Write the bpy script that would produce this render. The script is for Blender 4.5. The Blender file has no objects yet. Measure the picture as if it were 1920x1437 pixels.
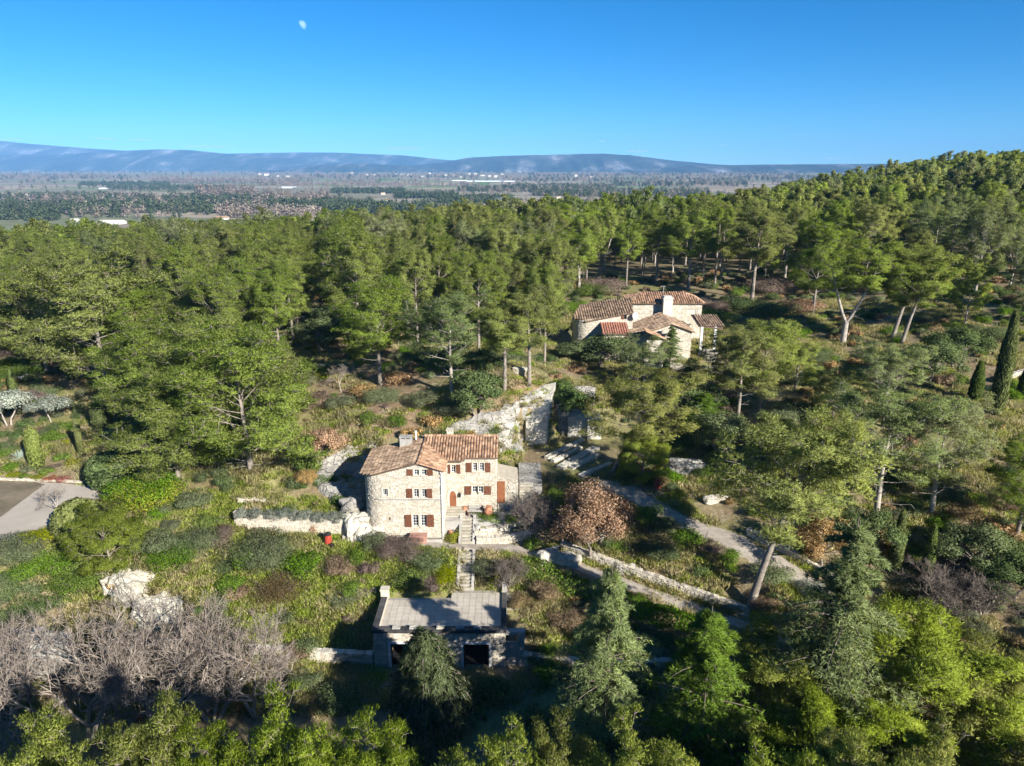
import bpy, math, random
import numpy as np
from mathutils import Vector

# ---------------------------------------------------------------- camera, sky, sun, exposure
SC = bpy.context.scene
COL = SC.collection
CAM_Z = 38.5
PITCH = math.radians(16.8)
FPX = 1331.0                      # focal length in photograph pixels (1920 wide)
cam = bpy.data.cameras.new('camera')
cam.sensor_fit = 'HORIZONTAL'
cam.sensor_width = 36.0
cam.lens = 36.0 * FPX / 1920.0
cam.clip_start = 0.5
cam.clip_end = 90000.0
camo = bpy.data.objects.new('camera', cam)
COL.objects.link(camo)
camo.location = (0, 0, CAM_Z)
camo.rotation_euler = (math.pi / 2 - PITCH, 0, 0)
SC.camera = camo

SUN_EL = math.radians(26.5)
SUN_AZ = math.radians(139.0)      # clockwise from +Y: behind the camera, to the right
TO_SUN = Vector((math.sin(SUN_AZ) * math.cos(SUN_EL), math.cos(SUN_AZ) * math.cos(SUN_EL), math.sin(SUN_EL)))
world = bpy.data.worlds.new('World')
SC.world = world
world.use_nodes = True
wn = world.node_tree
wn.nodes.clear()
w_out = wn.nodes.new('ShaderNodeOutputWorld')
w_bg = wn.nodes.new('ShaderNodeBackground')
w_sky = wn.nodes.new('ShaderNodeTexSky')
w_sky.sky_type = 'NISHITA'
w_sky.sun_disc = False
w_sky.sun_elevation = SUN_EL
w_sky.sun_rotation = SUN_AZ
w_sky.altitude = 800
w_sky.air_density = 0.8
w_sky.dust_density = 0.0
w_sky.ozone_density = 6.0
w_bg.inputs['Strength'].default_value = 0.072
w_mx = wn.nodes.new('ShaderNodeMix'); w_mx.data_type = 'RGBA'; w_mx.blend_type = 'MULTIPLY'
w_mx.inputs[0].default_value = 1.0; w_mx.inputs[7].default_value = (0.56, 0.79, 0.88, 1)
w_hs = wn.nodes.new('ShaderNodeHueSaturation'); w_hs.inputs['Saturation'].default_value = 1.15
wn.links.new(w_sky.outputs['Color'], w_mx.inputs[6])
wn.links.new(w_mx.outputs[2], w_hs.inputs['Color'])
wn.links.new(w_hs.outputs[0], w_bg.inputs['Color'])
wn.links.new(w_bg.outputs['Background'], w_out.inputs['Surface'])

sun = bpy.data.lights.new('sun', 'SUN')
sun.energy = 4.7
sun.angle = math.radians(0.53)
sun.color = (1.0, 0.955, 0.88)
suno = bpy.data.objects.new('sun', sun)
COL.objects.link(suno)
suno.rotation_euler = (-TO_SUN).to_track_quat('-Z', 'Y').to_euler()
suno.location = TO_SUN * 300

SC.view_settings.view_transform = 'Standard'
SC.view_settings.look = 'None'
SC.view_settings.gamma = 1.0
SC.view_settings.use_curve_mapping = False
SC.view_settings.exposure = 1.15
SC.cycles.use_denoising = True
SC.cycles.max_bounces = 6
SC.cycles.transparent_max_bounces = 8
SC.cycles.volume_bounces = 0

# ---------------------------------------------------------------- small helpers
RNG = np.random.default_rng(7)
random.seed(7)
SP, CP = math.sin(PITCH), math.cos(PITCH)

def ray(px, py):
    """direction through a photograph pixel, scaled to unit depth"""
    u = (px - 960.0) / FPX
    v = (py - 718.5) / FPX
    return np.array([u, CP - v * SP, -SP - v * CP])

def atY(px, py, Y):
    d = ray(px, py)
    p = d * (Y / d[1])
    return np.array([p[0], p[1], p[2] + CAM_Z])

def atZ(px, py, z):
    d = ray(px, py)
    p = d * ((z - CAM_Z) / d[2])
    return np.array([p[0], p[1], p[2] + CAM_Z])

def toPx(p):
    x, y, z = p[0], p[1], p[2] - CAM_Z
    D = y * CP - z * SP
    return 960 + FPX * x / D, 718.5 - FPX * (y * SP + z * CP) / D

def sstep(a, b, x):
    t = np.clip((x - a) / (b - a), 0, 1)
    return t * t * (3 - 2 * t)

def hash2(i, j, s=0):
    n = (i * 374761393 + j * 668265263 + s * 974634777) & 0x7fffffff
    n = ((n ^ (n >> 13)) * 1274126177) & 0x7fffffff
    return ((n ^ (n >> 16)) & 0xffff) / 65535.0

def vnoise(x, y, s=0):
    x = np.asarray(x, float); y = np.asarray(y, float)
    i = np.floor(x).astype(np.int64); j = np.floor(y).astype(np.int64)
    fx = x - i; fy = y - j
    fx = fx * fx * (3 - 2 * fx); fy = fy * fy * (3 - 2 * fy)
    a = hash2(i, j, s); b = hash2(i + 1, j, s); c = hash2(i, j + 1, s); d = hash2(i + 1, j + 1, s)
    return (a * (1 - fx) + b * fx) * (1 - fy) + (c * (1 - fx) + d * fx) * fy

def fbm(x, y, o=4, s=0):
    r = 0; a = 0.5
    for k in range(o):
        r = r + a * vnoise(np.asarray(x) * 2 ** k, np.asarray(y) * 2 ** k, s + k); a *= 0.5
    return r

def seg_dist(x, y, pts):
    """distance to a polyline and the interpolated extra value (third coordinate)"""
    best = np.full(np.shape(x), 1e9); val = np.zeros(np.shape(x))
    for a, b in zip(pts[:-1], pts[1:]):
        dx, dy = b[0] - a[0], b[1] - a[1]
        t = np.clip(((x - a[0]) * dx + (y - a[1]) * dy) / (dx * dx + dy * dy + 1e-9), 0, 1)
        d = np.hypot(x - a[0] - t * dx, y - a[1] - t * dy)
        m = d < best
        best = np.where(m, d, best); val = np.where(m, a[2] + t * (b[2] - a[2]), val)
    return best, val

def in_poly(x, y, poly):
    x = np.asarray(x, float); y = np.asarray(y, float)
    r = np.zeros(x.shape, bool); n = len(poly)
    for k in range(n):
        x0, y0 = poly[k][0], poly[k][1]; x1, y1 = poly[(k + 1) % n][0], poly[(k + 1) % n][1]
        c = ((y0 > y) != (y1 > y)) & (x < (x1 - x0) * (y - y0) / (y1 - y0 + 1e-12) + x0)
        r ^= c
    return r

def np_mesh(name, V, F, normals=None, cols=None, mats=None, mat_idx=None, smooth=False):
    V = np.asarray(V, np.float32).reshape(-1, 3); F = np.asarray(F, np.int32)
    n, k = F.shape
    me = bpy.data.meshes.new(name)
    me.vertices.add(len(V)); me.vertices.foreach_set('co', V.ravel())
    me.loops.add(n * k); me.loops.foreach_set('vertex_index', F.ravel())
    me.polygons.add(n)
    me.polygons.foreach_set('loop_start', np.arange(0, n * k, k, dtype=np.int32))
    me.polygons.foreach_set('loop_total', np.full(n, k, np.int32))
    if mat_idx is not None:
        me.polygons.foreach_set('material_index', np.asarray(mat_idx, np.int32))
    me.update(calc_edges=True)
    me.polygons.foreach_set('use_smooth', np.full(n, bool(smooth or normals is not None)))
    if cols is not None:
        a = me.color_attributes.new('col', 'FLOAT_COLOR', 'POINT')
        c = np.ones((len(V), 4), np.float32); c[:, :3] = cols
        a.data.foreach_set('color', c.ravel())
    for m in (mats or []):
        me.materials.append(m)
    if normals is not None:
        me.normals_split_custom_set_from_vertices(np.asarray(normals, np.float32))
    return me

class MB:
    """collects quads and triangles, then links them as one mesh object"""
    def __init__(s): s.v = []; s.f = []; s.m = []
    def add(s, vs, fs, m=0):
        o = len(s.v); s.v.extend([tuple(map(float, p)) for p in vs])
        s.f.extend([tuple(i + o for i in f) for f in fs]); s.m.extend([m] * len(fs)); return s
    def quad(s, a, b, c, d, m=0): return s.add([a, b, c, d], [(0, 1, 2, 3)], m)
    def tri(s, a, b, c, m=0): return s.add([a, b, c], [(0, 1, 2)], m)
    def box(s, x0, x1, y0, y1, z0, z1, m=0):
        vs = [(x0, y0, z0), (x1, y0, z0), (x1, y1, z0), (x0, y1, z0), (x0, y0, z1), (x1, y0, z1), (x1, y1, z1), (x0, y1, z1)]
        return s.add(vs, [(0, 3, 2, 1), (4, 5, 6, 7), (0, 1, 5, 4), (1, 2, 6, 5), (2, 3, 7, 6), (3, 0, 4, 7)], m)
    def prism(s, poly, z0, z1, m=0):
        """closed prism over a counter-clockwise ground polygon; z may be a function of (x, y)"""
        n = len(poly)
        g0 = z0 if callable(z0) else (lambda x, y: z0)
        g1 = z1 if callable(z1) else (lambda x, y: z1)
        vs = [(p[0], p[1], g0(p[0], p[1])) for p in poly] + [(p[0], p[1], g1(p[0], p[1])) for p in poly]
        fs = [tuple(range(n - 1, -1, -1)), tuple(range(n, 2 * n))] + [(k, (k + 1) % n, n + (k + 1) % n, n + k) for k in range(n)]
        return s.add(vs, fs, m)
    def tube(s, pts, rad, n=6, m=0, cap=True):
        pts = [Vector(p) for p in pts]
        if not hasattr(rad, '__len__'): rad = [rad] * len(pts)
        rings = []
        for i, p in enumerate(pts):
            t = (pts[min(i + 1, len(pts) - 1)] - pts[max(i - 1, 0)]).normalized()
            a = t.cross(Vector((0, 0, 1)) if abs(t.z) < 0.95 else Vector((1, 0, 0))).normalized(); b = t.cross(a)
            rings.append([p + (a * math.cos(2 * math.pi * k / n) + b * math.sin(2 * math.pi * k / n)) * rad[i] for k in range(n)])
        vs = [q for r in rings for q in r]; fs = []
        for i in range(len(pts) - 1):
            for k in range(n):
                fs.append((i * n + k, (i + 1) * n + k, (i + 1) * n + (k + 1) % n, i * n + (k + 1) % n))
        if cap:
            fs.append(tuple(range(n))); fs.append(tuple(range(len(vs) - 1, len(vs) - n - 1, -1)))
        return s.add(vs, fs, m)
    def lathe(s, c, prof, n=12, m=0):
        vs = []; fs = []
        for r, z in prof:
            for k in range(n):
                a = 2 * math.pi * k / n; vs.append((c[0] + r * math.cos(a), c[1] + r * math.sin(a), c[2] + z))
        for i in range(len(prof) - 1):
            for k in range(n):
                fs.append((i * n + k, i * n + (k + 1) % n, (i + 1) * n + (k + 1) % n, (i + 1) * n + k))
        fs.append(tuple(range(n - 1, -1, -1))); fs.append(tuple(range((len(prof) - 1) * n, len(prof) * n)))
        return s.add(vs, fs, m)
    def mesh(s, name, mats, smooth=False):
        me = bpy.data.meshes.new(name); me.from_pydata(s.v, [], s.f)
        for m in (mats if isinstance(mats, (list, tuple)) else [mats]): me.materials.append(m)
        me.polygons.foreach_set('material_index', np.array(s.m, np.int32))
        if smooth: me.polygons.foreach_set('use_smooth', np.ones(len(s.f), bool))
        me.update(); return me
    def build(s, name, mats, parent=None, smooth=False, **kw):
        return place(name, s.mesh(name, mats, smooth), parent, **kw)

def place(name, data, parent=None, loc=None, rz=0, scale=None, label=None, cat=None, group=None, kind=None):
    o = bpy.data.objects.new(name, data); COL.objects.link(o)
    if loc is not None: o.location = loc
    if rz: o.rotation_euler = (0, 0, rz)
    if scale is not None: o.scale = scale if hasattr(scale, '__len__') else (scale,) * 3
    if parent is not None: o.parent = parent
    if label: o['label'] = label
    if cat: o['category'] = cat
    if group: o['group'] = group
    if kind: o['kind'] = kind
    return o

def thing(name, label, cat, loc=(0, 0, 0), rz=0, group=None, scale=None):
    return place(name, None, None, loc, rz, scale, label, cat, group)
# ---------------------------------------------------------------- materials (all procedural)
def new_mat(name):
    m = bpy.data.materials.new(name); m.use_nodes = True
    nt = m.node_tree; nt.nodes.clear()
    out = nt.nodes.new('ShaderNodeOutputMaterial')
    return m, nt, out

def N(nt, typ, **kw):
    n = nt.nodes.new(typ)
    for k, v in kw.items():
        if k in n.inputs.keys(): n.inputs[k].default_value = v
        else: setattr(n, k, v)
    return n

def mixc(nt, fac, a, b, mode='MIX'):
    n = nt.nodes.new('ShaderNodeMix'); n.data_type = 'RGBA'; n.blend_type = mode
    for sock, v in ((n.inputs[0], fac), (n.inputs[6], a), (n.inputs[7], b)):
        if isinstance(v, bpy.types.NodeSocket): nt.links.new(v, sock)
        elif hasattr(v, '__len__'): sock.default_value = (*v[:3], 1)
        else: sock.default_value = v
    return n.outputs[2]

def mathn(nt, op, a, b=0.0, c=0.0):
    n = nt.nodes.new('ShaderNodeMath'); n.operation = op
    for sock, v in zip(n.inputs, (a, b, c)):
        if isinstance(v, bpy.types.NodeSocket): nt.links.new(v, sock)
        else: sock.default_value = v
    return n.outputs[0]

def ramp(nt, fac, stops):
    n = nt.nodes.new('ShaderNodeValToRGB'); nt.links.new(fac, n.inputs[0])
    el = n.color_ramp.elements
    while len(el) > 1: el.remove(el[-1])
    for k, (p, c) in enumerate(stops):
        e = el[0] if k == 0 else el.new(p)
        e.position = p; e.color = (*c[:3], 1) if hasattr(c, '__len__') else (c, c, c, 1)
    return n.outputs[0]

def noise(nt, scale, detail=3, rough=0.55, vec=None, dim=None):
    n = nt.nodes.new('ShaderNodeTexNoise'); n.inputs['Scale'].default_value = scale
    n.inputs['Detail'].default_value = detail; n.inputs['Roughness'].default_value = rough
    if vec is not None: nt.links.new(vec, n.inputs['Vector'])
    return n.outputs['Fac']

def coords(nt, which='Object'):
    return nt.nodes.new('ShaderNodeTexCoord').outputs[which]

def world_pos(nt):
    return nt.nodes.new('ShaderNodeNewGeometry').outputs['Position']

def principled(nt, out, col, rough=0.8, bump=None, bump_d=0.02, bump_s=0.6, spec=0.25, **kw):
    p = nt.nodes.new('ShaderNodeBsdfPrincipled')
    if isinstance(col, bpy.types.NodeSocket): nt.links.new(col, p.inputs['Base Color'])
    else: p.inputs['Base Color'].default_value = (*col, 1)
    if isinstance(rough, bpy.types.NodeSocket): nt.links.new(rough, p.inputs['Roughness'])
    else: p.inputs['Roughness'].default_value = rough
    p.inputs['Specular IOR Level'].default_value = spec
    for k, v in kw.items(): p.inputs[k].default_value = v
    if bump is not None:
        b = nt.nodes.new('ShaderNodeBump'); b.inputs['Distance'].default_value = bump_d; b.inputs['Strength'].default_value = bump_s
        nt.links.new(bump, b.inputs['Height']); nt.links.new(b.outputs[0], p.inputs['Normal'])
    nt.links.new(p.outputs[0], out.inputs['Surface'])
    return p

def mat_simple(name, c1, c2, scale=3.0, rough=0.8, bump_d=0.01, spec=0.25, island=0.0, detail=4, obj=0.0, use_pos=True):
    """two-tone noise colour, optional shade change per separate piece and per object"""
    m, nt, out = new_mat(name)
    vec = world_pos(nt) if use_pos else coords(nt)
    f = noise(nt, scale, detail, 0.6, vec)
    col = ramp(nt, f, [(0.3, c1), (0.7, c2)])
    if island:
        g = nt.nodes.new('ShaderNodeNewGeometry').outputs['Random Per Island']
        k = mathn(nt, 'MULTIPLY_ADD', g, 2 * island, 1 - island)
        col = mixc(nt, 1.0, col, k, 'MULTIPLY')
    if obj:
        g = nt.nodes.new('ShaderNodeObjectInfo').outputs['Random']
        k = mathn(nt, 'MULTIPLY_ADD', g, 2 * obj, 1 - obj)
        col = mixc(nt, 1.0, col, k, 'MULTIPLY')
    principled(nt, out, col, rough, noise(nt, scale * 6, 3, 0.6, vec), bump_d, 0.5, spec)
    return m

def mat_leaf(name, a, b, trans=0.35, var=0.35, rough=0.55, objvar=0.18, hue=None):
    """foliage: colour differs per leaf, per clump and per plant, with light passing through"""
    m, nt, out = new_mat(name)
    isl = nt.nodes.new('ShaderNodeNewGeometry').outputs['Random Per Island']
    oi = nt.nodes.new('ShaderNodeObjectInfo').outputs['Random']
    cl = noise(nt, 0.7, 2, 0.5, coords(nt))
    f = mathn(nt, 'ADD', mathn(nt, 'MULTIPLY', isl, 0.5), mathn(nt, 'MULTIPLY', mathn(nt, 'SUBTRACT', cl, 0.25), 1.0))
    col = ramp(nt, f, [(0.15, a), (0.85, b)])
    k = mathn(nt, 'MULTIPLY_ADD', isl, 2 * var, 1 - var)
    col = mixc(nt, 1.0, col, k, 'MULTIPLY')
    hs = nt.nodes.new('ShaderNodeHueSaturation')
    nt.links.new(col, hs.inputs['Color'])
    nt.links.new(mathn(nt, 'MULTIPLY_ADD', oi, -0.032, 0.506), hs.inputs['Hue'])
    nt.links.new(mathn(nt, 'MULTIPLY_ADD', oi, -0.25, 1.1), hs.inputs['Saturation'])
    nt.links.new(mathn(nt, 'MULTIPLY_ADD', mathn(nt, 'FRACT', mathn(nt, 'MULTIPLY', oi, 7.31)), 2 * objvar, 1 - objvar), hs.inputs['Value'])
    d = nt.nodes.new('ShaderNodeBsdfDiffuse'); t = nt.nodes.new('ShaderNodeBsdfTranslucent')
    nt.links.new(hs.outputs[0], d.inputs['Color'])
    nt.links.new(mixc(nt, 1.0, hs.outputs[0], (1.15, 1.1, 0.55), 'MULTIPLY'), t.inputs['Color'])
    mx = nt.nodes.new('ShaderNodeMixShader'); mx.inputs[0].default_value = trans
    nt.links.new(d.outputs[0], mx.inputs[1]); nt.links.new(t.outputs[0], mx.inputs[2])
    nt.links.new(mx.outputs[0], out.inputs['Surface'])
    return m

M = {}
M['pine'] = mat_leaf('pine needles', (0.18, 0.245, 0.062), (0.375, 0.455, 0.108), 0.42)
M['pine_grey'] = mat_leaf('grey pine needles', (0.195, 0.25, 0.115), (0.355, 0.42, 0.175), 0.42)
M['pine_bright'] = mat_leaf('bright pine needles', (0.2, 0.265, 0.05), (0.415, 0.49, 0.09), 0.42)
M['oak'] = mat_leaf('dark evergreen leaves', (0.08, 0.13, 0.045), (0.175, 0.235, 0.085), 0.3)
M['green'] = mat_leaf('fresh green leaves', (0.085, 0.165, 0.022), (0.21, 0.33, 0.045), 0.4)
M['lime'] = mat_leaf('yellow green leaves', (0.169, 0.221, 0.016), (0.390, 0.403, 0.039), 0.3)
M['greygreen'] = mat_leaf('grey green leaves', (0.15, 0.195, 0.095), (0.3, 0.345, 0.18), 0.25)
M['silver'] = mat_leaf('silver leaves', (0.22, 0.255, 0.2), (0.4, 0.43, 0.36), 0.2)
M['brown'] = mat_leaf('dry brown leaves', (.30, .200, .085), (.54, .385, .185), 0.3)
M['purple'] = mat_leaf('purple brown twigs', (0.2, 0.15, 0.12), (0.37, 0.29, 0.24), 0.2)
M['tan'] = mat_leaf('dry tan stems', (0.26, 0.2, 0.11), (0.46, 0.36, 0.21), 0.25)
M['cedar'] = mat_leaf('blue green needles', (0.13, 0.19, 0.07), (0.27, 0.35, 0.125), 0.35)
M['cypress'] = mat_leaf('cypress foliage', (0.07, 0.105, 0.03), (0.15, 0.2, 0.055), 0.2)
M['clipped'] = mat_leaf('clipped conifer foliage', (0.130, 0.176, 0.039), (0.260, 0.312, 0.078), 0.15)
M['weep'] = mat_leaf('dark weeping foliage', (.05, .078, .03), (.11, .15, .058), .25)  # foliage colour darkened in place of shade on the tree
M['farconifer'] = mat_leaf('far conifers', (.055, .078, .035), (.105, .135, .06), .15)
M['agave'] = mat_leaf('agave leaves', (0.20, 0.25, 0.20), (0.36, 0.42, 0.36), 0.05)
M['grass'] = mat_leaf('grass blades', (0.24, 0.33, 0.06), (0.5, 0.56, 0.125), 0.3)
M['drygrass'] = mat_leaf('dry grass blades', (0.32, 0.31, 0.13), (0.58, 0.52, 0.27), 0.3)
M['bark'] = mat_simple('pine bark', (0.15, 0.125, 0.10), (0.36, 0.31, 0.26), 2.5, 0.9, 0.03, use_pos=False)
M['palebark'] = mat_simple('pale bark', (0.26, 0.225, 0.185), (0.47, 0.42, 0.355), 2.5, 0.9, 0.02, use_pos=False)
M['twig'] = mat_simple('grey twigs', (0.21, 0.17, 0.135), (0.38, 0.32, 0.265), 1.0, 0.9, 0.0, island=0.2, use_pos=False)
M['darktwig'] = mat_simple('dark twigs', (0.10, 0.08, 0.065), (0.22, 0.18, 0.15), 1.0, 0.9, 0.0, island=0.2, use_pos=False)
M['stone'] = mat_simple('pale rubble stone', (0.47, 0.415, 0.325), (0.63, 0.575, 0.475), 1.6, 0.9, 0.02, island=0.2)
M['stone_grey'] = mat_simple('grey rubble stone', (0.40, 0.35, 0.28), (0.62, 0.57, 0.48), 1.6, 0.9, 0.02, island=0.3)
M['mortar'] = mat_simple('pale mortar', (0.36, 0.315, 0.24), (0.48, 0.43, 0.34), 3, 0.95, 0.01)
M['dressed'] = mat_simple('dressed limestone', (0.50, 0.45, 0.35), (0.62, 0.575, 0.475), 2, 0.85, 0.01)
M['concrete'] = mat_simple('weathered concrete', (0.30, 0.28, 0.25), (0.46, 0.44, 0.40), 1.2, 0.9, 0.01)
M['blackstain'] = mat_simple('stained concrete coping', (0.025, 0.026, 0.028), (0.11, 0.105, 0.10), 0.9, 0.9, 0.01)
M['step'] = mat_simple('stone steps', (0.30, 0.27, 0.21), (0.47, 0.43, 0.35), 2, 0.9, 0.01, obj=0.15)
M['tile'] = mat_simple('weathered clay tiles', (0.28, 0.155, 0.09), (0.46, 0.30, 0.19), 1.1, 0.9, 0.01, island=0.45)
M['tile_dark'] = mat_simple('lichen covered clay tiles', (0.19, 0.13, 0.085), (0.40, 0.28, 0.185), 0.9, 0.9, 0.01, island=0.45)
M['tile_red'] = mat_simple('new red clay tiles', (0.36, 0.155, 0.10), (0.47, 0.235, 0.16), 1.5, 0.85, 0.01, island=0.2)
M['under'] = mat_simple('roof underlay', (0.12, 0.08, 0.055), (0.18, 0.125, 0.09), 2, 0.9, 0)
M['wood'] = mat_simple('brown stained wood', (0.115, 0.045, 0.024), (0.185, 0.078, 0.042), 5, 0.6, 0.004, obj=0.12)
M['door'] = mat_simple('red brown door wood', (0.20, 0.075, 0.032), (0.30, 0.12, 0.055), 5, 0.6, 0.004)
M['white'] = mat_simple('white paint', (0.66, 0.66, 0.64), (0.74, 0.74, 0.72), 4, 0.5, 0.002)
M['bluewhite'] = mat_simple('whitewashed surround', (0.62, 0.63, 0.64), (0.72, 0.73, 0.74), 3, 0.8, 0.004)
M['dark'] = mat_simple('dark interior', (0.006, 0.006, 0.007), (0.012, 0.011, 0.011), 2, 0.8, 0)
M['metal'] = mat_simple('grey zinc', (0.45, 0.46, 0.47), (0.58, 0.59, 0.60), 4, 0.45, 0.002)
M['terracotta'] = mat_simple('terracotta', (0.38, 0.16, 0.085), (0.50, 0.24, 0.14), 4, 0.8, 0.004)
M['pinkbox'] = mat_simple('faded red wood box', (0.36, 0.19, 0.145), (0.46, 0.26, 0.20), 4, 0.7, 0.004)
M['red'] = mat_simple('red plastic', (0.36, 0.045, 0.03), (0.42, 0.065, 0.045), 4, 0.5, 0.002)
M['plasticgreen'] = mat_simple('green plastic', (0.03, 0.20, 0.08), (0.05, 0.26, 0.11), 4, 0.5, 0.002)
M['black'] = mat_simple('black plastic', (0.012, 0.012, 0.013), (0.03, 0.03, 0.03), 4, 0.5, 0.002)
M['paver'] = mat_simple('terrace tiles', (0.42, 0.37, 0.30), (0.54, 0.485, 0.40), 0.8, 0.8, 0.004, obj=0.07)
M['joint'] = mat_simple('tile joints', (0.28, 0.25, 0.21), (0.36, 0.325, 0.275), 3, 0.9, 0)
M['plaster'] = mat_simple('cream plaster', (0.60, 0.55, 0.45), (0.72, 0.67, 0.57), 0.6, 0.9, 0.004, obj=0.1)
M['gravel'] = mat_simple('pale gravel', (0.27, 0.23, 0.185), (0.44, 0.385, 0.32), 1.4, 0.95, 0.02, detail=8)
M['drive'] = mat_simple('pale concrete drive', (0.38, 0.33, 0.27), (0.48, 0.425, 0.355), 0.35, 0.9, 0.006, detail=7)
M['brownlawn'] = mat_simple('bare brown lawn', (0.115, 0.095, 0.06), (0.26, 0.21, 0.145), 0.5, 0.95, 0.02, detail=8)
M['foil'] = mat_simple('greenhouse sheeting', (0.62, 0.66, 0.70), (0.74, 0.78, 0.82), 0.02, 0.4, 0, obj=0.1)

def mat_glass():
    m, nt, out = new_mat('window glass')
    p = principled(nt, out, (0.022, 0.026, 0.032), 0.07, spec=0.6)
    return m
M['glass'] = mat_glass()

def mat_rock(name, c1, c2, c3, sc=0.5, stain=0.5, crk=0.28):
    """limestone: beds, dark lichen streaks and open cracks"""
    m, nt, out = new_mat(name)
    pos = world_pos(nt)
    mp = nt.nodes.new('ShaderNodeMapping'); mp.inputs['Scale'].default_value = (1, 1, 0.4); nt.links.new(pos, mp.inputs[0])
    mb = nt.nodes.new('ShaderNodeMapping'); mb.inputs['Scale'].default_value = (0.35, 0.35, 2.2); mb.inputs['Rotation'].default_value = (0.15, 0.1, 0); nt.links.new(pos, mb.inputs[0])
    f = noise(nt, sc, 8, 0.68, mp.outputs[0]); bed = noise(nt, 0.9, 5, 0.6, mb.outputs[0]); f2 = noise(nt, sc * 6, 7, 0.72, pos)
    vo = nt.nodes.new('ShaderNodeTexVoronoi'); vo.feature = 'DISTANCE_TO_EDGE'; vo.inputs['Scale'].default_value = 0.55
    wp = nt.nodes.new('ShaderNodeVectorMath'); wp.operation = 'MULTIPLY_ADD'; wn_ = nt.nodes.new('ShaderNodeTexNoise'); wn_.inputs['Scale'].default_value = 1.3; nt.links.new(pos, wn_.inputs['Vector'])
    nt.links.new(wn_.outputs['Color'], wp.inputs[0]); wp.inputs[1].default_value = (1.2, 1.2, 1.2); nt.links.new(pos, wp.inputs[2]); nt.links.new(wp.outputs[0], vo.inputs['Vector'])
    crack = ramp(nt, vo.outputs['Distance'], [(0.0, 0.0), (0.035, 1.0)])
    col = ramp(nt, f, [(0.30, c1), (0.47, c2), (0.62, c3)])
    col = mixc(nt, ramp(nt, bed, [(0.42, 0.0), (0.56, 0.75)]), col, mixc(nt, 0.5, c1, c2))
    col = mixc(nt, ramp(nt, f2, [(0.45, 0.0), (0.62, stain)]), col, (c1[0] * .55, c1[1] * .55, c1[2] * .55))
    col = mixc(nt, mathn(nt, 'MULTIPLY', mathn(nt, 'SUBTRACT', 1.0, crack), crk), col, (0.05, 0.047, 0.042))
    h = mathn(nt, 'ADD', mathn(nt, 'ADD', f, mathn(nt, 'MULTIPLY', f2, 0.4)), mathn(nt, 'ADD', mathn(nt, 'MULTIPLY', crack, 0.3), mathn(nt, 'MULTIPLY', bed, 0.6)))
    principled(nt, out, col, 0.92, h, 0.4, 0.9, 0.15)
    return m
M['rock'] = mat_rock('grey limestone', (0.21, 0.20, 0.185), (0.40, 0.375, 0.33), (0.62, 0.58, 0.50))
M['rock_pale'] = mat_rock('freshly cut limestone', (0.42, 0.38, 0.30), (0.60, 0.555, 0.45), (0.74, 0.69, 0.58), 0.35, 0.3, 0.12)
M['rock_cut'] = mat_rock('sawn limestone face', (0.44, 0.41, 0.34), (0.58, 0.545, 0.46), (0.66, 0.62, 0.53), 0.22, 0.12, 0.0)
# ---------------------------------------------------------------- terrain height
ZPLAIN = -26.5
_ctrl = []
for px, py, z in [
    (480,1300,-.2),(760,1320,0),(960,1280,0),(1150,1330,0),(700,1400,-.3),(1000,1420,-.3),(200,1400,-1),(0,1300,-.5),(600,1245,0),(480,1235,0.2),
    (560,1215,.9),(680,1200,.9),(700,1060,4.3),(560,1160,1.9),(470,1080,3.4),(620,1060,4.2),(560,1010,5.0),(640,1005,5.4),(760,1020,5.4),(840,1020,5.4),
    (520,930,7.3),(600,920,7.5),(640,872,8.3),(620,838,10.0),(600,800,11.0),(700,800,11.5),(620,740,12.4),(700,720,13.2),(800,740,13.4),(880,770,12.8),
    (900,730,14.5),(1000,722,14.6),(700,640,14),(850,600,14),(1230,530,16.2),(1400,560,15.5),(1290,668,13.2),(1080,632,13.2),(1150,662,12.6),(1050,700,13.2),
    (1330,700,12.2),(1250,770,10),(1310,822,9),(1180,932,7.9),(1100,882,8),(1060,835,8.3),(1000,860,8.0),(980,900,7.6),(960,960,7.0),(1233,915,8.1),(1350,965,7.3),(1440,1045,6.5),(1550,1120,5.6),
    (1400,900,9.4),(1500,860,11),(1500,700,13),(1600,760,12.5),(1650,640,15),(1700,645,15.4),(1830,560,19),(1880,740,14.2),(1760,880,10.5),(1690,960,8.6),
    (1800,1060,6.5),(1900,1000,8.5),(900,1032,5.2),(1000,1037,5.1),(1130,1072,4.6),(1250,1120,4),(1400,1167,3.4),(1480,1207,3),(1405,1148,4.0),(1300,1040,6.0),(1100,990,6.4),
    (1150,1200,1.2),(1300,1300,0),(1050,1160,2.6),(1000,1100,3.6),(1600,1300,1),(1850,1300,2),(1700,1180,3),
    (100,960,6),(20,1010,6),(150,920,6.1),(40,900,6.3),(80,860,7),(150,830,7.5),(40,790,8.3),(200,742,9.2),(20,700,10),(20,640,11),(300,720,10.8),
    (360,950,6.7),(400,980,6.0),(200,1060,4.6),(100,1120,3),(260,1095,4.0),(250,1180,.6),(100,1200,.8),(50,1260,.2),(330,1180,1.2),
    (480,900,8.5),(450,850,9.3),(550,760,11.8),(400,700,12.0),(250,620,12.5)]:
    p = atZ(px, py, z); _ctrl.append((p[0], p[1], z))
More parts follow.
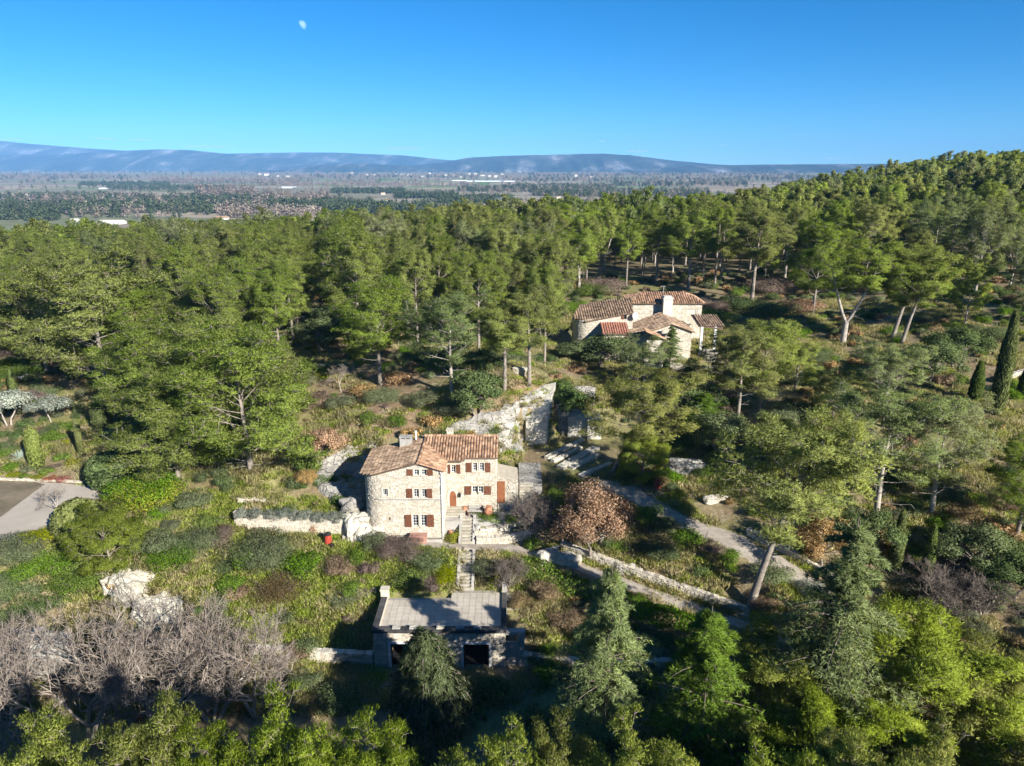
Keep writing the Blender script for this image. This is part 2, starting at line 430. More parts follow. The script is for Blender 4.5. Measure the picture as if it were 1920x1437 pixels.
_ctrl += [(-120,150,11),(-60,150,13),(0,170,15),(60,165,17),(100,150,20.5),(-150,220,3.5),(-60,220,7.5),(0,230,12),(60,230,13.5),(120,220,20),(160,160,27),
          (195,300,30),(138,300,18),(101,320,12),(52,300,10),(0,285,9),(-52,265,5),(-125,262,2),(-185,262,1),(200,420,24),(260,320,40),(300,200,44),(200,100,30),(120,80,20),
          (-150,350,-4),(-50,350,-3),(50,370,2),(0,450,-20),(-150,450,-22),(120,430,4),(-260,300,-2),(-260,200,2),(-260,420,-22),(60,480,-20),(200,520,-10),
          (0,26,.5),(-60,20,0),(60,24,4),(0,2,5),(27,6,9),(27,-4,12),(43,6,6),(10,6,4),(27,18,3),(62,2,6),(-30,2,3),(-60,0,3),(30,24,2.5),(0,-40,12),(100,20,9),(-100,40,1),(-100,90,8),(100,-40,12),(-100,-40,4),(-200,100,4),(200,-40,14),(-200,-40,-4)]
_C = np.array(_ctrl)
def _phi(r2): return np.sqrt(r2 + 9.0)
_A = _phi(((_C[:, None, :2] - _C[None, :, :2]) ** 2).sum(-1))
_w = np.linalg.solve(_A + np.eye(len(_C)) * -0.02, _C[:, 2] - 8.0)

# pieces of level ground: (polygon, z, blend width)
def _pz(l, z): return [tuple(atZ(a, b, z)[:2]) for a, b in l]
ROAD_PTS = [(*atZ(px, py, z)[:2], z) for px, py, z in [(1120,905,7.9),(1180,925,7.9),(1233,955,7.7),(1300,990,7.2),(1380,1020,6.9),(1440,1050,6.5),(1500,1085,6.0),(1550,1125,5.5),(1585,1180,4.6)]]
LOW_PTS = [(*atZ(px, py, z)[:2], z) for px, py, z in [(655,1012,5.35),(760,1018,5.3),(880,1025,5.25),(960,1030,5.15),(1040,1045,5.0),(1130,1078,4.6),(1200,1105,4.2),(1300,1140,3.8),(1400,1176,3.3),(1480,1212,2.9)]]
DRIVE = _pz([(-60,1040),(0,1026),(60,1018),(110,995),(150,960),(185,935),(185,912),(120,908),(60,905),(-60,905)], 6.0)
QUARRY = [(1.2,75.6),(5.3,75.8),(5.6,79.3),(10.6,80.2),(13.5,78),(13,72),(9,67.5),(3,68),(0.6,71)]

def H(x, y):
    x = np.asarray(x, float); y = np.asarray(y, float)
    sh = x.shape; xf = x.ravel(); yf = y.ravel()
    z = np.full(xf.shape, 8.0)
    near = (np.abs(xf) < 420) & (yf < 620) & (yf > -250)
    xn, yn = xf[near], yf[near]
    zn = np.full(xn.shape, 8.0)
    for k in range(0, len(xn), 20000):
        r2 = (xn[k:k + 20000, None] - _C[None, :, 0]) ** 2 + (yn[k:k + 20000, None] - _C[None, :, 1]) ** 2
        zn[k:k + 20000] += _phi(r2) @ _w
    zn = np.clip(zn, -6, 62)
    # small natural unevenness
    zn += (fbm(xn / 6.0, yn / 6.0, 3, 3) - 0.45) * 0.55 * sstep(52, 75, yn) + (fbm(xn / 2.0, yn / 2.0, 2, 9) - 0.37) * 0.16
    # level strips along the road and the lower path
    for pts, wid in ((ROAD_PTS, 1.7), (LOW_PTS, 1.0)):
        d, v = seg_dist(xn, yn, pts)
        f = 1 - sstep(wid, wid + 1.6, d); zn = zn * (1 - f) + v * f
    def pad(poly, zz, blend):
        nonlocal zn
        ins = in_poly(xn, yn, poly)
        d, _ = seg_dist(xn, yn, [(p[0], p[1], 0) for p in poly] + [(poly[0][0], poly[0][1], 0)])
        f = np.where(ins, 1.0, 1 - sstep(0, blend, d)); zn = zn * (1 - f) + zz * f
    pad(DRIVE, 6.0, 2.0)
    pad(QUARRY, 8.1, 0.9)
    pad([(-13.4, 58.6), (-5.6, 58.6), (-5.6, 63), (-12.5, 63)], 5.35, 1.4)          # under the tower
    pad([(-5.9, 58.3), (-0.6, 58.3), (-0.6, 60.0), (-5.9, 60.0)], 5.15, 0.7)    # foot of the house stairs
    pad([(-5.9, 60.9), (1.2, 60.9), (1.2, 65), (-5.9, 65)], 6.35, 0.7)          # beside the front door
    pad([(-11.6, 45.6), (1.6, 45.6), (1.6, 48.0), (-11.6, 48.0)], 0.0, 2.2)     # garage forecourt
    pad([(-10.3, 48.9), (-1.2, 48.9), (-1.2, 52.2), (-10.3, 52.2)], -0.5, 0.5)
    pad([(-0.6, 48.4), (0.7, 48.4), (0.7, 49.2), (-0.6, 49.2)], 0.0, 0.5)     # under the garage roof
    # cutting for the garden stairs between the garage terrace and the footpath
    rx = 1 - sstep(.75, 1.25, np.abs(xn + 3.83)); ry = sstep(53.3, 53.9, yn) * (1 - sstep(57.3, 57.9, yn))
    zn = np.minimum(zn, zn * (1 - rx * ry) + (3.05 + np.clip((yn - 54.05) / 3.25, 0, 1) * 1.85) * rx * ry)
    z[near] = zn
    # the hill falls away to the plain
    r = np.maximum(yf - 330 - 60 * sstep(60, 200, xf), 0) / 190.0
    r = np.maximum(r, np.maximum(-xf - 230, 0) / 160.0); r = np.maximum(r, np.maximum(xf - 330, 0) / 140.0); r = np.maximum(r, np.maximum(-yf - 120, 0) / 120.0)
    f = sstep(0, 1, r)
    pl = ZPLAIN + (fbm(xf / 500, yf / 500, 3, 5) - 0.45) * 3.0 * sstep(300, 900, np.hypot(xf, yf)) + 30.0 * sstep(2500, 8500, np.hypot(xf, yf))
    z = z * (1 - f) + pl * f
    return z.reshape(sh)

def hgt(x, y): return float(H(np.array([x]), np.array([y]))[0])

def hit(px, py, lo=30.0, hi=9000.0):
    """where the view through a pixel meets the terrain"""
    d = ray(px, py)
    t = np.concatenate([np.linspace(lo, 420, 900), np.geomspace(421, hi, 400)])
    P = d[None, :] * t[:, None]; P[:, 2] += CAM_Z
    below = P[:, 2] < H(P[:, 0], P[:, 1])
    k = int(np.argmax(below)) if below.any() else len(t) - 1
    a, b = t[max(k - 1, 0)], t[k]
    tt = np.linspace(a, b, 24); P = d[None, :] * tt[:, None]; P[:, 2] += CAM_Z
    below = P[:, 2] < H(P[:, 0], P[:, 1])
    k = int(np.argmax(below)) if below.any() else 23
    return P[k]

# ---------------------------------------------------------------- ground sheet
def _axis(a, b, step, far, r):
    c = list(np.arange(a, b + 1e-6, step)); s = step
    lo, hi = [], []
    v = c[0]
    while v > -far: s *= r; v = max(v - s, -far); lo.append(v)
    v = c[-1]; s = step
    while v < far: s *= r; v = min(v + s, far); hi.append(v)
    return np.array(lo[::-1] + c + hi)
GX = _axis(-62, 62, 0.62, 19000, 1.13); GY = _axis(38, 112, 0.62, 17000, 1.11)
GY = GY[GY > -2000]
gx, gy = np.meshgrid(GX, GY)
gz = H(gx, gy)
nx, ny = len(GX), len(GY)
idx = np.arange(nx * ny).reshape(ny, nx)
GF = np.stack([idx[:-1, :-1], idx[:-1, 1:], idx[1:, 1:], idx[1:, :-1]], -1).reshape(-1, 4)
# what covers the ground: r = green grass, g = pale stones and rock, b = brown needle litter
xf, yf = gx.ravel(), gy.ravel()
n1 = fbm(xf / 7, yf / 7, 4, 21); n2 = fbm(xf / 3, yf / 3, 3, 31)
LAWN = [tuple(hit(a, b)[:2]) for a, b in [(350,960),(420,975),(560,985),(640,1005),(690,1050),(860,1040),(870,1110),(715,1120),(690,1230),(470,1225),(440,1150),(440,1050),(340,1000)]]
LITTER = [tuple(hit(a, b)[:2]) for a, b in [(540,860),(560,720),(650,690),(760,700),(900,735),(1010,715),(1030,740),(960,790),(830,800),(760,815),(690,825),(620,850)]]
grass = sstep(0.46, 0.62, n1) * 0.45
dl, _ = seg_dist(xf, yf, [(p[0], p[1], 0) for p in LAWN + LAWN[:1]])
il = in_poly(xf, yf, LAWN)
grass = np.maximum(grass, np.where(il, 0.75 + 0.25 * n2, 0.7 * (1 - sstep(0, 2.5, dl))))
li = in_poly(xf, yf, LITTER)
litter = np.where(li, 0.55 + 0.4 * n2, 0.25 + 0.5 * sstep(0.42, 0.55, n2) * 0.6)
stone = sstep(0.58, 0.70, n2) * 0.6 * sstep(56, 62, yf)
gcol = np.stack([grass, stone, litter], -1)
gm, nt, out = new_mat('ground')
at = nt.nodes.new('ShaderNodeAttribute'); at.attribute_name = 'col'
sep = nt.nodes.new('ShaderNodeSeparateColor'); nt.links.new(at.outputs['Color'], sep.inputs[0])
pos = world_pos(nt)
nf = noise(nt, 1.7, 8, 0.7, pos); nm = noise(nt, 0.35, 5, 0.6, pos); nc = noise(nt, 6.0, 4, 0.7, pos)
base = ramp(nt, nf, [(0.25, (0.12, 0.105, 0.05)), (0.5, (0.23, 0.195, 0.105)), (0.75, (0.36, 0.30, 0.19))])
green = ramp(nt, nf, [(0.25, (0.10, 0.14, 0.025)), (0.5, (0.19, 0.235, 0.045)), (0.78, (0.33, 0.33, 0.10))])
brown = ramp(nt, nf, [(0.25, (0.13, 0.075, 0.045)), (0.5, (0.235, 0.15, 0.095)), (0.75, (0.35, 0.245, 0.165))])
pale = ramp(nt, nc, [(0.3, (0.28, 0.25, 0.20)), (0.6, (0.52, 0.48, 0.40))])
c = mixc(nt, mathn(nt, 'MULTIPLY', sep.outputs[2], ramp(nt, nm, [(0.35, 0.5), (0.6, 1.0)])), base, brown)
c = mixc(nt, mathn(nt, 'MULTIPLY', sep.outputs[0], ramp(nt, noise(nt, 0.9, 6, 0.7, pos), [(0.32, 0.15), (0.55, 1.0)])), c, green)
c = mixc(nt, mathn(nt, 'MULTIPLY', sep.outputs[1], ramp(nt, nf, [(0.5, 0.0), (0.62, 1.0)])), c, pale)
# the far plain: patchwork of dormant vineyards, orchards, hedges and fields
mp = nt.nodes.new('ShaderNodeMapping'); mp.inputs['Rotation'].default_value = (0, 0, 0.35); nt.links.new(pos, mp.inputs[0])
vo = nt.nodes.new('ShaderNodeTexVoronoi'); vo.inputs['Scale'].default_value = 0.0042; vo.distance = 'CHEBYCHEV'; nt.links.new(mp.outputs[0], vo.inputs['Vector'])
sepc = nt.nodes.new('ShaderNodeSeparateColor'); nt.links.new(vo.outputs['Color'], sepc.inputs[0])
pc = ramp(nt, sepc.outputs[0], [(0.0, (0.24, 0.21, 0.13)), (0.2, (0.34, 0.27, 0.18)), (0.38, (0.17, 0.19, 0.08)), (0.52, (0.40, 0.32, 0.22)), (0.66, (0.22, 0.21, 0.12)), (0.8, (0.16, 0.26, 0.06)), (0.9, (0.36, 0.31, 0.22)), (1.0, (0.28, 0.25, 0.17))])
pc.node.color_ramp.interpolation = 'CONSTANT'
pc = mixc(nt, 0.30, pc, ramp(nt, noise(nt, 0.035, 6, 0.65, pos), [(0.35, (0.09, 0.10, 0.055)), (0.65, (0.36, 0.30, 0.22))]))
sepp = nt.nodes.new('ShaderNodeSeparateXYZ'); nt.links.new(pos, sepp.inputs[0])
far = ramp(nt, mathn(nt, 'MULTIPLY_ADD', sepp.outputs[2], -0.1, -1.0), [(0.0, 0.0), (0.9, 1.0)])
c = mixc(nt, far, c, pc)
principled(nt, out, c, 0.95, mathn(nt, 'ADD', nf, mathn(nt, 'MULTIPLY', nc, 0.4)), 0.12, 0.7, 0.1)
gme = np_mesh('ground', np.stack([gx, gy, gz], -1), GF, cols=gcol, mats=[gm], smooth=True)
ground = place('ground', gme, kind='structure')

def strip(name, pts, half, mat, lift=0.05, seg=0.5, wob=0.25, across=6):
    P = np.array([p[:2] for p in pts]); L = np.concatenate([[0], np.cumsum(np.hypot(*np.diff(P, axis=0).T))])
    s = np.arange(0, L[-1], seg); cx = np.interp(s, L, P[:, 0]); cy = np.interp(s, L, P[:, 1])
    k = max(3, int(2.5 / seg)); ker = np.ones(k) / k
    cx = np.convolve(np.pad(cx, k, 'edge'), ker, 'same')[k:-k]; cy = np.convolve(np.pad(cy, k, 'edge'), ker, 'same')[k:-k]
    tx = np.gradient(cx); ty = np.gradient(cy); ln = np.hypot(tx, ty) + 1e-9; nxx, nyy = -ty / ln, tx / ln
    V = []
    for j in range(across + 1):
        o = (j / across * 2 - 1) * half * (1 + wob * (vnoise(s / 1.7, s * 0 + j // (across // 2 + 1), 77) - 0.5) * 2)
        X = cx + nxx * o; Y = cy + nyy * o; e = abs(j / across * 2 - 1)
        V.append(np.stack([X, Y, H(X, Y) + lift - (0.10 if e > 0.99 else 0)], -1))
    V = np.stack(V, 1); n = len(s); I = np.arange(n * (across + 1)).reshape(n, across + 1)
    F = np.stack([I[:-1, :-1], I[:-1, 1:], I[1:, 1:], I[1:, :-1]], -1).reshape(-1, 4)
    return place(name, np_mesh(name, V, F, mats=[mat], smooth=True), kind='structure')
strip('gravel_road', ROAD_PTS, 1.75, M['gravel'])
strip('footpath', LOW_PTS, 0.85, M['gravel'], wob=0.4)

def sheet(name, poly, step, mat, lift=0.05, zfun=None):
    P = np.array([p[:2] for p in poly]); a, b = P.min(0), P.max(0)
    xs = np.arange(a[0], b[0] + step, step); ys = np.arange(a[1], b[1] + step, step)
    X, Y = np.meshgrid(xs, ys); I = np.arange(X.size).reshape(X.shape)
    F = np.stack([I[:-1, :-1], I[:-1, 1:], I[1:, 1:], I[1:, :-1]], -1).reshape(-1, 4)
    Z = (H(X, Y) if zfun is None else zfun(X, Y)) + lift
    cxy = np.stack([X.ravel()[F].mean(1), Y.ravel()[F].mean(1)], -1)
    F = F[in_poly(cxy[:, 0], cxy[:, 1], poly)]
    return place(name, np_mesh(name, np.stack([X, Y, Z], -1), F, mats=[mat], smooth=True), kind='structure')
def slab(name, poly, z, mat):
    P = [np.array(p[:2]) for p in poly]; out = []
    for a, b in zip(P, P[1:] + P[:1]):
        n = max(1, int(np.hypot(*(b - a)) / .5))
        for k in range(n):
            q = a + (b - a) * k / n; w = .10 if n > 1 else 0
            out.append((q[0] + (vnoise(q[0] * .9, q[1] * .9, 4) - .5) * w * 2, q[1] + (vnoise(q[0] * .9 + 7, q[1] * .9, 5) - .5) * w * 2, z))
    me = bpy.data.meshes.new(name); me.from_pydata(out, [], [tuple(range(len(out)))]); me.materials.append(mat); me.update()
    if me.polygons[0].normal.z < 0: me.flip_normals()
    return place(name, me, kind='structure')
slab('driveway', DRIVE, 6.04, M['drive'])
slab('brown_lawn', _pz([(-60,1030),(-20,985),(30,950),(62,924),(84,910),(60,905),(-60,903)], 6.0), 6.075, M['brownlawn'])
# ---------------------------------------------------------------- plant builders (meshes shared by copies)
def unit(v): return v / (np.linalg.norm(v, axis=-1, keepdims=True) + 1e-9)
def rand_dirs(rg, n): return unit(rg.normal(size=(n, 3)))

def tubes_np(segs, n=5):
    """segs: array of (p0, p1, r0, r1) -> vertices, quads"""
    p0 = np.array([s[0] for s in segs], float); p1 = np.array([s[1] for s in segs], float)
    r0 = np.array([s[2] for s in segs]); r1 = np.array([s[3] for s in segs])
    t = unit(p1 - p0); ref = np.where(np.abs(t[:, 2:3]) < 0.9, np.array([[0, 0, 1.0]]), np.array([[1.0, 0, 0]]))
    a = unit(np.cross(t, ref)); b = np.cross(t, a)
    an = np.arange(n) * 2 * np.pi / n; ca, sa = np.cos(an), np.sin(an)
    ring = a[:, None] * ca[None, :, None] + b[:, None] * sa[None, :, None]
    V = np.stack([p0[:, None] + ring * r0[:, None, None], p1[:, None] + ring * r1[:, None, None]], 1)
    m = len(segs); base = np.arange(m)[:, None] * 2 * n; k = np.arange(n)[None]; k2 = (k + 1) % n
    F = np.stack([base + k, base + k2, base + n + k2, base + n + k], -1).reshape(-1, 4)
    return V.reshape(-1, 3), F

def blades(P, D, L, W, nrm, rg, n=4, spread=0.55):
    """tufts: n narrow pointed triangles from each point P along D; returns vertices, triangles, vertex normals"""
    m = len(P)
    d = unit(D[:, None] + rg.normal(size=(m, n, 3)) * spread)
    s = unit(np.cross(d, rand_dirs(rg, m * n).reshape(m, n, 3)))
    l = L[:, None, None] * rg.uniform(0.7, 1.25, (m, n, 1)); w = W * rg.uniform(0.7, 1.3, (m, n, 1))
    root = P[:, None] + d * l * 0.12
    V = np.stack([root - s * w, root + s * w, P[:, None] + d * l], 2)
    nv = unit(nrm[:, None, None] + rg.normal(size=(m, n, 1, 3)) * 0.35 + 0 * V)
    Vf = V.reshape(-1, 3); F = np.arange(m * n * 3).reshape(-1, 3); Nf = nv.reshape(-1, 3)
    g = np.cross(Vf[F[:, 1]] - Vf[F[:, 0]], Vf[F[:, 2]] - Vf[F[:, 0]])
    fl = (g * Nf[F[:, 0]]).sum(1) < 0
    F[fl] = F[fl][:, [0, 2, 1]]
    return Vf, F, Nf

def leaves(P, nrm, size, rg, aspect=1.6, tilt=0.7):
    """single leaf quads (two triangles) scattered at P, facing roughly along nrm"""
    m = len(P)
    n = unit(nrm + rg.normal(size=(m, 3)) * tilt)
    a = unit(np.cross(n, rand_dirs(rg, m))); b = np.cross(n, a)
    s = (size * rg.uniform(0.65, 1.3, m))[:, None]
    V = np.stack([P - a * s * aspect * 0.5, P - b * s * 0.5, P + a * s * aspect * 0.5, P + b * s * 0.5], 1).reshape(-1, 3)
    o = (np.arange(m) * 4)[:, None]
    F = np.concatenate([o + np.array([[0, 1, 2]]), o + np.array([[0, 2, 3]])])
    N_ = np.repeat(unit(nrm * 1.2 + n), 4, 0)
    return V, F, N_

def merge(parts):
    V, F, Nn = [], [], []; o = 0
    for v, f, n in parts:
        V.append(v); F.append(f + o); Nn.append(n); o += len(v)
    return np.concatenate(V), np.concatenate(F), np.concatenate(Nn)

def pine_mesh(seed, Ht=15.0, clear=0.42, R=4.6, flat=0.64, nl=17, lean=(0.0, 0.0), fork=0, clump=0.84, tufts=56, gap=0.05, foliage='pine', bark='bark', shapep=1.0, blade=0.25, bw=0.023, nb=6, tr=0.018):
    """an umbrella-crowned pine: bent trunk, rising limbs, needle clumps on the limb ends"""
    rg = np.random.default_rng(seed)
    segs = []; tips = []
    lx, ly = lean
    def trunk_at(t):
        b = math.sin(t * 2.6 + seed) * 0.25
        return np.array([lx * Ht * t ** 1.25 + b * 0.6 * t, ly * Ht * t ** 1.25 + math.cos(t * 3.1 + seed * 1.7) * 0.25 * t, Ht * t])
    r_base = Ht * tr
    stems = []
    top = 0.93
    if fork:
        ft = 0.16 + 0.1 * rg.random()
        n0 = 5
        for i in range(n0):
            a, b = i / n0 * ft, (i + 1) / n0 * ft
            segs.append((trunk_at(a), trunk_at(b), r_base * (1.25 - 0.2 * i / n0), r_base * (1.25 - 0.2 * (i + 1) / n0)))
        for q in range(fork):
            an = 2 * math.pi * q / fork + rg.random(); off = np.array([math.cos(an), math.sin(an), 0]) * R * (0.45 + 0.2 * rg.random())
            stems.append((ft, off, top - 0.08 * rg.random()))
    else:
        stems.append((0.0, np.zeros(3), top))
    for (t0, off, t1) in stems:
        def sp(t, t0=t0, off=off, t1=t1):
            u = (t - t0) / (t1 - t0)
            return trunk_at(t) + off * (u ** 0.8 if u > 0 else 0)
        ns = 12; rb = r_base * (0.72 if fork else 1.15)
        for i in range(ns):
            a = t0 + (t1 - t0) * i / ns; b = t0 + (t1 - t0) * (i + 1) / ns
            ra = rb * (1 - 0.85 * (i / ns)) ** 0.8; rc = rb * (1 - 0.85 * ((i + 1) / ns)) ** 0.8
            segs.append((sp(a), sp(b), ra, rc))
        k = max(5, int(nl / len(stems)))
        ga = rg.random() * 6.28
        for i in range(k):
            t = clear + (t1 - clear) * ((i + 0.5) / k) ** 0.9
            t = min(max(t, t0 + 0.05), t1)
            p = sp(t); h = (t - clear) / (1 - clear)              # 0 crown base .. 1 top
            ga += 2.399963 + rg.normal() * 0.3
            env = R * (0.55 + 0.62 * math.sin(math.pi * min(1, 0.22 + 0.62 * h ** shapep)) ** 0.8) * (0.82 + 0.28 * rg.random()) * min(1, 0.62 + h * 2.2)
            if fork: env *= 0.72
            if h > 0.85: env *= 0.55
            elev = math.radians(8 + 50 * h + rg.normal() * 9)
            d = np.array([math.cos(ga) * math.cos(elev), math.sin(ga) * math.cos(elev), math.sin(elev)])
            L = env; m = 5; q = p; rr = max(0.035, rb * (1 - 0.8 * t) * 0.38)
            for j in range(m):
                d = unit(d + np.array([0, 0, 0.10]) + rg.normal(size=3) * 0.13)
                qn = q + d * L / m
                segs.append((q, qn, rr * (1 - 0.16 * j), rr * (1 - 0.16 * (j + 1))))
                if j >= 1:
                    for s_ in range(2 if j < m - 1 else 3):
                        sd = unit(d * 0.7 + rand_dirs(rg, 1)[0] * 0.85 + np.array([0, 0, 0.28]))
                        sl = L * 0.28 * (0.6 + 0.7 * rg.random())
                        e1 = qn + sd * sl * 0.5; e2 = qn + unit(sd + np.array([0, 0, 0.3])) * sl
                        segs.append((qn, e1, rr * 0.42, rr * 0.3)); segs.append((e1, e2, rr * 0.3, 0.018))
                        tips.append((e2, p))
                        if j >= 2 and rg.random() < 0.8: tips.append((e1 + rg.normal(size=3) * 0.3, p))
                q = qn
            tips.append((q, p))
        tips.append((sp(t1), sp(max(t0, t1 - 0.25))))
        # dead lower branches
        for i in range(5):
            t = max(t0 + 0.03, clear * (0.55 + 0.5 * rg.random())); p = sp(t); an = rg.random() * 6.28
            d = np.array([math.cos(an), math.sin(an), 0.12 + 0.3 * rg.random()]); L = R * (0.25 + 0.35 * rg.random()); q = p
            for j in range(3):
                d = unit(d + rg.normal(size=3) * 0.22); qn = q + d * L / 3
                segs.append((q, qn, 0.05 - 0.013 * j, 0.037 - 0.012 * j))
                tw = qn + unit(d + rg.normal(size=3) * 0.8) * L * 0.22; segs.append((qn, tw, 0.02, 0.008))
                q = qn
    tips = [t for t in tips if rg.random() > gap]
    C = np.array([t[0] for t in tips]); O = np.array([t[1] for t in tips])
    nC = len(C)
    cr = clump * rg.uniform(0.65, 1.2, nC)
    parts = []
    cen = C.mean(0)
    outward = unit((C - (cen + np.array([0, 0, -Ht * 0.12]))))
    per = tufts
    u = rand_dirs(rg, nC * per).reshape(nC, per, 3)
    u[..., 2] = np.abs(u[..., 2]) * np.where(rg.random((nC, per)) < 0.80, 1, -0.7)
    u = unit(u + outward[:, None] * 0.35)
    rad = cr[:, None, None] * np.clip(np.abs(rg.normal(0.66, 0.27, (nC, per, 1))), 0.1, 1.3)
    P = C[:, None] + u * rad * np.array([1.0, 1.0, flat])
    nr = unit(u * 0.7 + outward[:, None] * 0.6 + np.array([0, 0, 0.3]))
    D = unit(u * 0.8 + np.array([0, 0, 0.75]))
    Lb = np.full(nC * per, blade)
    V, F, Nn = blades(P.reshape(-1, 3), D.reshape(-1, 3), Lb, bw, nr.reshape(-1, 3), rg, nb)
    # fine grey twigs inside the clumps
    tw = []
    for c, r in zip(C, cr):
        for j in range(3):
            e = c + rand_dirs(rg, 1)[0] * r * np.array([1, 1, flat]) * 0.85; tw.append((c - np.array([0, 0, r * 0.3]), e, 0.022, 0.008))
    Vt, Ft = tubes_np(segs, 6); Vw, Fw = tubes_np(tw, 3)
    wood = np_mesh('trunk', np.concatenate([Vt, Vw]), np.concatenate([Ft, Fw + len(Vt)]), mats=[M[bark], M['twig']], mat_idx=np.r_[np.zeros(len(Ft)), np.ones(len(Fw))], smooth=True)
    crown = np_mesh('crown', V, F, normals=Nn, mats=[M[foliage]])
    return wood, crown

def bare_mesh(seed, Ht=8.0, R=4.0, levels=5, mat='twig', multi=3, spread=0.75, up=0.18, r0=0.13):
    rg = np.random.default_rng(seed); big = []; fine = []
    def grow(p, d, L, r, lev):
        m = 3; q = p
        for j in range(m):
            d = unit(d + rg.normal(size=3) * 0.16 + np.array([0, 0, up * 0.35])); qn = q + d * L / m
            ra, rb = r * (1 - 0.12 * j), r * (1 - 0.12 * (j + 1))
            (big if lev < 2 else fine).append((q, qn, ra, rb)); q = qn
            if lev < levels and j >= 1:
                for s in range(2 if lev > 0 else 2):
                    nd = unit(d * 0.75 + rand_dirs(rg, 1)[0] * spread + np.array([0, 0, up]))
                    grow(q, nd, L * rg.uniform(0.52, 0.74), max(r * 0.6, 0.009), lev + 1)
    for k in range(multi):
        an = 2 * math.pi * k / max(1, multi) + rg.random()
        d = unit(np.array([math.cos(an) * (R / Ht) * (0.9 if multi > 1 else 0.05), math.sin(an) * (R / Ht) * (0.9 if multi > 1 else 0.05), 1.0]))
        grow(np.array([0, 0, -0.2]), d, Ht * 0.40, r0, 0)
    Vb, Fb = tubes_np(big, 6); Vf, Ff = tubes_np(fine, 3)
    tr = np_mesh('trunk', Vb, Fb, mats=[M['palebark' if mat == 'twig' else 'bark']], smooth=True)
    cr = np_mesh('crown', Vf, Ff, mats=[M[mat]], smooth=True)
    return tr, cr

def bush_mesh(seed, mat, R=1.0, Hh=1.0, n=900, leaf=0.09, lobes=9, twig='darktwig', tilt=0.7, aspect=1.6, spiky=0.0, stems=8, loose=0.5):
    """shrub about R wide each way and Hh high standing on the origin"""
    rg = np.random.default_rng(seed)
    C = np.stack([rg.uniform(-0.6, 0.6, lobes) * R, rg.uniform(-0.6, 0.6, lobes) * R, rg.uniform(0.28, 0.68, lobes) * Hh], -1)
    r = rg.uniform(0.32, 0.52, lobes)
    k = rg.integers(0, lobes, n); u = rand_dirs(rg, n)
    rad = (rg.uniform(1 - loose, 1.0, n) ** 0.6)[:, None] * r[k][:, None]
    P = C[k] + u * rad * np.array([R, R, Hh * 0.75])
    ok = P[:, 2] > 0.02; P = P[ok]; u = u[ok]
    nr = unit(u + np.array([0, 0, 0.35]))
    if spiky:
        V, F, Nn = blades(P, unit(u * 0.5 + np.array([0, 0, 0.9])), np.full(len(P), leaf * 2.8 * spiky), leaf * 0.2, nr, rg, 4)
    else:
        V, F, Nn = leaves(P, nr, leaf, rg, aspect, tilt)
    sg = []
    for j in range(stems):
        c = C[j % lobes]; sg.append((np.array([c[0] * 0.15, c[1] * 0.15, -0.1]), c * np.array([0.7, 0.7, 0.8]), 0.03 * R, 0.014 * R))
        for q in range(5): sg.append((c * np.array([0.7, 0.7, 0.8]), c + rand_dirs(rg, 1)[0] * 0.42 * np.array([R, R, Hh]), 0.012 * R, 0.005))
    Vt, Ft = tubes_np(sg, 4)
    T = np.concatenate([Ft[:, [0, 1, 2]], Ft[:, [0, 2, 3]]]) + len(V)
    return np_mesh('shrub', np.concatenate([V, Vt]), np.concatenate([F, T]), normals=np.concatenate([Nn, np.tile([[0, 0, 1.0]], (len(Vt), 1))]),
                   mats=[M[mat], M[twig]], mat_idx=np.r_[np.zeros(len(F)), np.ones(len(T))])

def dome_mesh(seed, mat, prof, n=2600, leaf=0.05, fuzz=0.05, square=0.0):
    """clipped plant: dense small leaves over a body of revolution; prof = [(radius, z), ...]"""
    rg = np.random.default_rng(seed); prof = np.array(prof, float)
    L = np.concatenate([[0], np.cumsum(np.hypot(*np.diff(prof, axis=0).T))])
    t = rg.random(n * 3) * L[-1]; r = np.interp(t, L, prof[:, 0]); z = np.interp(t, L, prof[:, 1])
    keep = rg.random(n * 3) < r / prof[:, 0].max() + 0.03; t, r, z = t[keep][:n], r[keep][:n], z[keep][:n]
    a = rg.random(len(r)) * 6.2832
    dr = np.interp(t + 0.02, L, prof[:, 0]) - r; dz = np.interp(t + 0.02, L, prof[:, 1]) - z
    ln = np.hypot(dr, dz) + 1e-9
    q = 1.0
    if square: q = 1 + square * (1 / np.maximum(np.abs(np.cos(a)), np.abs(np.sin(a))) - 1)
    rr = r * q + rg.normal(size=len(r)) * fuzz
    P = np.stack([rr * np.cos(a), rr * np.sin(a), z + rg.normal(size=len(r)) * fuzz], -1)
    nr = np.stack([dz / ln * np.cos(a), dz / ln * np.sin(a), -dr / ln], -1)
    V, F, Nn = leaves(P, nr, leaf, rg, 1.5, 0.55)
    # dense inner body, a little smaller
    b = MB(); b.lathe((0, 0, 0), [(max(0.01, p[0] * 0.93), p[1] * 0.97) for p in prof], 18)
    bv = np.array(b.v); bf = [f for f in b.f]
    T = []
    for f in bf:
        for j in range(1, len(f) - 1): T.append((f[0], f[j], f[j + 1]))
    T = np.array(T); bn = unit(bv - np.array([0, 0, prof[:, 1].mean()]))
    if square:
        an = np.arctan2(bv[:, 1], bv[:, 0]); qq = 1 + square * (1 / np.maximum(np.abs(np.cos(an)), np.abs(np.sin(an))) - 1); bv[:, :2] *= qq[:, None]
    return np_mesh('shrub', np.concatenate([V, bv]), np.concatenate([F, T + len(V)]), normals=np.concatenate([Nn, bn]), mats=[M[mat]])

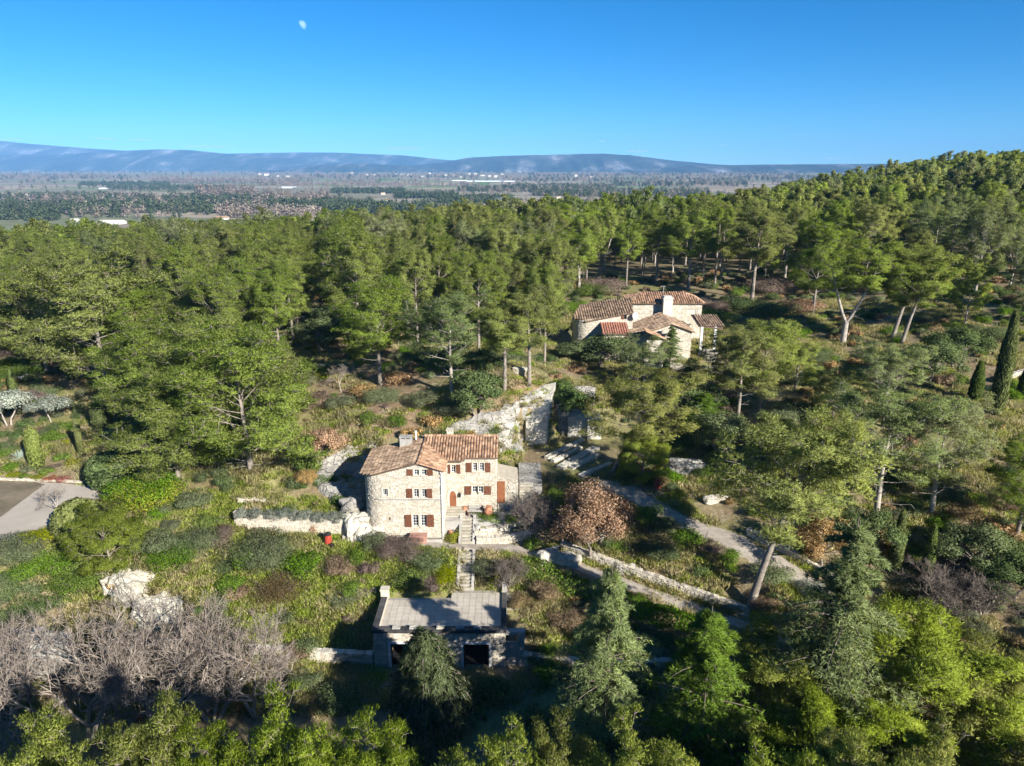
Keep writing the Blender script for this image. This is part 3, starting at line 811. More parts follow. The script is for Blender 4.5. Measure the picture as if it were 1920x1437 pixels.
def cypress_mesh(seed, Ht=8.0, R=0.7, mat='cypress', n=5200):
    rg = np.random.default_rng(seed)
    h = rg.random(n) ** 0.9; a = rg.random(n) * 6.2832
    env = R * np.clip(np.minimum(1.0, 0.35 + h * 5), 0, 1) * np.clip((1 - h) * 2.1, 0, 1) ** 0.65
    lump = 0.82 + 0.3 * vnoise(a * 1.6 + seed, h * 14, seed)
    r = env * lump * (0.72 + 0.28 * rg.random(n) ** 0.5)
    P = np.stack([r * np.cos(a), r * np.sin(a), 0.15 + h * (Ht - 0.35)], -1)
    o = np.stack([np.cos(a), np.sin(a), np.full(n, 0.25)], -1)
    V, F, Nn = blades(P, unit(o * 0.35 + np.array([0, 0, 1.0])), np.full(n, 0.40), 0.05, unit(o), rg, 3, 0.25)
    cr = np_mesh('crown', V, F, normals=Nn, mats=[M[mat]])
    b = MB(); b.tube([(0, 0, -0.2), (0, 0, Ht * 0.5), (0, 0, Ht * 0.9)], [0.12, 0.08, 0.03], 6)
    return b.mesh('trunk', M['bark'], True), cr

def cedar_mesh(seed, Ht=13.0, R=3.6, mat='cedar', tiers=24, droop=0.26, n_br=5, dens=1.0):
    """conical conifer: tiers of flat drooping branches, each fringed with sprays"""
    rg = np.random.default_rng(seed); segs = []; P = []; D = []; Nr = []
    ns = 10
    for i in range(ns):
        a, b = i / ns, (i + 1) / ns
        segs.append((np.array([0, 0, Ht * a - 0.2]), np.array([0, 0, Ht * b]), 0.2 * (1 - a) + 0.02, 0.2 * (1 - b) + 0.02))
    for t in range(tiers):
        h = 0.06 + 0.93 * (t / tiers) ** 0.92
        L = R * (1 - h) ** 0.8 * rg.uniform(0.8, 1.15) + 0.22
        a0 = rg.random() * 6.28
        for k in range(n_br):
            a = a0 + 6.2832 * k / n_br + rg.normal() * 0.35; l = L * rg.uniform(0.45, 1.25)
            if rg.random() < .12: continue
            p = np.array([0, 0, Ht * h + rg.normal() * 0.12]); d0 = np.array([math.cos(a), math.sin(a), 0.30]); side = np.array([-math.sin(a), math.cos(a), 0])
            m = 6; q = p; d = d0
            for j in range(m):
                d = unit(d + np.array([0, 0, -droop * 0.42]) + rg.normal(size=3) * 0.05); qn = q + d * l / m
                segs.append((q, qn, 0.03 * (1 - j / m) + 0.008, 0.03 * (1 - (j + 1) / m) + 0.006))
                w = l * 0.30 * (1 - 0.6 * j / m)
                kk = int(12 * dens)
                for s in range(kk):
                    sd = 1 if s % 2 else -1; f = rg.random()
                    o = side * sd * w * f + d * w * 0.4 * f
                    P.append(q + (qn - q) * rg.random() + o + np.array([0, 0, -0.16 * f * w])); D.append(unit(side * sd * 0.8 + d + np.array([0, 0, -0.2]))); Nr.append(unit(np.array([0, 0, 1.0]) + np.array([math.cos(a), math.sin(a), 0]) * 0.6))
                q = qn
            P.append(q); D.append(d); Nr.append(unit(d0))
    P, D, Nr = map(np.array, (P, D, Nr))
    V, F, Nn = blades(P, D, np.full(len(P), 0.22), 0.020, Nr, rg, 8, 0.75)
    Vt, Ft = tubes_np(segs, 5)
    return np_mesh('trunk', Vt, Ft, mats=[M['darktwig']], smooth=True), np_mesh('crown', V, F, normals=Nn, mats=[M[mat]])

def leafy_tree_mesh(seed, mat, Ht=5.0, R=3.0, clear=0.2, n=7000, leaf=0.13, bark='bark', lobes=26, multi=1, hollow=0.35):
    rg = np.random.default_rng(seed); segs = []; C = []
    for k in range(multi):
        an = 6.28 * k / multi + rg.random(); base = np.array([math.cos(an), math.sin(an), 0]) * 0.12 * (multi > 1)
        top = np.array([rg.normal() * 0.2 + math.cos(an) * R * 0.3 * (multi > 1), rg.normal() * 0.2 + math.sin(an) * R * 0.3 * (multi > 1), Ht * (clear + 0.25)])
        pts = [base + (top - base) * t + rg.normal(size=3) * 0.05 for t in (0, 0.33, 0.66, 1)]; pts[0][2] = -0.2
        for i in range(3): segs.append((pts[i], pts[i + 1], Ht * 0.028 * (1 - 0.2 * i), Ht * 0.028 * (1 - 0.2 * (i + 1))))
        for j in range(lobes // multi):
            u = rand_dirs(rg, 1)[0]; u[2] = abs(u[2]) * 1.0 - 0.25
            c = np.array([0, 0, Ht * (clear + (1 - clear) * 0.5)]) + u * np.array([R, R, Ht * (1 - clear) * 0.55]) * rg.uniform(0.45, 0.95)
            C.append(c); mid = (top + c) / 2 + rg.normal(size=3) * 0.15
            segs.append((top, mid, Ht * 0.012, Ht * 0.008)); segs.append((mid, c, Ht * 0.008, 0.015))
            for q in range(4): segs.append((c, c + rand_dirs(rg, 1)[0] * R * 0.25, 0.014, 0.005))
    C = np.array(C); m = len(C); r = rg.uniform(0.2, 0.36, m) * R
    k = rg.integers(0, m, n); u = rand_dirs(rg, n)
    P = C[k] + u * (rg.uniform(hollow, 1, n) * r[k])[:, None] * np.array([1, 1, 0.8])
    cen = np.array([0, 0, Ht * 0.45]); nr = unit(u + unit(P - cen) * 0.7)
    V, F, Nn = leaves(P, nr, leaf, rg, 1.5, 0.8)
    Vt, Ft = tubes_np(segs, 5)
    return np_mesh('trunk', Vt, Ft, mats=[M[bark]], smooth=True), np_mesh('crown', V, F, normals=Nn, mats=[M[mat]])

def weeping_mesh(seed, mat, Ht=6.0, R=2.6, n=260):
    rg = np.random.default_rng(seed); segs = []; P = []; D = []; Nr = []
    for i in range(8): segs.append((np.array([0.1 * math.sin(i), 0, Ht * i / 8 - 0.2]), np.array([0.1 * math.sin(i + 1), 0, Ht * (i + 1) / 8]), 0.2 * (1 - i / 9), 0.2 * (1 - (i + 1) / 9)))
    for k in range(n):
        h = rg.uniform(0.25, 1.0); a = rg.random() * 6.28; p = np.array([0, 0, Ht * h])
        l = R * (1.15 - h) ** 0.7 * rg.uniform(0.3, 1.15) * (.6 + .7 * vnoise(np.array([a * 1.3]), np.array([h * 4]), 5)[0]) + 0.25; d = np.array([math.cos(a), math.sin(a), 0.55]); q = p; m = 7
        for j in range(m):
            d = unit(d + np.array([0, 0, -0.38])); qn = q + d * l / m * 1.3
            segs.append((q, qn, 0.02, 0.012))
            for s in range(5):
                P.append(q + (qn - q) * rg.random() + rg.normal(size=3) * 0.07); D.append(unit(d + np.array([0, 0, -0.5]))); Nr.append(unit(np.array([math.cos(a), math.sin(a), 0.4])))
            q = qn
    P, D, Nr = map(np.array, (P, D, Nr)); P[:, 2] = np.maximum(P[:, 2], 0.1)
    V, F, Nn = blades(P, D, np.full(len(P), 0.30), 0.03, Nr, rg, 5, 0.6)
    Vt, Ft = tubes_np(segs, 4)
    return np_mesh('trunk', Vt, Ft, mats=[M['bark']], smooth=True), np_mesh('crown', V, F, normals=Nn, mats=[M[mat]])

def agave_mesh(seed, R=1.0, n=34):
    rg = np.random.default_rng(seed); b = MB()
    for k in range(n):
        a = rg.random() * 6.28; el = math.radians(rg.uniform(12, 78)); L = R * rg.uniform(0.8, 1.15); w = 0.085 * R
        d = np.array([math.cos(a) * math.cos(el), math.sin(a) * math.cos(el), math.sin(el)]); s = np.array([-math.sin(a), math.cos(a), 0]); up = np.cross(s, -d)
        p = [d * L * t + np.array([0, 0, -0.12 * L * t * t * math.cos(el)]) for t in (0.05, 0.45, 1.0)]
        v = [p[0] - s * w * .7, p[0] + s * w * .7, p[1] + s * w + up * .02, p[1] - s * w + up * .02, p[2], p[0] - up * .03, p[1] - up * .05 * R]
        b.add(v, [(0, 5, 6, 3), (5, 1, 2, 6), (3, 6, 4), (6, 2, 4)])
    return b.mesh('agave', M['agave'])

def mesh_size(me):
    v = np.empty(len(me.vertices) * 3, np.float32); me.vertices.foreach_get('co', v); v = v.reshape(-1, 3)
    return float(np.percentile(v[:, 2], 99.5)), float(np.percentile(v[:, 0], 98) - np.percentile(v[:, 0], 2) + np.percentile(v[:, 1], 98) - np.percentile(v[:, 1], 2)) / 2
ORD = ['first', 'second', 'third', 'fourth', 'fifth', 'sixth', 'seventh', 'eighth', 'ninth', 'tenth', 'eleventh', 'twelfth', 'thirteenth', 'fourteenth', 'fifteenth', 'sixteenth', 'seventeenth']
def tell_apart(items):
    """items: (object, pixel x); things with one and the same label are told apart from left to right"""
    by = {}
    for o, px in items: by.setdefault(o['label'], []).append((px, o))
    for lab, l in by.items():
        if len(l) < 2: continue
        l.sort(key=lambda t: t[0])
        for k, (px, o) in enumerate(l):
            o['label'] = lab + (', ' + (('left one', 'right one') if len(l) == 2 else ('left one', 'middle one', 'right one'))[k] if len(l) < 4 else ', %s from left' % ORD[min(k, 16)])
_PROTO = {}
def proto(key, fn):
    if key not in _PROTO: _PROTO[key] = fn()
    return _PROTO[key]

def plant(name, meshes, label, cat, loc, rz=0.0, scale=1.0, group=None, tilt=None):
    """tree thing with trunk and crown parts, or a one-mesh shrub"""
    sc = scale if hasattr(scale, '__len__') else (scale,) * 3
    if isinstance(meshes, tuple):
        t = thing(name, label, cat, loc, rz, group, sc)
        place('trunk', meshes[0], t); place('crown', meshes[1], t)
    else:
        t = place(name, meshes, None, loc, rz, sc, label, cat, group)
    if tilt: t.rotation_euler = (tilt[0], tilt[1], rz)
    return t
# ---------------------------------------------------------------- masonry helpers
class Path2:
    """wall line on the ground: s -> position and outward normal"""
    def __init__(s, pts):
        s.p = np.array(pts, float); s.L = np.concatenate([[0], np.cumsum(np.hypot(*np.diff(s.p, axis=0).T))]); s.len = s.L[-1]
    def at(s, t):
        t = min(max(t, 0), s.len); k = min(max(int(np.searchsorted(s.L, t)) - 1, 0), len(s.p) - 2)
        f = (t - s.L[k]) / (s.L[k + 1] - s.L[k] + 1e-9); q = s.p[k] + (s.p[k + 1] - s.p[k]) * f; d = s.p[k + 1] - s.p[k]; d = d / np.hypot(*d)
        return q, np.array([d[1], -d[0]])            # outward = right of travel
    def pos(s, t, z, off=0.0):
        q, n = s.at(t); return (q[0] + n[0] * off, q[1] + n[1] * off, z)

def wall_skin(mb, path, z0, z1, openings=(), reveal=0.22, m=0, step=None):
    """wall face with real openings (s0, s1, za, zb) and their reveals"""
    br = set([0.0, path.len]) | set(float(x) for x in path.L)
    for o in openings: br |= {o[0], o[1]}
    br = sorted(br); f1 = z1 if callable(z1) else (lambda t: z1); f0 = z0 if callable(z0) else (lambda t: z0)
    for a, b in zip(br[:-1], br[1:]):
        if b - a < 1e-6: continue
        mid = (a + b) / 2
        cut = sorted((o[2], o[3]) for o in openings if o[0] - 1e-6 <= mid <= o[1] + 1e-6)
        lo = None
        spans = []; cur = None
        for (za, zb) in cut:
            spans.append((cur, za)); cur = zb
        spans.append((cur, None))
        for (p, q) in spans:
            pa = f0(a) if p is None else p; pb = f0(b) if p is None else p; qa = f1(a) if q is None else q; qb = f1(b) if q is None else q
            mb.quad(path.pos(a, pa), path.pos(b, pb), path.pos(b, qb), path.pos(a, qa), m)
    for (a, b, za, zb) in openings:
        r = -reveal
        mb.quad(path.pos(a, za), path.pos(a, za, r), path.pos(a, zb, r), path.pos(a, zb), m)
        mb.quad(path.pos(b, za), path.pos(b, zb), path.pos(b, zb, r), path.pos(b, za, r), m)
        mb.quad(path.pos(a, zb), path.pos(a, zb, r), path.pos(b, zb, r), path.pos(b, zb), m)
        mb.quad(path.pos(a, za), path.pos(b, za), path.pos(b, za, r), path.pos(a, za, r), m)

def rubble(mb, path, z0, z1, openings=(), hr=(0.11, 0.20), wr=(0.14, 0.34), depth=0.045, gap=0.034, seed=1, m=0, s0=0.0, s1=None):
    """individual rough stones laid in uneven courses, standing proud of the mortar"""
    rg = random.Random(seed); f1 = z1 if callable(z1) else (lambda t: z1); f0 = z0 if callable(z0) else (lambda t: z0)
    s1 = path.len if s1 is None else s1
    zlo = min(f0(s0 + (s1 - s0) * k / 30) for k in range(31)); zhi = max(f1(s0 + (s1 - s0) * k / 30) for k in range(31))
    z = zlo
    while z < zhi - 0.03:
        h = rg.uniform(*hr); t = s0 + rg.uniform(0, 0.1)
        while t < s1 - 0.06:
            w = min(rg.uniform(*wr), s1 - t)
            a, b, c, d = t + gap * .5, t + w - gap * .5, z + rg.uniform(-.04, .045) + gap * .5, z + h + rg.uniform(-.045, .04) - gap * .5
            mid = (a + b) / 2
            c = max(c, f0(mid)); d = min(d, f1(mid))
            bad = d - c < 0.05 or b - a < 0.05
            for o in openings:
                if a < o[1] + .02 and b > o[0] - .02 and c < o[3] + .02 and d > o[2] - .02: bad = True
            if not bad:
                e = depth * rg.uniform(0.4, 1.25); j = lambda: rg.uniform(-.016, .016); ch = 0.018 + 0.012 * rg.random()
                o4 = [path.pos(a + j(), c + j(), .001), path.pos(b + j(), c + j(), .001), path.pos(b + j(), d + j(), .001), path.pos(a + j(), d + j(), .001)]
                i4 = [path.pos(a + ch + j(), c + ch, e), path.pos(b - ch + j(), c + ch, e), path.pos(b - ch, d - ch + j(), e), path.pos(a + ch, d - ch + j(), e)]
                mb.add(o4 + i4, [(4, 5, 6, 7), (0, 1, 5, 4), (1, 2, 6, 5), (2, 3, 7, 6), (3, 0, 4, 7)], m)
            t += w
        z += h

def window_unit(parent, path, a, b, za, zb, cols=2, rows=3, deep=0.13, leaves_=1):
    """window part with frame, glazing bars and panes as sub-parts"""
    f = MB(); w = 0.055
    def bar(s0, s1, c, d, off=-deep, t=0.05):
        p = [path.pos(s0, c, off), path.pos(s1, c, off), path.pos(s1, d, off), path.pos(s0, d, off)]
        q = [path.pos(s0, c, off - t), path.pos(s1, c, off - t), path.pos(s1, d, off - t), path.pos(s0, d, off - t)]
        f.add(p + q, [(0, 1, 2, 3), (7, 6, 5, 4), (0, 4, 5, 1), (1, 5, 6, 2), (2, 6, 7, 3), (3, 7, 4, 0)])
    bar(a, a + w, za, zb); bar(b - w, b, za, zb); bar(a + w, b - w, za, za + w); bar(a + w, b - w, zb - w, zb)
    for k in range(1, cols): x = a + (b - a) * k / cols; bar(x - .014, x + .014, za + w, zb - w, -deep - .006, .03)
    for k in range(1, rows): z = za + (zb - za) * k / rows; bar(a + w, b - w, z - .014, z + .014, -deep - .009, .03)
    win = f.build('window', M['white'], parent)
    me = None
    for i in range(cols):
        for j in range(rows):
            g = MB(); s0 = a + w * .6 + (b - a - 1.2 * w) * i / cols; s1 = a + w * .6 + (b - a - 1.2 * w) * (i + 1) / cols
            c = za + w * .6 + (zb - za - 1.2 * w) * j / rows; d = za + w * .6 + (zb - za - 1.2 * w) * (j + 1) / rows
            g.quad(path.pos(s0, c, -deep - .028), path.pos(s1, c, -deep - .028), path.pos(s1, d, -deep - .028), path.pos(s0, d, -deep - .028))
            g.build('pane', M['glass'], win)
    return win

def frame_surround(parent, path, a, b, za, zb, w=0.13, proud=0.045, mat='dressed', name='window_surround', sill=True):
    f = MB()
    def bx(s0, s1, c, d, pr):
        p = [path.pos(s0, c, 0), path.pos(s1, c, 0), path.pos(s1, d, 0), path.pos(s0, d, 0)]; q = [path.pos(s0, c, pr), path.pos(s1, c, pr), path.pos(s1, d, pr), path.pos(s0, d, pr)]
        f.add(p + q, [(4, 5, 6, 7), (0, 1, 5, 4), (1, 2, 6, 5), (2, 3, 7, 6), (3, 0, 4, 7)])
    bx(a - w, a, za, zb, proud); bx(b, b + w, za, zb, proud); bx(a - w, b + w, zb, zb + w, proud + .004)
    if sill: bx(a - w - .03, b + w + .03, za - .10, za, proud + .05)
    return f.build(name, M[mat], parent)

def shutter(parent, path, a, b, za, zb, off=0.05):
    """board shutter hung flat on the wall: separate boards and two battens"""
    f = MB(); n = max(3, int(round((b - a) / 0.16)))
    def bx(s0, s1, c, d, o0, o1):
        p = [path.pos(s0, c, o0), path.pos(s1, c, o0), path.pos(s1, d, o0), path.pos(s0, d, o0)]; q = [path.pos(s0, c, o1), path.pos(s1, c, o1), path.pos(s1, d, o1), path.pos(s0, d, o1)]
        f.add(p + q, [(4, 5, 6, 7), (3, 2, 1, 0), (0, 1, 5, 4), (1, 2, 6, 5), (2, 3, 7, 6), (3, 0, 4, 7)])
    for k in range(n):
        bx(a + (b - a) * k / n + .006, a + (b - a) * (k + 1) / n - .006, za, zb, off, off + .035)
    for t in (0.2, 0.8):
        z = za + (zb - za) * t; bx(a + .01, b - .01, z - .05, z + .05, off + .035, off + .06)
    return f.build('shutter', M['wood'], parent)

def tiles(mb, origin, u, v, inside, pitch=0.26, length=0.40, rad=0.105, seed=1, m=0, ulim=None, vlim=None):
    """rounded clay cover tiles over darker channels; u along the eave, v up the slope; inside(x, y) keeps a tile"""
    rg = random.Random(seed); o = np.array(origin, float); u = unit(np.array(u, float)); v = unit(np.array(v, float)); n = np.cross(u, v)
    if n[2] < 0: n = -n
    nu0, nu1 = int(ulim[0] / pitch) - 1, int(ulim[1] / pitch) + 1; nv0, nv1 = int(vlim[0] / length) - 1, int(vlim[1] / length) + 1
    for i in range(nu0, nu1 + 1):
        for j in range(nv0, nv1 + 1):
            c = o + u * (i * pitch) + v * ((j + 0.5) * length)
            if not inside(c[0], c[1]): continue
            jit = rg.uniform(-.012, .012); r0 = rad * rg.uniform(0.95, 1.08); r1 = r0 * 0.82; lo = v * (j * length - .03); hi = v * ((j + 1) * length + .03)
            vs = []
            for base, r, lift in ((lo, r0, .022), (hi, r1, 0.0)):
                for k in range(5):
                    a = math.pi * k / 4
                    vs.append(o + u * (i * pitch + jit + math.cos(a) * r) + n * (math.sin(a) * r * .8 + lift + .01) + base)
            mb.add(vs, [(k, k + 5, k + 6, k + 1) for k in range(4)] + [(0, 1, 2, 3, 4)], m)

def roof_sheet(mb, poly3, thick=0.10, m=0):
    n = len(poly3); top = [tuple(p) for p in poly3]; bot = [(p[0], p[1], p[2] - thick) for p in poly3]
    mb.add(top + bot, [tuple(range(n)), tuple(range(2 * n - 1, n - 1, -1))] + [(k, n + k, n + (k + 1) % n, (k + 1) % n) for k in range(n)], m)

# ---------------------------------------------------------------- the tall stone house
def cz(cx, cy, Y):                     # measured on an enlargement of the photograph
    return atY(640 + cx / 4.79, 760 + cy / 4.79, Y)
YF, YR = 59.45, 62.2
XC, XL, XRT, XRIDGE = -6.35, -13.75, -1.5, -8.5
def zroof(x, y=0): return 13.05 - 0.275 * (XRIDGE - x) if x < XRIDGE else 13.05 - 0.33 * (x - XRIDGE)
house = thing('stone_house', 'tall pale stone house with rounded end, brown shutters and clay tile roof below the quarry', 'house', (-7.5, 62, 5.4))
house.location = (0, 0, 0)
arc = [(-11.9 - 1.85 * math.sin(a), 61.3 - 1.85 * math.cos(a)) for a in np.linspace(0, math.pi / 2, 10)]
tower = Path2(arc[::-1][:1] and [(XL, 66.2)] + arc[::-1] + [(XC, YF)])      # travels left to right, outward to the camera
S_FRONT = tower.len - (XC + 11.9)                                            # s where the straight front begins
def sx(x): return S_FRONT + (x + 11.9)
def ts_z1(t):
    q, _ = tower.at(t); return zroof(q[0]) - 0.06
ops = []
def front_pair(c0, c1, c2, c3, y0, y1):
    a, b = cz(c0, (y0 + y1) / 2, YF)[0], cz(c1, (y0 + y1) / 2, YF)[0]; c, d = cz(c2, (y0 + y1) / 2, YF)[0], cz(c3, (y0 + y1) / 2, YF)[0]
    z0, z1 = cz(650, y1, YF)[2], cz(650, y0, YF)[2]
    return [(sx(a), sx(b), z0, z1), (sx(c), sx(d), z0, z1)]
PAIRS = [(front_pair(652, 698, 718, 763, 577, 628), (588, 642, 767, 822), 2, 2), (front_pair(648, 697, 720, 764, 752, 828), (585, 640, 766, 818), 2, 3), (front_pair(640, 695, 713, 766, 985, 1088), (570, 632, 769, 833), 2, 4)]
for p in PAIRS: ops += p[0]
small = (sx(cz(371, 780, YF + .05)[0]), sx(cz(418, 780, YF)[0]), cz(390, 815, YF)[2], cz(390, 750, YF)[2])
slot = (sx(cz(426, 1020, YF)[0]), sx(cz(442, 1020, YF)[0]), cz(430, 1036, YF)[2], cz(430, 1007, YF)[2])
ops += [small, slot]
b = MB(); wall_skin(b, tower, 4.2, ts_z1, ops); b.build('tower_wall', M['mortar'], house)
side = Path2([(XC, YF), (XC, YR + .2)])
b = MB(); wall_skin(b, side, 4.2, lambda t: zroof(XC) - .06); b.build('side_wall', M['mortar'], house)
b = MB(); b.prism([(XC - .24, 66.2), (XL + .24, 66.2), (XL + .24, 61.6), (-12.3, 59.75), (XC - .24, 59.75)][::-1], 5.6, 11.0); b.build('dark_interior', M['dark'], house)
b = MB(); rubble(b, tower, 4.3, ts_z1, [(o[0] - .14, o[1] + .14, o[2] - .1, o[3] + .14) for o in ops], seed=3)
rubble(b, side, 4.3, lambda t: zroof(XC) - .08, seed=4)
b.build('rubble_stones', M['stone'], house, kind='stuff')
for (pr, sh, cols, rows) in PAIRS:
    for o in pr:
        window_unit(house, tower, *o, cols, rows); frame_surround(house, tower, *o, w=.10)
    z0, z1 = pr[0][2], pr[0][3]; ym = 600
    for q in ((sh[0], sh[1]), (sh[2], sh[3])):
        yy = {0: 600, 1: 797, 2: 1040}[[p[0] for p in PAIRS].index(pr)]
        shutter(house, tower, sx(cz(q[0], yy, YF)[0]), sx(cz(q[1], yy, YF)[0]), z0 - .03, z1 + .03)
window_unit(house, tower, *small, 3, 1); frame_surround(house, tower, *small, w=.10)
b = MB(); b.quad(tower.pos(slot[0], slot[2], -.15), tower.pos(slot[1], slot[2], -.15), tower.pos(slot[1], slot[3], -.15), tower.pos(slot[0], slot[3], -.15)); b.build('slot_shutter', M['wood'], house)
# string course
b = MB(); zc = cz(620, 846, YF)[2]
ss = np.linspace(sx(cz(335, 840, YF)[0]) - .3, tower.len - .25, 24)
for a_, b_ in zip(ss[:-1], ss[1:]):
    v = [tower.pos(a_, zc - .06, 0), tower.pos(b_, zc - .06, 0), tower.pos(b_, zc + .06, 0), tower.pos(a_, zc + .06, 0), tower.pos(a_, zc - .04, .10), tower.pos(b_, zc - .04, .10), tower.pos(b_, zc + .05, .12), tower.pos(a_, zc + .05, .12)]
    b.add(v, [(4, 5, 6, 7), (0, 1, 5, 4), (3, 7, 6, 2)])
b.build('string_course', M['concrete'], house)
# tower roof: two planes, outline follows the rounded wall
OV = 0.28
def tower_out(x, y):
    if x > XC + 0.12 + OV * .4 or y < YF - OV * .75 or y > 66.4: return False
    if x < -11.9 and y < 61.3: return math.hypot(x + 11.9, y - 61.3) < 1.85 + OV
    return x > XL - OV
leftpoly = [(XRIDGE, YF - OV * .75)] + [(-11.9 - (1.85 + OV) * math.sin(a), 61.3 - (1.85 + OV) * math.cos(a)) for a in np.linspace(0, math.pi / 2, 10)] + [(XL - OV, 66.3), (XRIDGE, 66.3)]
leftpoly[0] = (XRIDGE, YF - OV); 
rightpoly = [(XRIDGE, YF - OV), (XRIDGE, 66.3), (-6.9, 66.3), (XC + OV * .6, 62.0), (XC + OV * .6, YF - OV)]
b = MB(); roof_sheet(b, [(x, y, zroof(x)) for x, y in leftpoly]); roof_sheet(b, [(x, y, zroof(x)) for x, y in rightpoly]); rf = b.build('tower_roof', M['under'], house)
b = MB()
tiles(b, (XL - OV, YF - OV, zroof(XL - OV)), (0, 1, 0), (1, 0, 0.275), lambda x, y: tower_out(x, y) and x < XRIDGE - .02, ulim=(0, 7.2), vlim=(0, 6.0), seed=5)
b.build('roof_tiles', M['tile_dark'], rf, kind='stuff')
def valley_ok(x, y): return in_poly(np.array([x]), np.array([y]), rightpoly)[0]
b = MB(); tiles(b, (XC + OV, YF - OV, zroof(XC + OV)), (0, 1, 0), (-1, 0, 0.33), lambda x, y: x > XRIDGE + .02 and valley_ok(x, y), ulim=(0, 7.2), vlim=(0, 2.6), seed=6)
b.build('roof_tiles', M['tile'], rf, kind='stuff')
b = MB()
for k in range(17): y = YF - OV + k * .41; b.tube([(XRIDGE, y, 13.05 + .05), (XRIDGE, y + .46, 13.05 + .03)], [.125, .105], 8)
b.build('ridge_tiles', M['tile'], rf, kind='stuff')
# drainpipe at the corner
b = MB(); px_ = XC - .10; b.tube([(px_, YF - .26, zroof(XC) - .15), (px_, YF - .10, zroof(XC) - .5), (px_, YF - .10, 5.6)], .05, 8)
for z in (6.4, 8.2, 10.0, 11.6): b.box(px_ - .07, px_ + .07, YF - .16, YF - .02, z - .02, z + .02)
b.build('drainpipe', M['white'], house)
# right wing with the front door
wing = Path2([(XC + .02, YR), (XRT, YR), (XRT, 66.4)])
def wx(x): return x - (XC + .02)
def wop(c0, c1, y0, y1):
    return (wx(cz(c0, (y0 + y1) / 2, YR)[0]), wx(cz(c1, (y0 + y1) / 2, YR)[0]), cz(1000, y1, YR)[2], cz(1000, y0, YR)[2])
W1a, W1b = wop(1180, 1220, 517, 590), wop(1240, 1282, 517, 590)
W2a, W2b = wop(1175, 1222, 727, 785), wop(1229, 1274, 727, 785)
W3 = wop(986, 1026, 535, 605)
dz0, dz1 = cz(1000, 905, YR)[2], cz(1000, 768, YR)[2]
DOORZ = dz0
da, db = wx(cz(972, 850, YR)[0]), wx(cz(1034, 850, YR)[0])
door_op = (da, db, dz0, dz1 - .55)
wops = [W1a, W1b, W2a, W2b, W3, door_op]
ZE = 12.42
b = MB(); wall_skin(b, wing, 6.0, ZE, wops); b.build('wing_wall', M['mortar'], house)
b = MB(); rubble(b, wing, 6.0, ZE - .05, [(o[0] - .12, o[1] + .12, o[2] - .1, o[3] + .12) for o in wops[:5]] + [(da - .3, db + .3, dz0, dz1 + .3)], seed=9); b.build('rubble_stones', M['stone'], house, kind='stuff')
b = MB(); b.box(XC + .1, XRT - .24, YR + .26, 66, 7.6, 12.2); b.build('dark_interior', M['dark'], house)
for o, c, r in ((W1a, 2, 3), (W1b, 2, 3), (W2a, 2, 2), (W2b, 2, 2), (W3, 2, 3)):
    window_unit(house, wing, *o, c, r); frame_surround(house, wing, *o, w=.07)
for c0, c1, y0, y1 in ((1120, 1168, 515, 600), (1291, 1340, 515, 600), (1108, 1165, 725, 802), (1280, 1345, 725, 802), (1031, 1070, 533, 612), (958, 978, 533, 612)):
    o = wop(c0, c1, y0, y1); shutter(house, wing, max(o[0], .03), o[1], o[2], o[3])
# pointed arch door
def arch(a, b_, z0, z1, n=8):
    w = b_ - a; zs = z0 + (z1 - z0) * .55; pts = [(a, z0)]
    for k in range(n + 1): t = k / n; pts.append((a + w * .5 * (1 - math.cos(t * math.pi / 2)) , zs + (z1 - zs) * math.sin(t * math.pi / 2) ** .9))
    for k in range(n - 1, -1, -1): t = k / n; pts.append((b_ - w * .5 * (1 - math.cos(t * math.pi / 2)), zs + (z1 - zs) * math.sin(t * math.pi / 2) ** .9))
    pts.append((b_, z0)); return pts
ip = arch(da, db, dz0, dz1); op_ = arch(da - .22, db + .22, dz0, dz1 + .26)
b = MB()
for k in range(len(ip) - 1):
    b.quad(wing.pos(*op_[k], .07), wing.pos(*ip[k], .07), wing.pos(*ip[k + 1], .07), wing.pos(*op_[k + 1], .07))
    b.quad(wing.pos(*op_[k], .0), wing.pos(*op_[k], .07), wing.pos(*op_[k + 1], .07), wing.pos(*op_[k + 1], .0))
    b.quad(wing.pos(*ip[k], .07), wing.pos(*ip[k], -.2), wing.pos(*ip[k + 1], -.2), wing.pos(*ip[k + 1], .07))
b.build('door_arch', M['dressed'], house)
b = MB(); b.add([wing.pos(*p, .045) for p in ip], [tuple(range(len(ip)))[::-1]])
for k in range(1, 5):
    s_ = da + (db - da) * k / 5; b.quad(wing.pos(s_ - .012, dz0 + .02, .052), wing.pos(s_ + .012, dz0 + .02, .052), wing.pos(s_ + .012, dz1 - .5, .052), wing.pos(s_ - .012, dz1 - .5, .052), 1)
dr = b.build('door', [M['door'], M['wood']], house)
b = MB(); b.tube([wing.pos(db - .12, dz0 + 1.0, .05), wing.pos(db - .12, dz0 + 1.0, .11)], .035, 8); b.build('handle', M['black'], dr)
p = cz(1065, 800, YR); b = MB(); b.box(p[0] - .09, p[0] + .09, YR - .3, YR - .12, p[2] - .2, p[2] + .12); b.lathe((p[0], YR - .21, p[2] + .12), [(.15, 0), (.02, .16)], 6); b.tube([(p[0], YR, p[2] + .3), (p[0], YR - .21, p[2] + .3)], .015, 5)
b.build('lantern', M['black'], house)
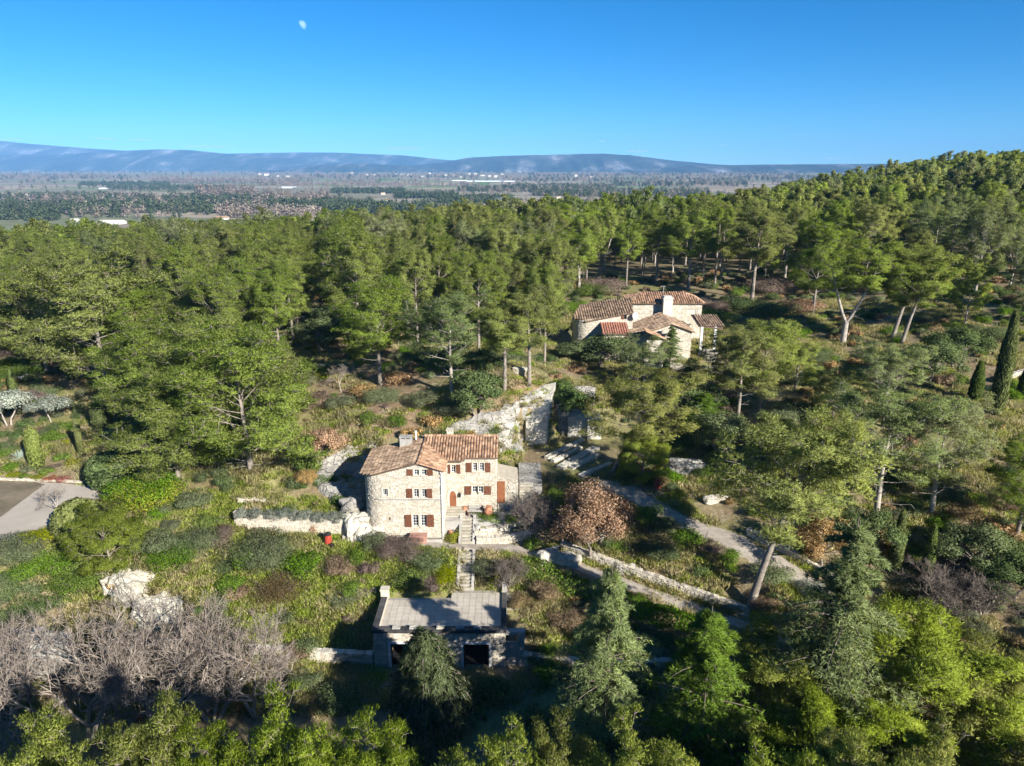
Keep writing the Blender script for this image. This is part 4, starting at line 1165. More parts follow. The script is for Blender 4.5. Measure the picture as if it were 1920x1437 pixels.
# wing roof
RY, RZ = 65.3, 13.32; sl = (RZ - ZE) / (RY - YR)
def zw(y): return ZE + .02 + (y - YR) * sl
XW0 = XC - .2
wp = [(XW0, YR - .55, zw(YR - .55)), (-4.45, YR - .55, zw(YR - .55)), (-4.45, YR - .2, zw(YR - .2)), (XRT + .18, YR - .2, zw(YR - .2)), (XRT + .18, RY, zw(RY)), (XRIDGE - .1, RY, zw(RY)), (XRIDGE + .05, 64.9, zw(64.9))]
bp = [(XRIDGE - .1, RY, zw(RY)), (XRT + .18, RY, zw(RY)), (XRT + .18, 67.6, zw(RY) - .8), (XRIDGE - .1, 67.6, zw(RY) - .8)]
b = MB(); roof_sheet(b, wp); roof_sheet(b, bp); rf2 = b.build('wing_roof', M['under'], house)
wpp = [(q[0], q[1]) for q in wp]
b = MB(); tiles(b, (XW0 - 3, YR - .55, zw(YR - .55)), (1, 0, 0), (0, 1, sl), lambda x, y: in_poly(np.array([x]), np.array([y]), wpp)[0], ulim=(0, 9), vlim=(0, 3.6), seed=8, rad=.115, pitch=.27)
b.build('roof_tiles', M['tile'], rf2, kind='stuff')
b = MB()
for k in range(17): x = XRIDGE - .1 + k * .415; b.tube([(x, RY, zw(RY) + .05), (x + .46, RY, zw(RY) + .03)], [.125, .105], 8)
b.build('ridge_tiles', M['tile'], rf2, kind='stuff')
b = MB(); b.box(-4.45, XRT + .12, YR - .16, YR - .02, ZE - .16, ZE - .05); b.box(XC + .05, -4.46, YR - .5, YR - .02, ZE - .26, ZE - .15); b.build('eave_cornice', M['dressed'], house)
# chimneys and vent
def chimney(parent, cx, cy0, cy1, w, d, Y, mat='concrete', base=None):
    p = cz(cx, cy0, Y); q = cz(cx, cy1, Y); b = MB(); x = p[0]; z0 = q[2] - .8 if base is None else base; z1 = p[2]
    b.box(x - w / 2, x + w / 2, Y, Y + d, z0, z1 - .18)
    for sxx in (-1, 0, 1): b.box(x + sxx * (w / 2 - .07) - .06, x + sxx * (w / 2 - .07) + .06, Y + .03, Y + d - .03, z1 - .18, z1 - .06)
    b.box(x - w / 2 - .06, x + w / 2 + .06, Y - .06, Y + d + .06, z1 - .06, z1); ch = b.build('chimney', M[mat], parent)
    b = MB(); b.box(x - w / 2 + .04, x + w / 2 - .04, Y + .06, Y + d - .06, z1 - .179, z1 - .061); b.build('flue_gap', M['dark'], ch)
chimney(house, 575, 290, 380, 1.15, .7, 64.6)
chimney(house, 974, 222, 282, .62, .6, 65.9, 'dressed', base=12.6)
p = cz(668, 240, 65.6); b = MB(); b.tube([(p[0], 65.6, 12.3), (p[0], 65.6, p[2])], .075, 8); b.tube([(p[0], 65.6, p[2]), (p[0], 65.6, p[2] + .12)], .11, 8); b.build('vent_pipe', M['white'], house)
# lean-to at the right end with an orange door
b = MB(); ax = [(XRT + .02, 62.55), (0.55, 62.55), (0.55, 65.5)]; an = Path2(ax)
b.prism([(XRT + .02, 62.58), (.52, 62.58), (.52, 65.5), (XRT + .02, 65.5)], 6.4, lambda x, y: 10.35 - .45 * (x - XRT) / 2.0); b.build('lean_to', M['mortar'], house)
b = MB(); rubble(b, an, 6.4, lambda t: 10.3 - .45 * min(t, 2.05) / 2.05, [(.05, .85, 7.4, 9.9)], seed=12); b.build('rubble_stones', M['stone_grey'], house, kind='stuff')
b = MB(); b.box(XRT + .1, XRT + .82, 62.50, 62.57, 7.5, 9.75); b.build('side_door', M['door'], house)

# ---------------------------------------------------------------- garage with roof terrace
g = thing('garage', 'low stone garage with two dark doorways and a tiled roof terrace', 'garage', (0, 0, 0))
GX0, GX1, GY0, GY1 = -11.05, -0.55, 48.25, 53.0
ZT = 3.35
gp = Path2([(GX0, GY1), (GX0, GY0), (GX1, GY0), (GX1, GY1)])
gs = GY1 - GY0
def gxx(px): return gs + (atY(px, 1225, GY0)[0] - GX0)
D1 = (gxx(733), gxx(782), -.3, atY(733, 1207, GY0)[2]); D2 = (gxx(869), gxx(917), -.3, atY(869, 1208, GY0)[2])
b = MB(); wall_skin(b, gp, -.6, ZT - .1, [D1, D2], reveal=.35); b.build('wall', M['mortar'], g)
b = MB(); rubble(b, gp, -.5, ZT - .16, [(d[0] - .22, d[1] + .22, -1, d[3] + .22) for d in (D1, D2)], hr=(.12, .2), wr=(.16, .34), seed=15); b.build('rubble_stones', M['stone_grey'], g, kind='stuff')
for d in (D1, D2):
    frame_surround(g, gp, d[0], d[1], d[2], d[3], w=.2, proud=.06, mat='bluewhite', name='door_surround', sill=False)
    for s_ in (d[0] + .03, d[1] - .09):                                        # folded-back leaf edges
        b = MB()
        v = [gp.pos(s_, -.2, -.02), gp.pos(s_ + .06, -.2, -.02), gp.pos(s_ + .06, d[3], -.02), gp.pos(s_, d[3], -.02)]; w_ = [gp.pos(s_, -.2, -.3), gp.pos(s_ + .06, -.2, -.3), gp.pos(s_ + .06, d[3], -.3), gp.pos(s_, d[3], -.3)]
        b.add(v + w_, [(0, 1, 2, 3), (0, 3, 7, 4), (1, 5, 6, 2)]); b.build('door_leaf', M['wood'], g)
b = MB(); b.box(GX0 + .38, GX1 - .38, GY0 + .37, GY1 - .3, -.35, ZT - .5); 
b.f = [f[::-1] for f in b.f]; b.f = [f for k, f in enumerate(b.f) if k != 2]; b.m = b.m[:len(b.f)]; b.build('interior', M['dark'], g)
# terrace slab: wider to the back on the right
FL = [(GX0 + .45, GY0 + .5), (GX1 - .35, GY0 + .5), (GX1 - .35, 53.95), (atY(852, 1108, 53.9)[0], 53.95), (atY(852, 1108, 53.9)[0], 52.85), (GX0 + .45, 52.85)]
b = MB(); b.prism(FL, ZT - .5, ZT - .03); b.build('terrace_slab', M['joint'], g)
b = MB(); z0, z1 = ZT - .12, ZT + .16                                            # coping round three sides
b.box(GX0 - .1, GX1 + .1, GY0 - .12, GY0 + .45, z0, z1); b.box(GX0 - .1, GX0 + .42, GY0 + .45, GY1 + .05, z0, z1 + .003); b.box(GX1 - .32, GX1 + .1, GY0 + .45, 54.0, z0, z1 + .003)
b.build('coping', M['blackstain'], g)
b = MB(); b.box(GX0 + .42, GX0 + .47, GY0 + .46, 52.8, ZT - .05, ZT + .19); b.build('kerb', M['dressed'], g)
n = 0
tw_, td_ = (FL[1][0] - FL[0][0]) / 18.0, 0.535
me_t = MB(); me_t.box(.012, tw_ - .012, .012, td_ - .012, -.03, 0); me_t = me_t.mesh('paving_tile', M['paver'])
for i in range(18):
    for j in range(11):
        x = FL[0][0] + i * tw_; y = FL[0][1] + j * td_
        if y + td_ > 54.02: continue
        if y + td_ > 52.95 and x + .3 < FL[3][0]: continue
        place('paving_tile', me_t, g, loc=(x, y, ZT + RNG.uniform(0, .006)))
for k, px in enumerate((743, 775, 826, 862, 895)):                               # small stone troughs on the coping
    p = atY(px, 1174, GY0 + .2); b = MB(); w = .62; x0 = p[0] - w / 2
    b.box(x0, x0 + w, GY0 + .02, GY0 + .08, z1, z1 + .16); b.box(x0, x0 + w, GY0 + .26, GY0 + .32, z1, z1 + .16); b.box(x0, x0 + .06, GY0 + .08, GY0 + .26, z1, z1 + .16); b.box(x0 + w - .06, x0 + w, GY0 + .08, GY0 + .26, z1, z1 + .16); b.box(x0 + .06, x0 + w - .06, GY0 + .08, GY0 + .26, z1, z1 + .08)
    b.build('stone_trough', M['concrete' if k != 2 else 'dressed'], None, label=['grey stone trough on the garage coping, far left of five', 'grey stone trough on the garage coping, second from left', 'pale stone trough at the middle of the garage coping', 'grey stone trough on the garage coping, second from right', 'grey stone trough on the garage coping, far right of five'][k], cat='trough', group='troughs on the garage coping')
b = MB(); b.box(GX0 - .15, GX0 + .5, 52.75, 53.35, 2.2, 4.05); b.box(GX0 - .2, GX0 + .55, 52.7, 53.4, 4.05, 4.17); b.build('corner_pier', M['dressed'], g)
b = MB(); b.box(GX1 - .30, GX1 + .08, 53.4, 54.0, 2.0, 4.5); b.box(GX1 - .34, GX1 + .12, 53.36, 54.04, 4.5, 4.6); b.build('chimney_pier', M['concrete'], g)

def stairs(name, label, x0, x1, y0, z0, y1, z1, n, mat='step', cheek=True, kind_='staircase'):
    """straight flight: every step is its own piece"""
    t = thing(name, label, 'stairs', ((x0 + x1) / 2, y0, z0)); run = (y1 - y0) / n; rise = (z1 - z0) / n; w = x1 - x0
    sm = MB(); sm.box(-w / 2, w / 2, 0, run + .06, -rise - .35, -.06); sm.box(-w / 2 - .02, w / 2 + .02, -.04, run + .02, -.06, 0); sm = sm.mesh('step', M[mat])
    for k in range(n): place('step', sm, t, loc=(RNG.uniform(-.02, .02), k * run, (k + 1) * rise))
    if cheek:
        for s in (-1, 1):
            b = MB(); xx = s * (w / 2 + .14)
            b.add([(xx - .12, 0, -.5), (xx + .12, 0, -.5), (xx + .12, y1 - y0, z1 - z0 - .5), (xx - .12, y1 - y0, z1 - z0 - .5), (xx - .12, 0, .28), (xx + .12, 0, .28), (xx + .12, y1 - y0, z1 - z0 + .25), (xx - .12, y1 - y0, z1 - z0 + .25)],
                  [(0, 3, 2, 1), (4, 5, 6, 7), (0, 1, 5, 4), (1, 2, 6, 5), (2, 3, 7, 6), (3, 0, 4, 7)]); b.build('cheek_wall', M['concrete'], t)
    return t
xa, xb = atY(861, 1100, 54.1)[0], atY(883, 1100, 54.1)[0]
stairs('garden_stairs', 'narrow stone stairs climbing from the garage terrace to the footpath', xa, xb, 54.05, ZT, 57.3, 5.2, 11)
xa2, xb2 = cz(1082, 1140, 59.6)[0], cz(1178, 1140, 59.6)[0]
stairs('house_stairs', 'stone stairs from the footpath up to the forecourt of the tall house', xa2, xb2, 58.7, 5.25, 61.0, 6.75, 8)
xd = (cz(1003, 900, YR)[0])
stairs('door_steps', 'short wide stone steps in front of the arched door', xd - 1.0, xd + 1.2, 61.0, 6.75, YR - .05, DOORZ - .02, 4, cheek=False)
b = MB(); b.box(XC + .03, xa2 - .16, 60.2, 61.02, 5.0, 6.74); b.box(xb2 + .16, 1.0, 60.6, YR + .02, 5.6, 6.72); b.box(xa2 - .16, xb2 + .16, 61.0, YR, 5.6, 6.70); b.build('forecourt', M['concrete'], None, kind='structure')
stairs('side_stairs', 'stone stairs beside the garage leading up to the terrace', -.42, .5, 48.9, .3, 53.6, 3.3, 14)
b = MB(); b.box(.52, 1.0, 48.3, 48.75, -.4, 3.0); b.box(-.5, 1.05, 48.25, 48.8, 3.0, 3.25); b.box(-.44, .52, 48.45, 48.6, -.4, 2.2); b.build('gate_post', M['concrete'], None, label='grey concrete gate frame at the foot of the side stairs by the garage', cat='gate')
p0 = atY(652, 1000, 60.5); stairs('rock_stairs', 'pale stone steps cut beside the rock at the left of the tall house', atY(648, 990, 60.6)[0], atY(672, 990, 60.6)[0], 59.3, 5.45, 62.0, 7.3, 9, cheek=False)

# ---------------------------------------------------------------- the upper farmhouse
h2 = thing('upper_farmhouse', 'long low stone farmhouse with several tiled roofs and a square chimney on the hill', 'house', (0, 0, 0))
def hz(cx, cy, Y): return atY(1040 + cx / 4.79, 520 + cy / 4.79, Y)
def block(parent, pts, z0, z1, seed, mat='stone', ops=()):
    pth = Path2(pts); b = MB(); wall_skin(b, pth, z0, z1, ops); w = b.build('wall', M['mortar'], parent)
    b = MB(); rubble(b, pth, z0, (lambda t: z1(t) - .03) if callable(z1) else z1 - .03, [(o[0] - .1, o[1] + .1, o[2] - .1, o[3] + .1) for o in ops], hr=(.16, .28), wr=(.2, .5), depth=.04, seed=seed); b.build('rubble_stones', M[mat], w, kind='stuff')
    return pth
def roofpart(parent, faces, mat='tile', tile=True, seed=1, thick=.12):
    """faces: list of (poly3, eave_a, eave_b) with the eave running a -> b"""
    b = MB()
    for f in faces: roof_sheet(b, f[0], thick)
    r = b.build('roof', M['under'], parent)
    for k, (poly, ia, ib) in enumerate(faces):
        P = [np.array(q, float) for q in poly]; a, c = P[ia], P[ib]; u = unit(c - a); nrm = np.zeros(3)
        for q in range(len(P)): nrm += np.cross(P[q], P[(q + 1) % len(P)])
        nrm = unit(nrm); nrm = nrm if nrm[2] > 0 else -nrm; v = np.cross(nrm, u)
        p2 = [(q[0], q[1]) for q in P]; vl = max(np.dot(q - a, v) for q in P); ul = [np.dot(q - a, u) for q in P]
        b = MB(); tiles(b, a + nrm * .01, u, v, lambda x, y: in_poly(np.array([x]), np.array([y]), p2)[0], pitch=.34, length=.5, rad=.14, ulim=(min(ul), max(ul)), vlim=(0, vl), seed=seed + k); b.build('roof_tiles', M[mat], r, kind='stuff')
    return r
YB = 104.0                                                        # back block
bl, br_ = hz(690, 250, YB), hz(1325, 250, YB); zE = hz(690, 232, YB)[2]
x0, x1 = bl[0], br_[0]
win = (hz(1185, 320, YB)[0] - x0, hz(1265, 320, YB)[0] - x0, hz(1200, 350, YB)[2], hz(1200, 292, YB)[2])
block(h2, [(x0, YB + 6), (x0, YB), (x1, YB), (x1, YB + 6)], 11.5, zE, 31, ops=[(6 + win[0], 6 + win[1], win[2], win[3])])
pB = Path2([(x0, YB), (x1, YB)])
for q in ((win[0], (win[0] + win[1]) / 2 - .02), ((win[0] + win[1]) / 2 + .02, win[1])):
    b = MB(); b.quad(pB.pos(q[0], win[2], -.06), pB.pos(q[1], win[2], -.06), pB.pos(q[1], win[3], -.06), pB.pos(q[0], win[3], -.06)); b.build('shutter', M['dressed'], h2)
e = .35; rz_ = zE + 1.15
xa_, xb_ = x0 - e, x1 + e; ya_, yb_ = YB - e, YB + 6 + e; rm = (ya_ + yb_) / 2; hx = 2.6
R0, R1 = (xa_ + hx, rm, rz_), (xb_ - hx, rm, rz_); A, B_, C_, D_ = (xa_, ya_, zE), (xb_, ya_, zE), (xb_, yb_, zE), (xa_, yb_, zE)
roofpart(h2, [([A, B_, R1, R0], 0, 1), ([B_, C_, R1], 0, 1), ([C_, D_, R0, R1], 0, 1), ([D_, A, R0], 0, 1)], 'tile', seed=41)
YW = 99.5                                                         # left wing, rounded at its end
wl = hz(190, 420, YW)[0]; wr_ = hz(705, 330, YW)[0]; zWl, zWr = hz(230, 400, YW)[2], hz(700, 312, YW)[2]
arcw = [(wl + 2.0 - 2.0 * math.sin(a), YW + 2.0 - 2.0 * math.cos(a)) for a in np.linspace(0, math.pi / 2, 7)][::-1]
Lw = [(wl, YW + 6)] + arcw + [(wr_, YW)]
pw = Path2(Lw); zwf = lambda t: zWl + (zWr - zWl) * np.clip((pw.at(t)[0][0] - wl) / (wr_ - wl), 0, 1)
sxw = lambda cx: pw.len - (wr_ - hz(cx, 350, YW)[0])
wo = (sxw(622), sxw(648), hz(630, 378, YW)[2], hz(630, 333, YW)[2])
block(h2, Lw, 11.0, zwf, 33, ops=[wo])
b = MB(); b.quad(pw.pos(wo[0], wo[2], -.2), pw.pos(wo[1], wo[2], -.2), pw.pos(wo[1], wo[3], -.2), pw.pos(wo[0], wo[3], -.2)); b.build('window', M['glass'], h2)
shutter(h2, pw, sxw(600), sxw(621), wo[2], wo[3])
o_ = .35; ridge_dy = 5.2
ln = [(wl - o_, YW + 2.0, zWl + .25), (wl + 1.4, YW - o_ + .2, zWl + .02), (wr_, YW - o_, zWr), (x0 - .1, YW + 4.6, zWr + 1.25), (wl + 1.0, YW + 5.2, zWl + 1.5)]
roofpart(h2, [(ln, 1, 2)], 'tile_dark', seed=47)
YC = 95.5                                                         # front gabled block
cl, cp_, cr_ = hz(665, 560, YC)[0], hz(1045, 420, YC)[0], hz(1232, 490, YC)[0]
zl_, zp, zr_ = hz(665, 550, YC)[2], hz(1045, 422, YC)[2], hz(1232, 488, YC)[2]
DC = 6.5
fw = Path2([(cl, YC + DC), (cl, YC), (cr_, YC), (cr_, YC + DC)])
def zg(x): return zp - (zp - zl_) * (cp_ - x) / (cp_ - cl) if x < cp_ else zp - (zp - zr_) * (x - cp_) / (cr_ - cp_)
fb = MB(); pcs = [(cl, YC), (cp_, YC), (cr_, YC)]
pf = Path2([(cl, YC + DC), (cl, YC), (cp_, YC), (cr_, YC), (cr_, YC + DC)])
def zc_(t):
    if t <= DC: return zl_
    if t >= pf.len - DC: return zr_
    return zg(pf.at(t)[0][0])
block(h2, [(cl, YC + DC), (cl, YC), (cp_, YC), (cr_, YC), (cr_, YC + DC)], 10.8, zc_, 35)
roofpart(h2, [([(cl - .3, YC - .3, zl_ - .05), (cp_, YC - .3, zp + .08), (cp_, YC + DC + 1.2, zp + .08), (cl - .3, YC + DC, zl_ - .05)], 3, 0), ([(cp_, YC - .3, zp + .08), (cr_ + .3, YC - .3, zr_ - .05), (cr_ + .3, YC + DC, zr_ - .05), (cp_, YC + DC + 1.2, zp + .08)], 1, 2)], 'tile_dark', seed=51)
p = hz(1015, 180, 102.8); q = hz(1055, 320, 102.8); xq0, xq1 = hz(975, 250, 102.8)[0], hz(1057, 250, 102.8)[0]
b = MB(); b.box(xq0, xq1, 102.6, 103.9, q[2] - 1.5, p[2] - .25); b.box(xq0 - .08, xq1 + .08, 102.5, 104.0, p[2] - .25, p[2] - .1); b.box(xq0 + .1, xq1 - .1, 102.7, 103.8, p[2] - .1, p[2] + .1); b.build('chimney', M['plaster'], h2)
rl, rr_ = hz(448, 510, 96.5)[0], hz(660, 510, 96.5)[0]; zr0, zr1 = hz(450, 508, 96.3)[2], hz(450, 418, 98.8)[2]
block(h2, [(rl, 99.3), (rl, 96.6), (rr_ + .4, 96.6)], 11, zr0 - .1, 37)
roofpart(h2, [([(rl - .15, 96.2, zr0), (rr_ + .2, 96.2, zr0), (rr_ + .2, 99.4, zr1), (rl - .15, 99.4, zr1)], 0, 1)], 'tile_red', seed=55)
YS = 93.2
sl0, sr0 = hz(830, 520, YS)[0], hz(985, 560, YS)[0]; za_, zb_ = hz(830, 480, YS)[2], hz(985, 560, YS)[2]
block(h2, [(sl0, YC), (sl0, YS), (sr0, YS), (sr0, YC)], 10.8, lambda t: zb_ - .1, 39)
roofpart(h2, [([(sl0 - .2, YS - .25, za_ - .1), (sr0 + .2, YS - .25, zb_), (sr0 + .2, YC - .05, zb_), (sl0 - .2, YC - .05, za_ - .1)], 1, 2)], 'tile', seed=57)
# covered terrace at the right end
t0, t1 = hz(1240, 400, 100)[0], hz(1480, 420, 98)[0]; zt = hz(1400, 440, 97)[2]
b = MB(); roof_sheet(b, [(t0, 96.6, zt + .1), (t1, 96.2, zt - .15), (t1 + .4, 100.4, zt + .35), (t0, 101.4, zt + .8)], .14); pg = b.build('terrace_roof', M['under'], h2)
b = MB(); tiles(b, (t0, 96.5, zt + .12), (1, -.02, 0), (0, 1, .16), lambda x, y: t0 < x < t1 + .2 and 96.4 < y < 100.8, pitch=.34, length=.5, rad=.13, ulim=(0, t1 - t0 + .4), vlim=(0, 4.5), seed=61); b.build('roof_tiles', M['tile_dark'], pg, kind='stuff')
for cx in (1318, 1440):
    q = hz(cx, 520, 96.6); b = MB(); b.box(q[0] - .16, q[0] + .16, 96.45, 96.77, 11.5, zt); b.build('column', M['white'], h2)
# satellite dish and antenna
q = hz(718, 345, YW - .2); b = MB(); b.lathe((0, 0, 0), [(.02, 0), (.3, .05), (.48, .14)], 14); d = b.build('satellite_dish', M['white'], h2); d.location = (q[0], q[1] - .2, q[2]); d.rotation_euler = (math.radians(80), 0, math.radians(25))
q = hz(978, 130, 106.5); b = MB(); b.tube([(q[0], 106.5, zE + .5), (q[0], 106.5, q[2] + .9)], .03, 5); b.tube([(q[0] - .5, 106.5, q[2] + .8), (q[0] + .3, 106.5, q[2] + .8)], .02, 4)
for k in range(5): b.tube([(q[0] - .45 + .15 * k, 106.3, q[2] + .8), (q[0] - .45 + .15 * k, 106.7, q[2] + .8)], .012, 4)
b.build('antenna', M['metal'], h2)
# ---------------------------------------------------------------- rock faces, dry-stone walls, small objects
def rock_patch(name, label, poly_px, zpx, amp=0.5, step=0.3, mat='rock', lift=0.12, strata=0.35, seed=1, dirv=(1, 0.25)):
    """rock surface bedded on the slope: layered, broken into ledges"""
    poly = [tuple(hit(*p)[:2]) for p in poly_px] if zpx is None else [tuple(atZ(*p, zpx)[:2]) for p in poly_px]
    P = np.array(poly); a, b = P.min(0), P.max(0)
    X, Y = np.meshgrid(np.arange(a[0], b[0] + step, step), np.arange(a[1], b[1] + step, step))
    d, _ = seg_dist(X, Y, [(p[0], p[1], 0) for p in poly + poly[:1]]); ins = in_poly(X, Y, poly)
    e = np.where(ins, d, -d)
    n = fbm(X / 2.2 + seed, Y / 2.2, 4, seed); n2 = fbm((X * dirv[0] + Y * dirv[1]) / 5.0, (Y * dirv[0] - X * dirv[1]) / 0.9, 3, seed + 5)
    zz = H(X, Y) + (n - 0.45) * amp * 1.6 + np.floor(n2 * 7) / 7 * strata
    zz = zz + lift * sstep(-0.1, 0.8, e) - 1.2 * sstep(0.15, -0.5, e)
    X = X + (vnoise(X * 1.3, Y * 1.3, seed + 9) - .5) * step * .8; Y = Y + (vnoise(X * 1.3 + 9, Y * 1.3, seed + 8) - .5) * step * .8
    I = np.arange(X.size).reshape(X.shape); F = np.stack([I[:-1, :-1], I[:-1, 1:], I[1:, 1:], I[1:, :-1]], -1).reshape(-1, 4)
    F = F[(e.ravel()[F] > -0.55).all(1)]
    me = np_mesh(name, np.stack([X, Y, zz], -1), F, mats=[M[mat]])
    return place(name, me, label=label, cat='rock')

def rock_blob(name, label, c, r, seed=1, mat='rock', rz=0.0, n=30, rough=0.32, group=None, cat='rock', flat=0.0):
    th = np.linspace(0, 2 * np.pi, n + 1)[:-1]; ph = np.linspace(0.03, np.pi - 0.03, n // 2)
    T, Q = np.meshgrid(th, ph); d = np.stack([np.cos(T) * np.sin(Q), np.sin(T) * np.sin(Q), np.cos(Q)], -1)
    s = 1.0 / np.maximum.reduce([np.abs(d[..., 0]), np.abs(d[..., 1]), np.abs(d[..., 2])]) ; s = 0.55 * s + 0.45        # between ball and block
    k = fbm(d[..., 0] * 2 + seed * 3 + 8, d[..., 1] * 2 + d[..., 2] * 1.7 + 8, 4, seed) - .45; k2 = fbm(d[..., 2] * 7 + 20, T * 0.6 + seed, 2, seed + 3) - .4
    V = d * (s * (1 + rough * k * 2.2 + rough * .35 * k2))[..., None] * np.array(r) * .85
    I = np.arange(T.size).reshape(T.shape); J = np.roll(I, -1, 1)
    F = np.stack([I[:-1], I[1:], J[1:], J[:-1]], -1).reshape(-1, 4)
    return place(name, np_mesh(name, V, F, mats=[M[mat]]), loc=c, rz=rz, label=label, cat=cat, group=group)

def drystone(name, label, pts, height, thick=0.45, mat='stone_grey', seed=1, hr=(.13, .26), wr=(.18, .5), group=None, depth=.07):
    """free-standing or retaining wall: core, face stones, top stones; pts = (x, y, z base), camera on the right of travel"""
    pth = Path2([p[:2] for p in pts]); zb = lambda t: float(np.interp(t, pth.L, [p[2] for p in pts])); hh = height if callable(height) else (lambda t: height)
    t = thing(name, label, 'wall', tuple(pts[0]), group=group); t.location = (0, 0, 0)
    b = MB(); ss = np.linspace(0, pth.len, max(3, int(pth.len / .6)))
    for a, c in zip(ss[:-1], ss[1:]):
        v = []
        for s_ in (a, c):
            z0, z1 = zb(s_) - .6, zb(s_) + hh(s_); v += [pth.pos(s_, z0), pth.pos(s_, z1), pth.pos(s_, z1, -thick), pth.pos(s_, z0, -thick)]
        b.add(v, [(0, 4, 5, 1), (1, 5, 6, 2), (2, 6, 7, 3)])
    b.build('core', M['mortar'], t)
    b = MB(); rubble(b, pth, lambda q: zb(q) - .3, lambda q: zb(q) + hh(q) - .02, hr=hr, wr=wr, depth=depth, gap=.03, seed=seed); b.build('face_stones', M[mat], t, kind='stuff')
    b = MB(); rg = random.Random(seed); s_ = 0.0
    while s_ < pth.len - .1:
        w = rg.uniform(.25, .6); m = min(s_ + w, pth.len); z = zb((s_ + m) / 2) + hh((s_ + m) / 2); j = lambda: rg.uniform(-.03, .03); h = rg.uniform(.06, .13)
        v = [pth.pos(s_ + .01, z - .02, .06 + j()), pth.pos(m - .01, z - .02, .06 + j()), pth.pos(m - .01, z - .02, -thick + j()), pth.pos(s_ + .01, z - .02, -thick + j())]
        u_ = [(p[0] + j() * .4, p[1] + j() * .4, p[2] + h + j()) for p in v]
        b.add(v + u_, [(4, 5, 6, 7), (0, 1, 5, 4), (1, 2, 6, 5), (2, 3, 7, 6), (3, 0, 4, 7)]); s_ = m
    b.build('cap_stones', M[mat], t, kind='stuff')
    return t
def wpts(l, dz=0.0):
    r = []
    for p in l:
        q = hit(*p) if len(p) == 2 else atZ(*p); r.append((q[0], q[1], q[2] + dz))
    return r
# quarry behind the house
rock_patch('rock_slope', 'big grey limestone slope behind the tall house, left of the cut block', [(835,812),(860,792),(930,775),(985,745),(1025,728),(1030,742),(1000,768),(985,800),(984,850),(940,850),(932,835)], None, .7, seed=3, lift=.35, strata=.8)
rock_patch('rock_slope', 'grey limestone ledge in the house shadow, left of the rounded end', [(585,905),(600,868),(650,842),(700,822),(720,818),(700,850),(688,900),(690,960),(660,965),(620,935)], None, .8, seed=6, lift=.3, strata=.9)
def cut_block(name, label, quad, z0, ztop, mat='rock_pale', seed=1, step=.35, rough=.12):
    """sawn rock mass: four ground corners (counter-clockwise), top heights per corner"""
    t = MB(); A = [np.array(q, float) for q in quad]; rg = np.random.default_rng(seed)
    n = 12
    def face(p00, p10, p11, p01, nu, nv):
        idx = {}
        for i in range(nu + 1):
            for j in range(nv + 1):
                u, v = i / nu, j / nv
                p = (np.array(p00) * (1 - u) + np.array(p10) * u) * (1 - v) + (np.array(p01) * (1 - u) + np.array(p11) * u) * v
                k = fbm(np.array([p[0] * .9 + p[1] * .7]), np.array([p[2] * .8 + p[1] * .3]), 4, seed)[0] - .45
                nn = np.array([p[0] - cx, p[1] - cy, 0]); nn = nn / (np.linalg.norm(nn) + 1e-6)
                q = p + nn * k * rough * 3; q[2] += (vnoise(np.array([p[0] * 1.1]), np.array([p[1] * 1.1]), seed)[0] - .5) * rough * 2.5
                idx[i, j] = len(t.v); t.v.append(tuple(q))
        for i in range(nu):
            for j in range(nv): t.f.append((idx[i, j], idx[i + 1, j], idx[i + 1, j + 1], idx[i, j + 1])); t.m.append(0)
    cx = sum(a[0] for a in A) / 4; cy = sum(a[1] for a in A) / 4
    B = [(a[0], a[1], z0) for a in A]; T = [(a[0], a[1], z) for a, z in zip(A, ztop)]
    for k in range(4): face(B[k], B[(k + 1) % 4], T[(k + 1) % 4], T[k], n, n)
    face(T[0], T[1], T[2], T[3], n, n)
    return t.build(name, M[mat], None, label=label, cat='rock')
qa, qb = atY(986, 820, 75.6), atY(1026, 815, 75.6)
cut_block('cut_rock', 'tall pale sawn limestone block standing at the quarry entrance', [(qa[0], 75.6), (qb[0], 75.6), (qb[0] + 1.1, 79.6), (qa[0] - .4, 79.6)], 7.2, [atY(986, 792, 75.6)[2], atY(1026, 772, 75.6)[2], 14.6, 13.6], mat='rock_cut', seed=4, rough=.07)
cut_block('cut_rock', 'brown stained quarry wall in the recess right of the tall block', [(qb[0] + 1.2, 79.2), (atY(1066, 800, 79.2)[0], 79.2), (atY(1068, 800, 81.5)[0], 82), (qb[0] + 1.4, 82)], 7.4, [atY(1040, 757, 79.2)[2], atY(1066, 760, 79.2)[2], 12.9, 13.2], mat='rock', seed=5)
ra, rb_ = atY(1064, 800, 79.0), atY(1102, 800, 79.0)
cut_block('cut_rock', 'low grey stepped quarry block beside the brown wall', [(ra[0], 78.6), (rb_[0], 78.6), (rb_[0], 81.4), (ra[0], 81.4)], 7.4, [atY(1064, 783, 78.6)[2], atY(1100, 781, 78.6)[2], 11.0, 11.2], mat='rock_cut', seed=7)
ra, rb_ = atY(1101, 800, 78.2), atY(1128, 800, 78.2)
cut_block('cut_rock', 'grey quarry block partly hidden behind the leaning pine', [(ra[0], 77.8), (rb_[0], 77.8), (rb_[0], 81), (ra[0], 81)], 7.4, [atY(1101, 788, 77.8)[2], atY(1128, 786, 77.8)[2], 10.4, 10.4], mat='rock_cut', seed=8)
ra, rb_ = atY(1070, 800, 81.5), atY(1110, 800, 81.5)
cut_block('cut_rock', 'upper grey ledge above the stepped quarry block', [(ra[0], 81.2), (rb_[0], 81.2), (rb_[0] + .5, 84), (ra[0], 84)], 8, [atY(1070, 762, 81.2)[2], atY(1110, 768, 81.2)[2], 12.6, 12.8], mat='rock', seed=11)
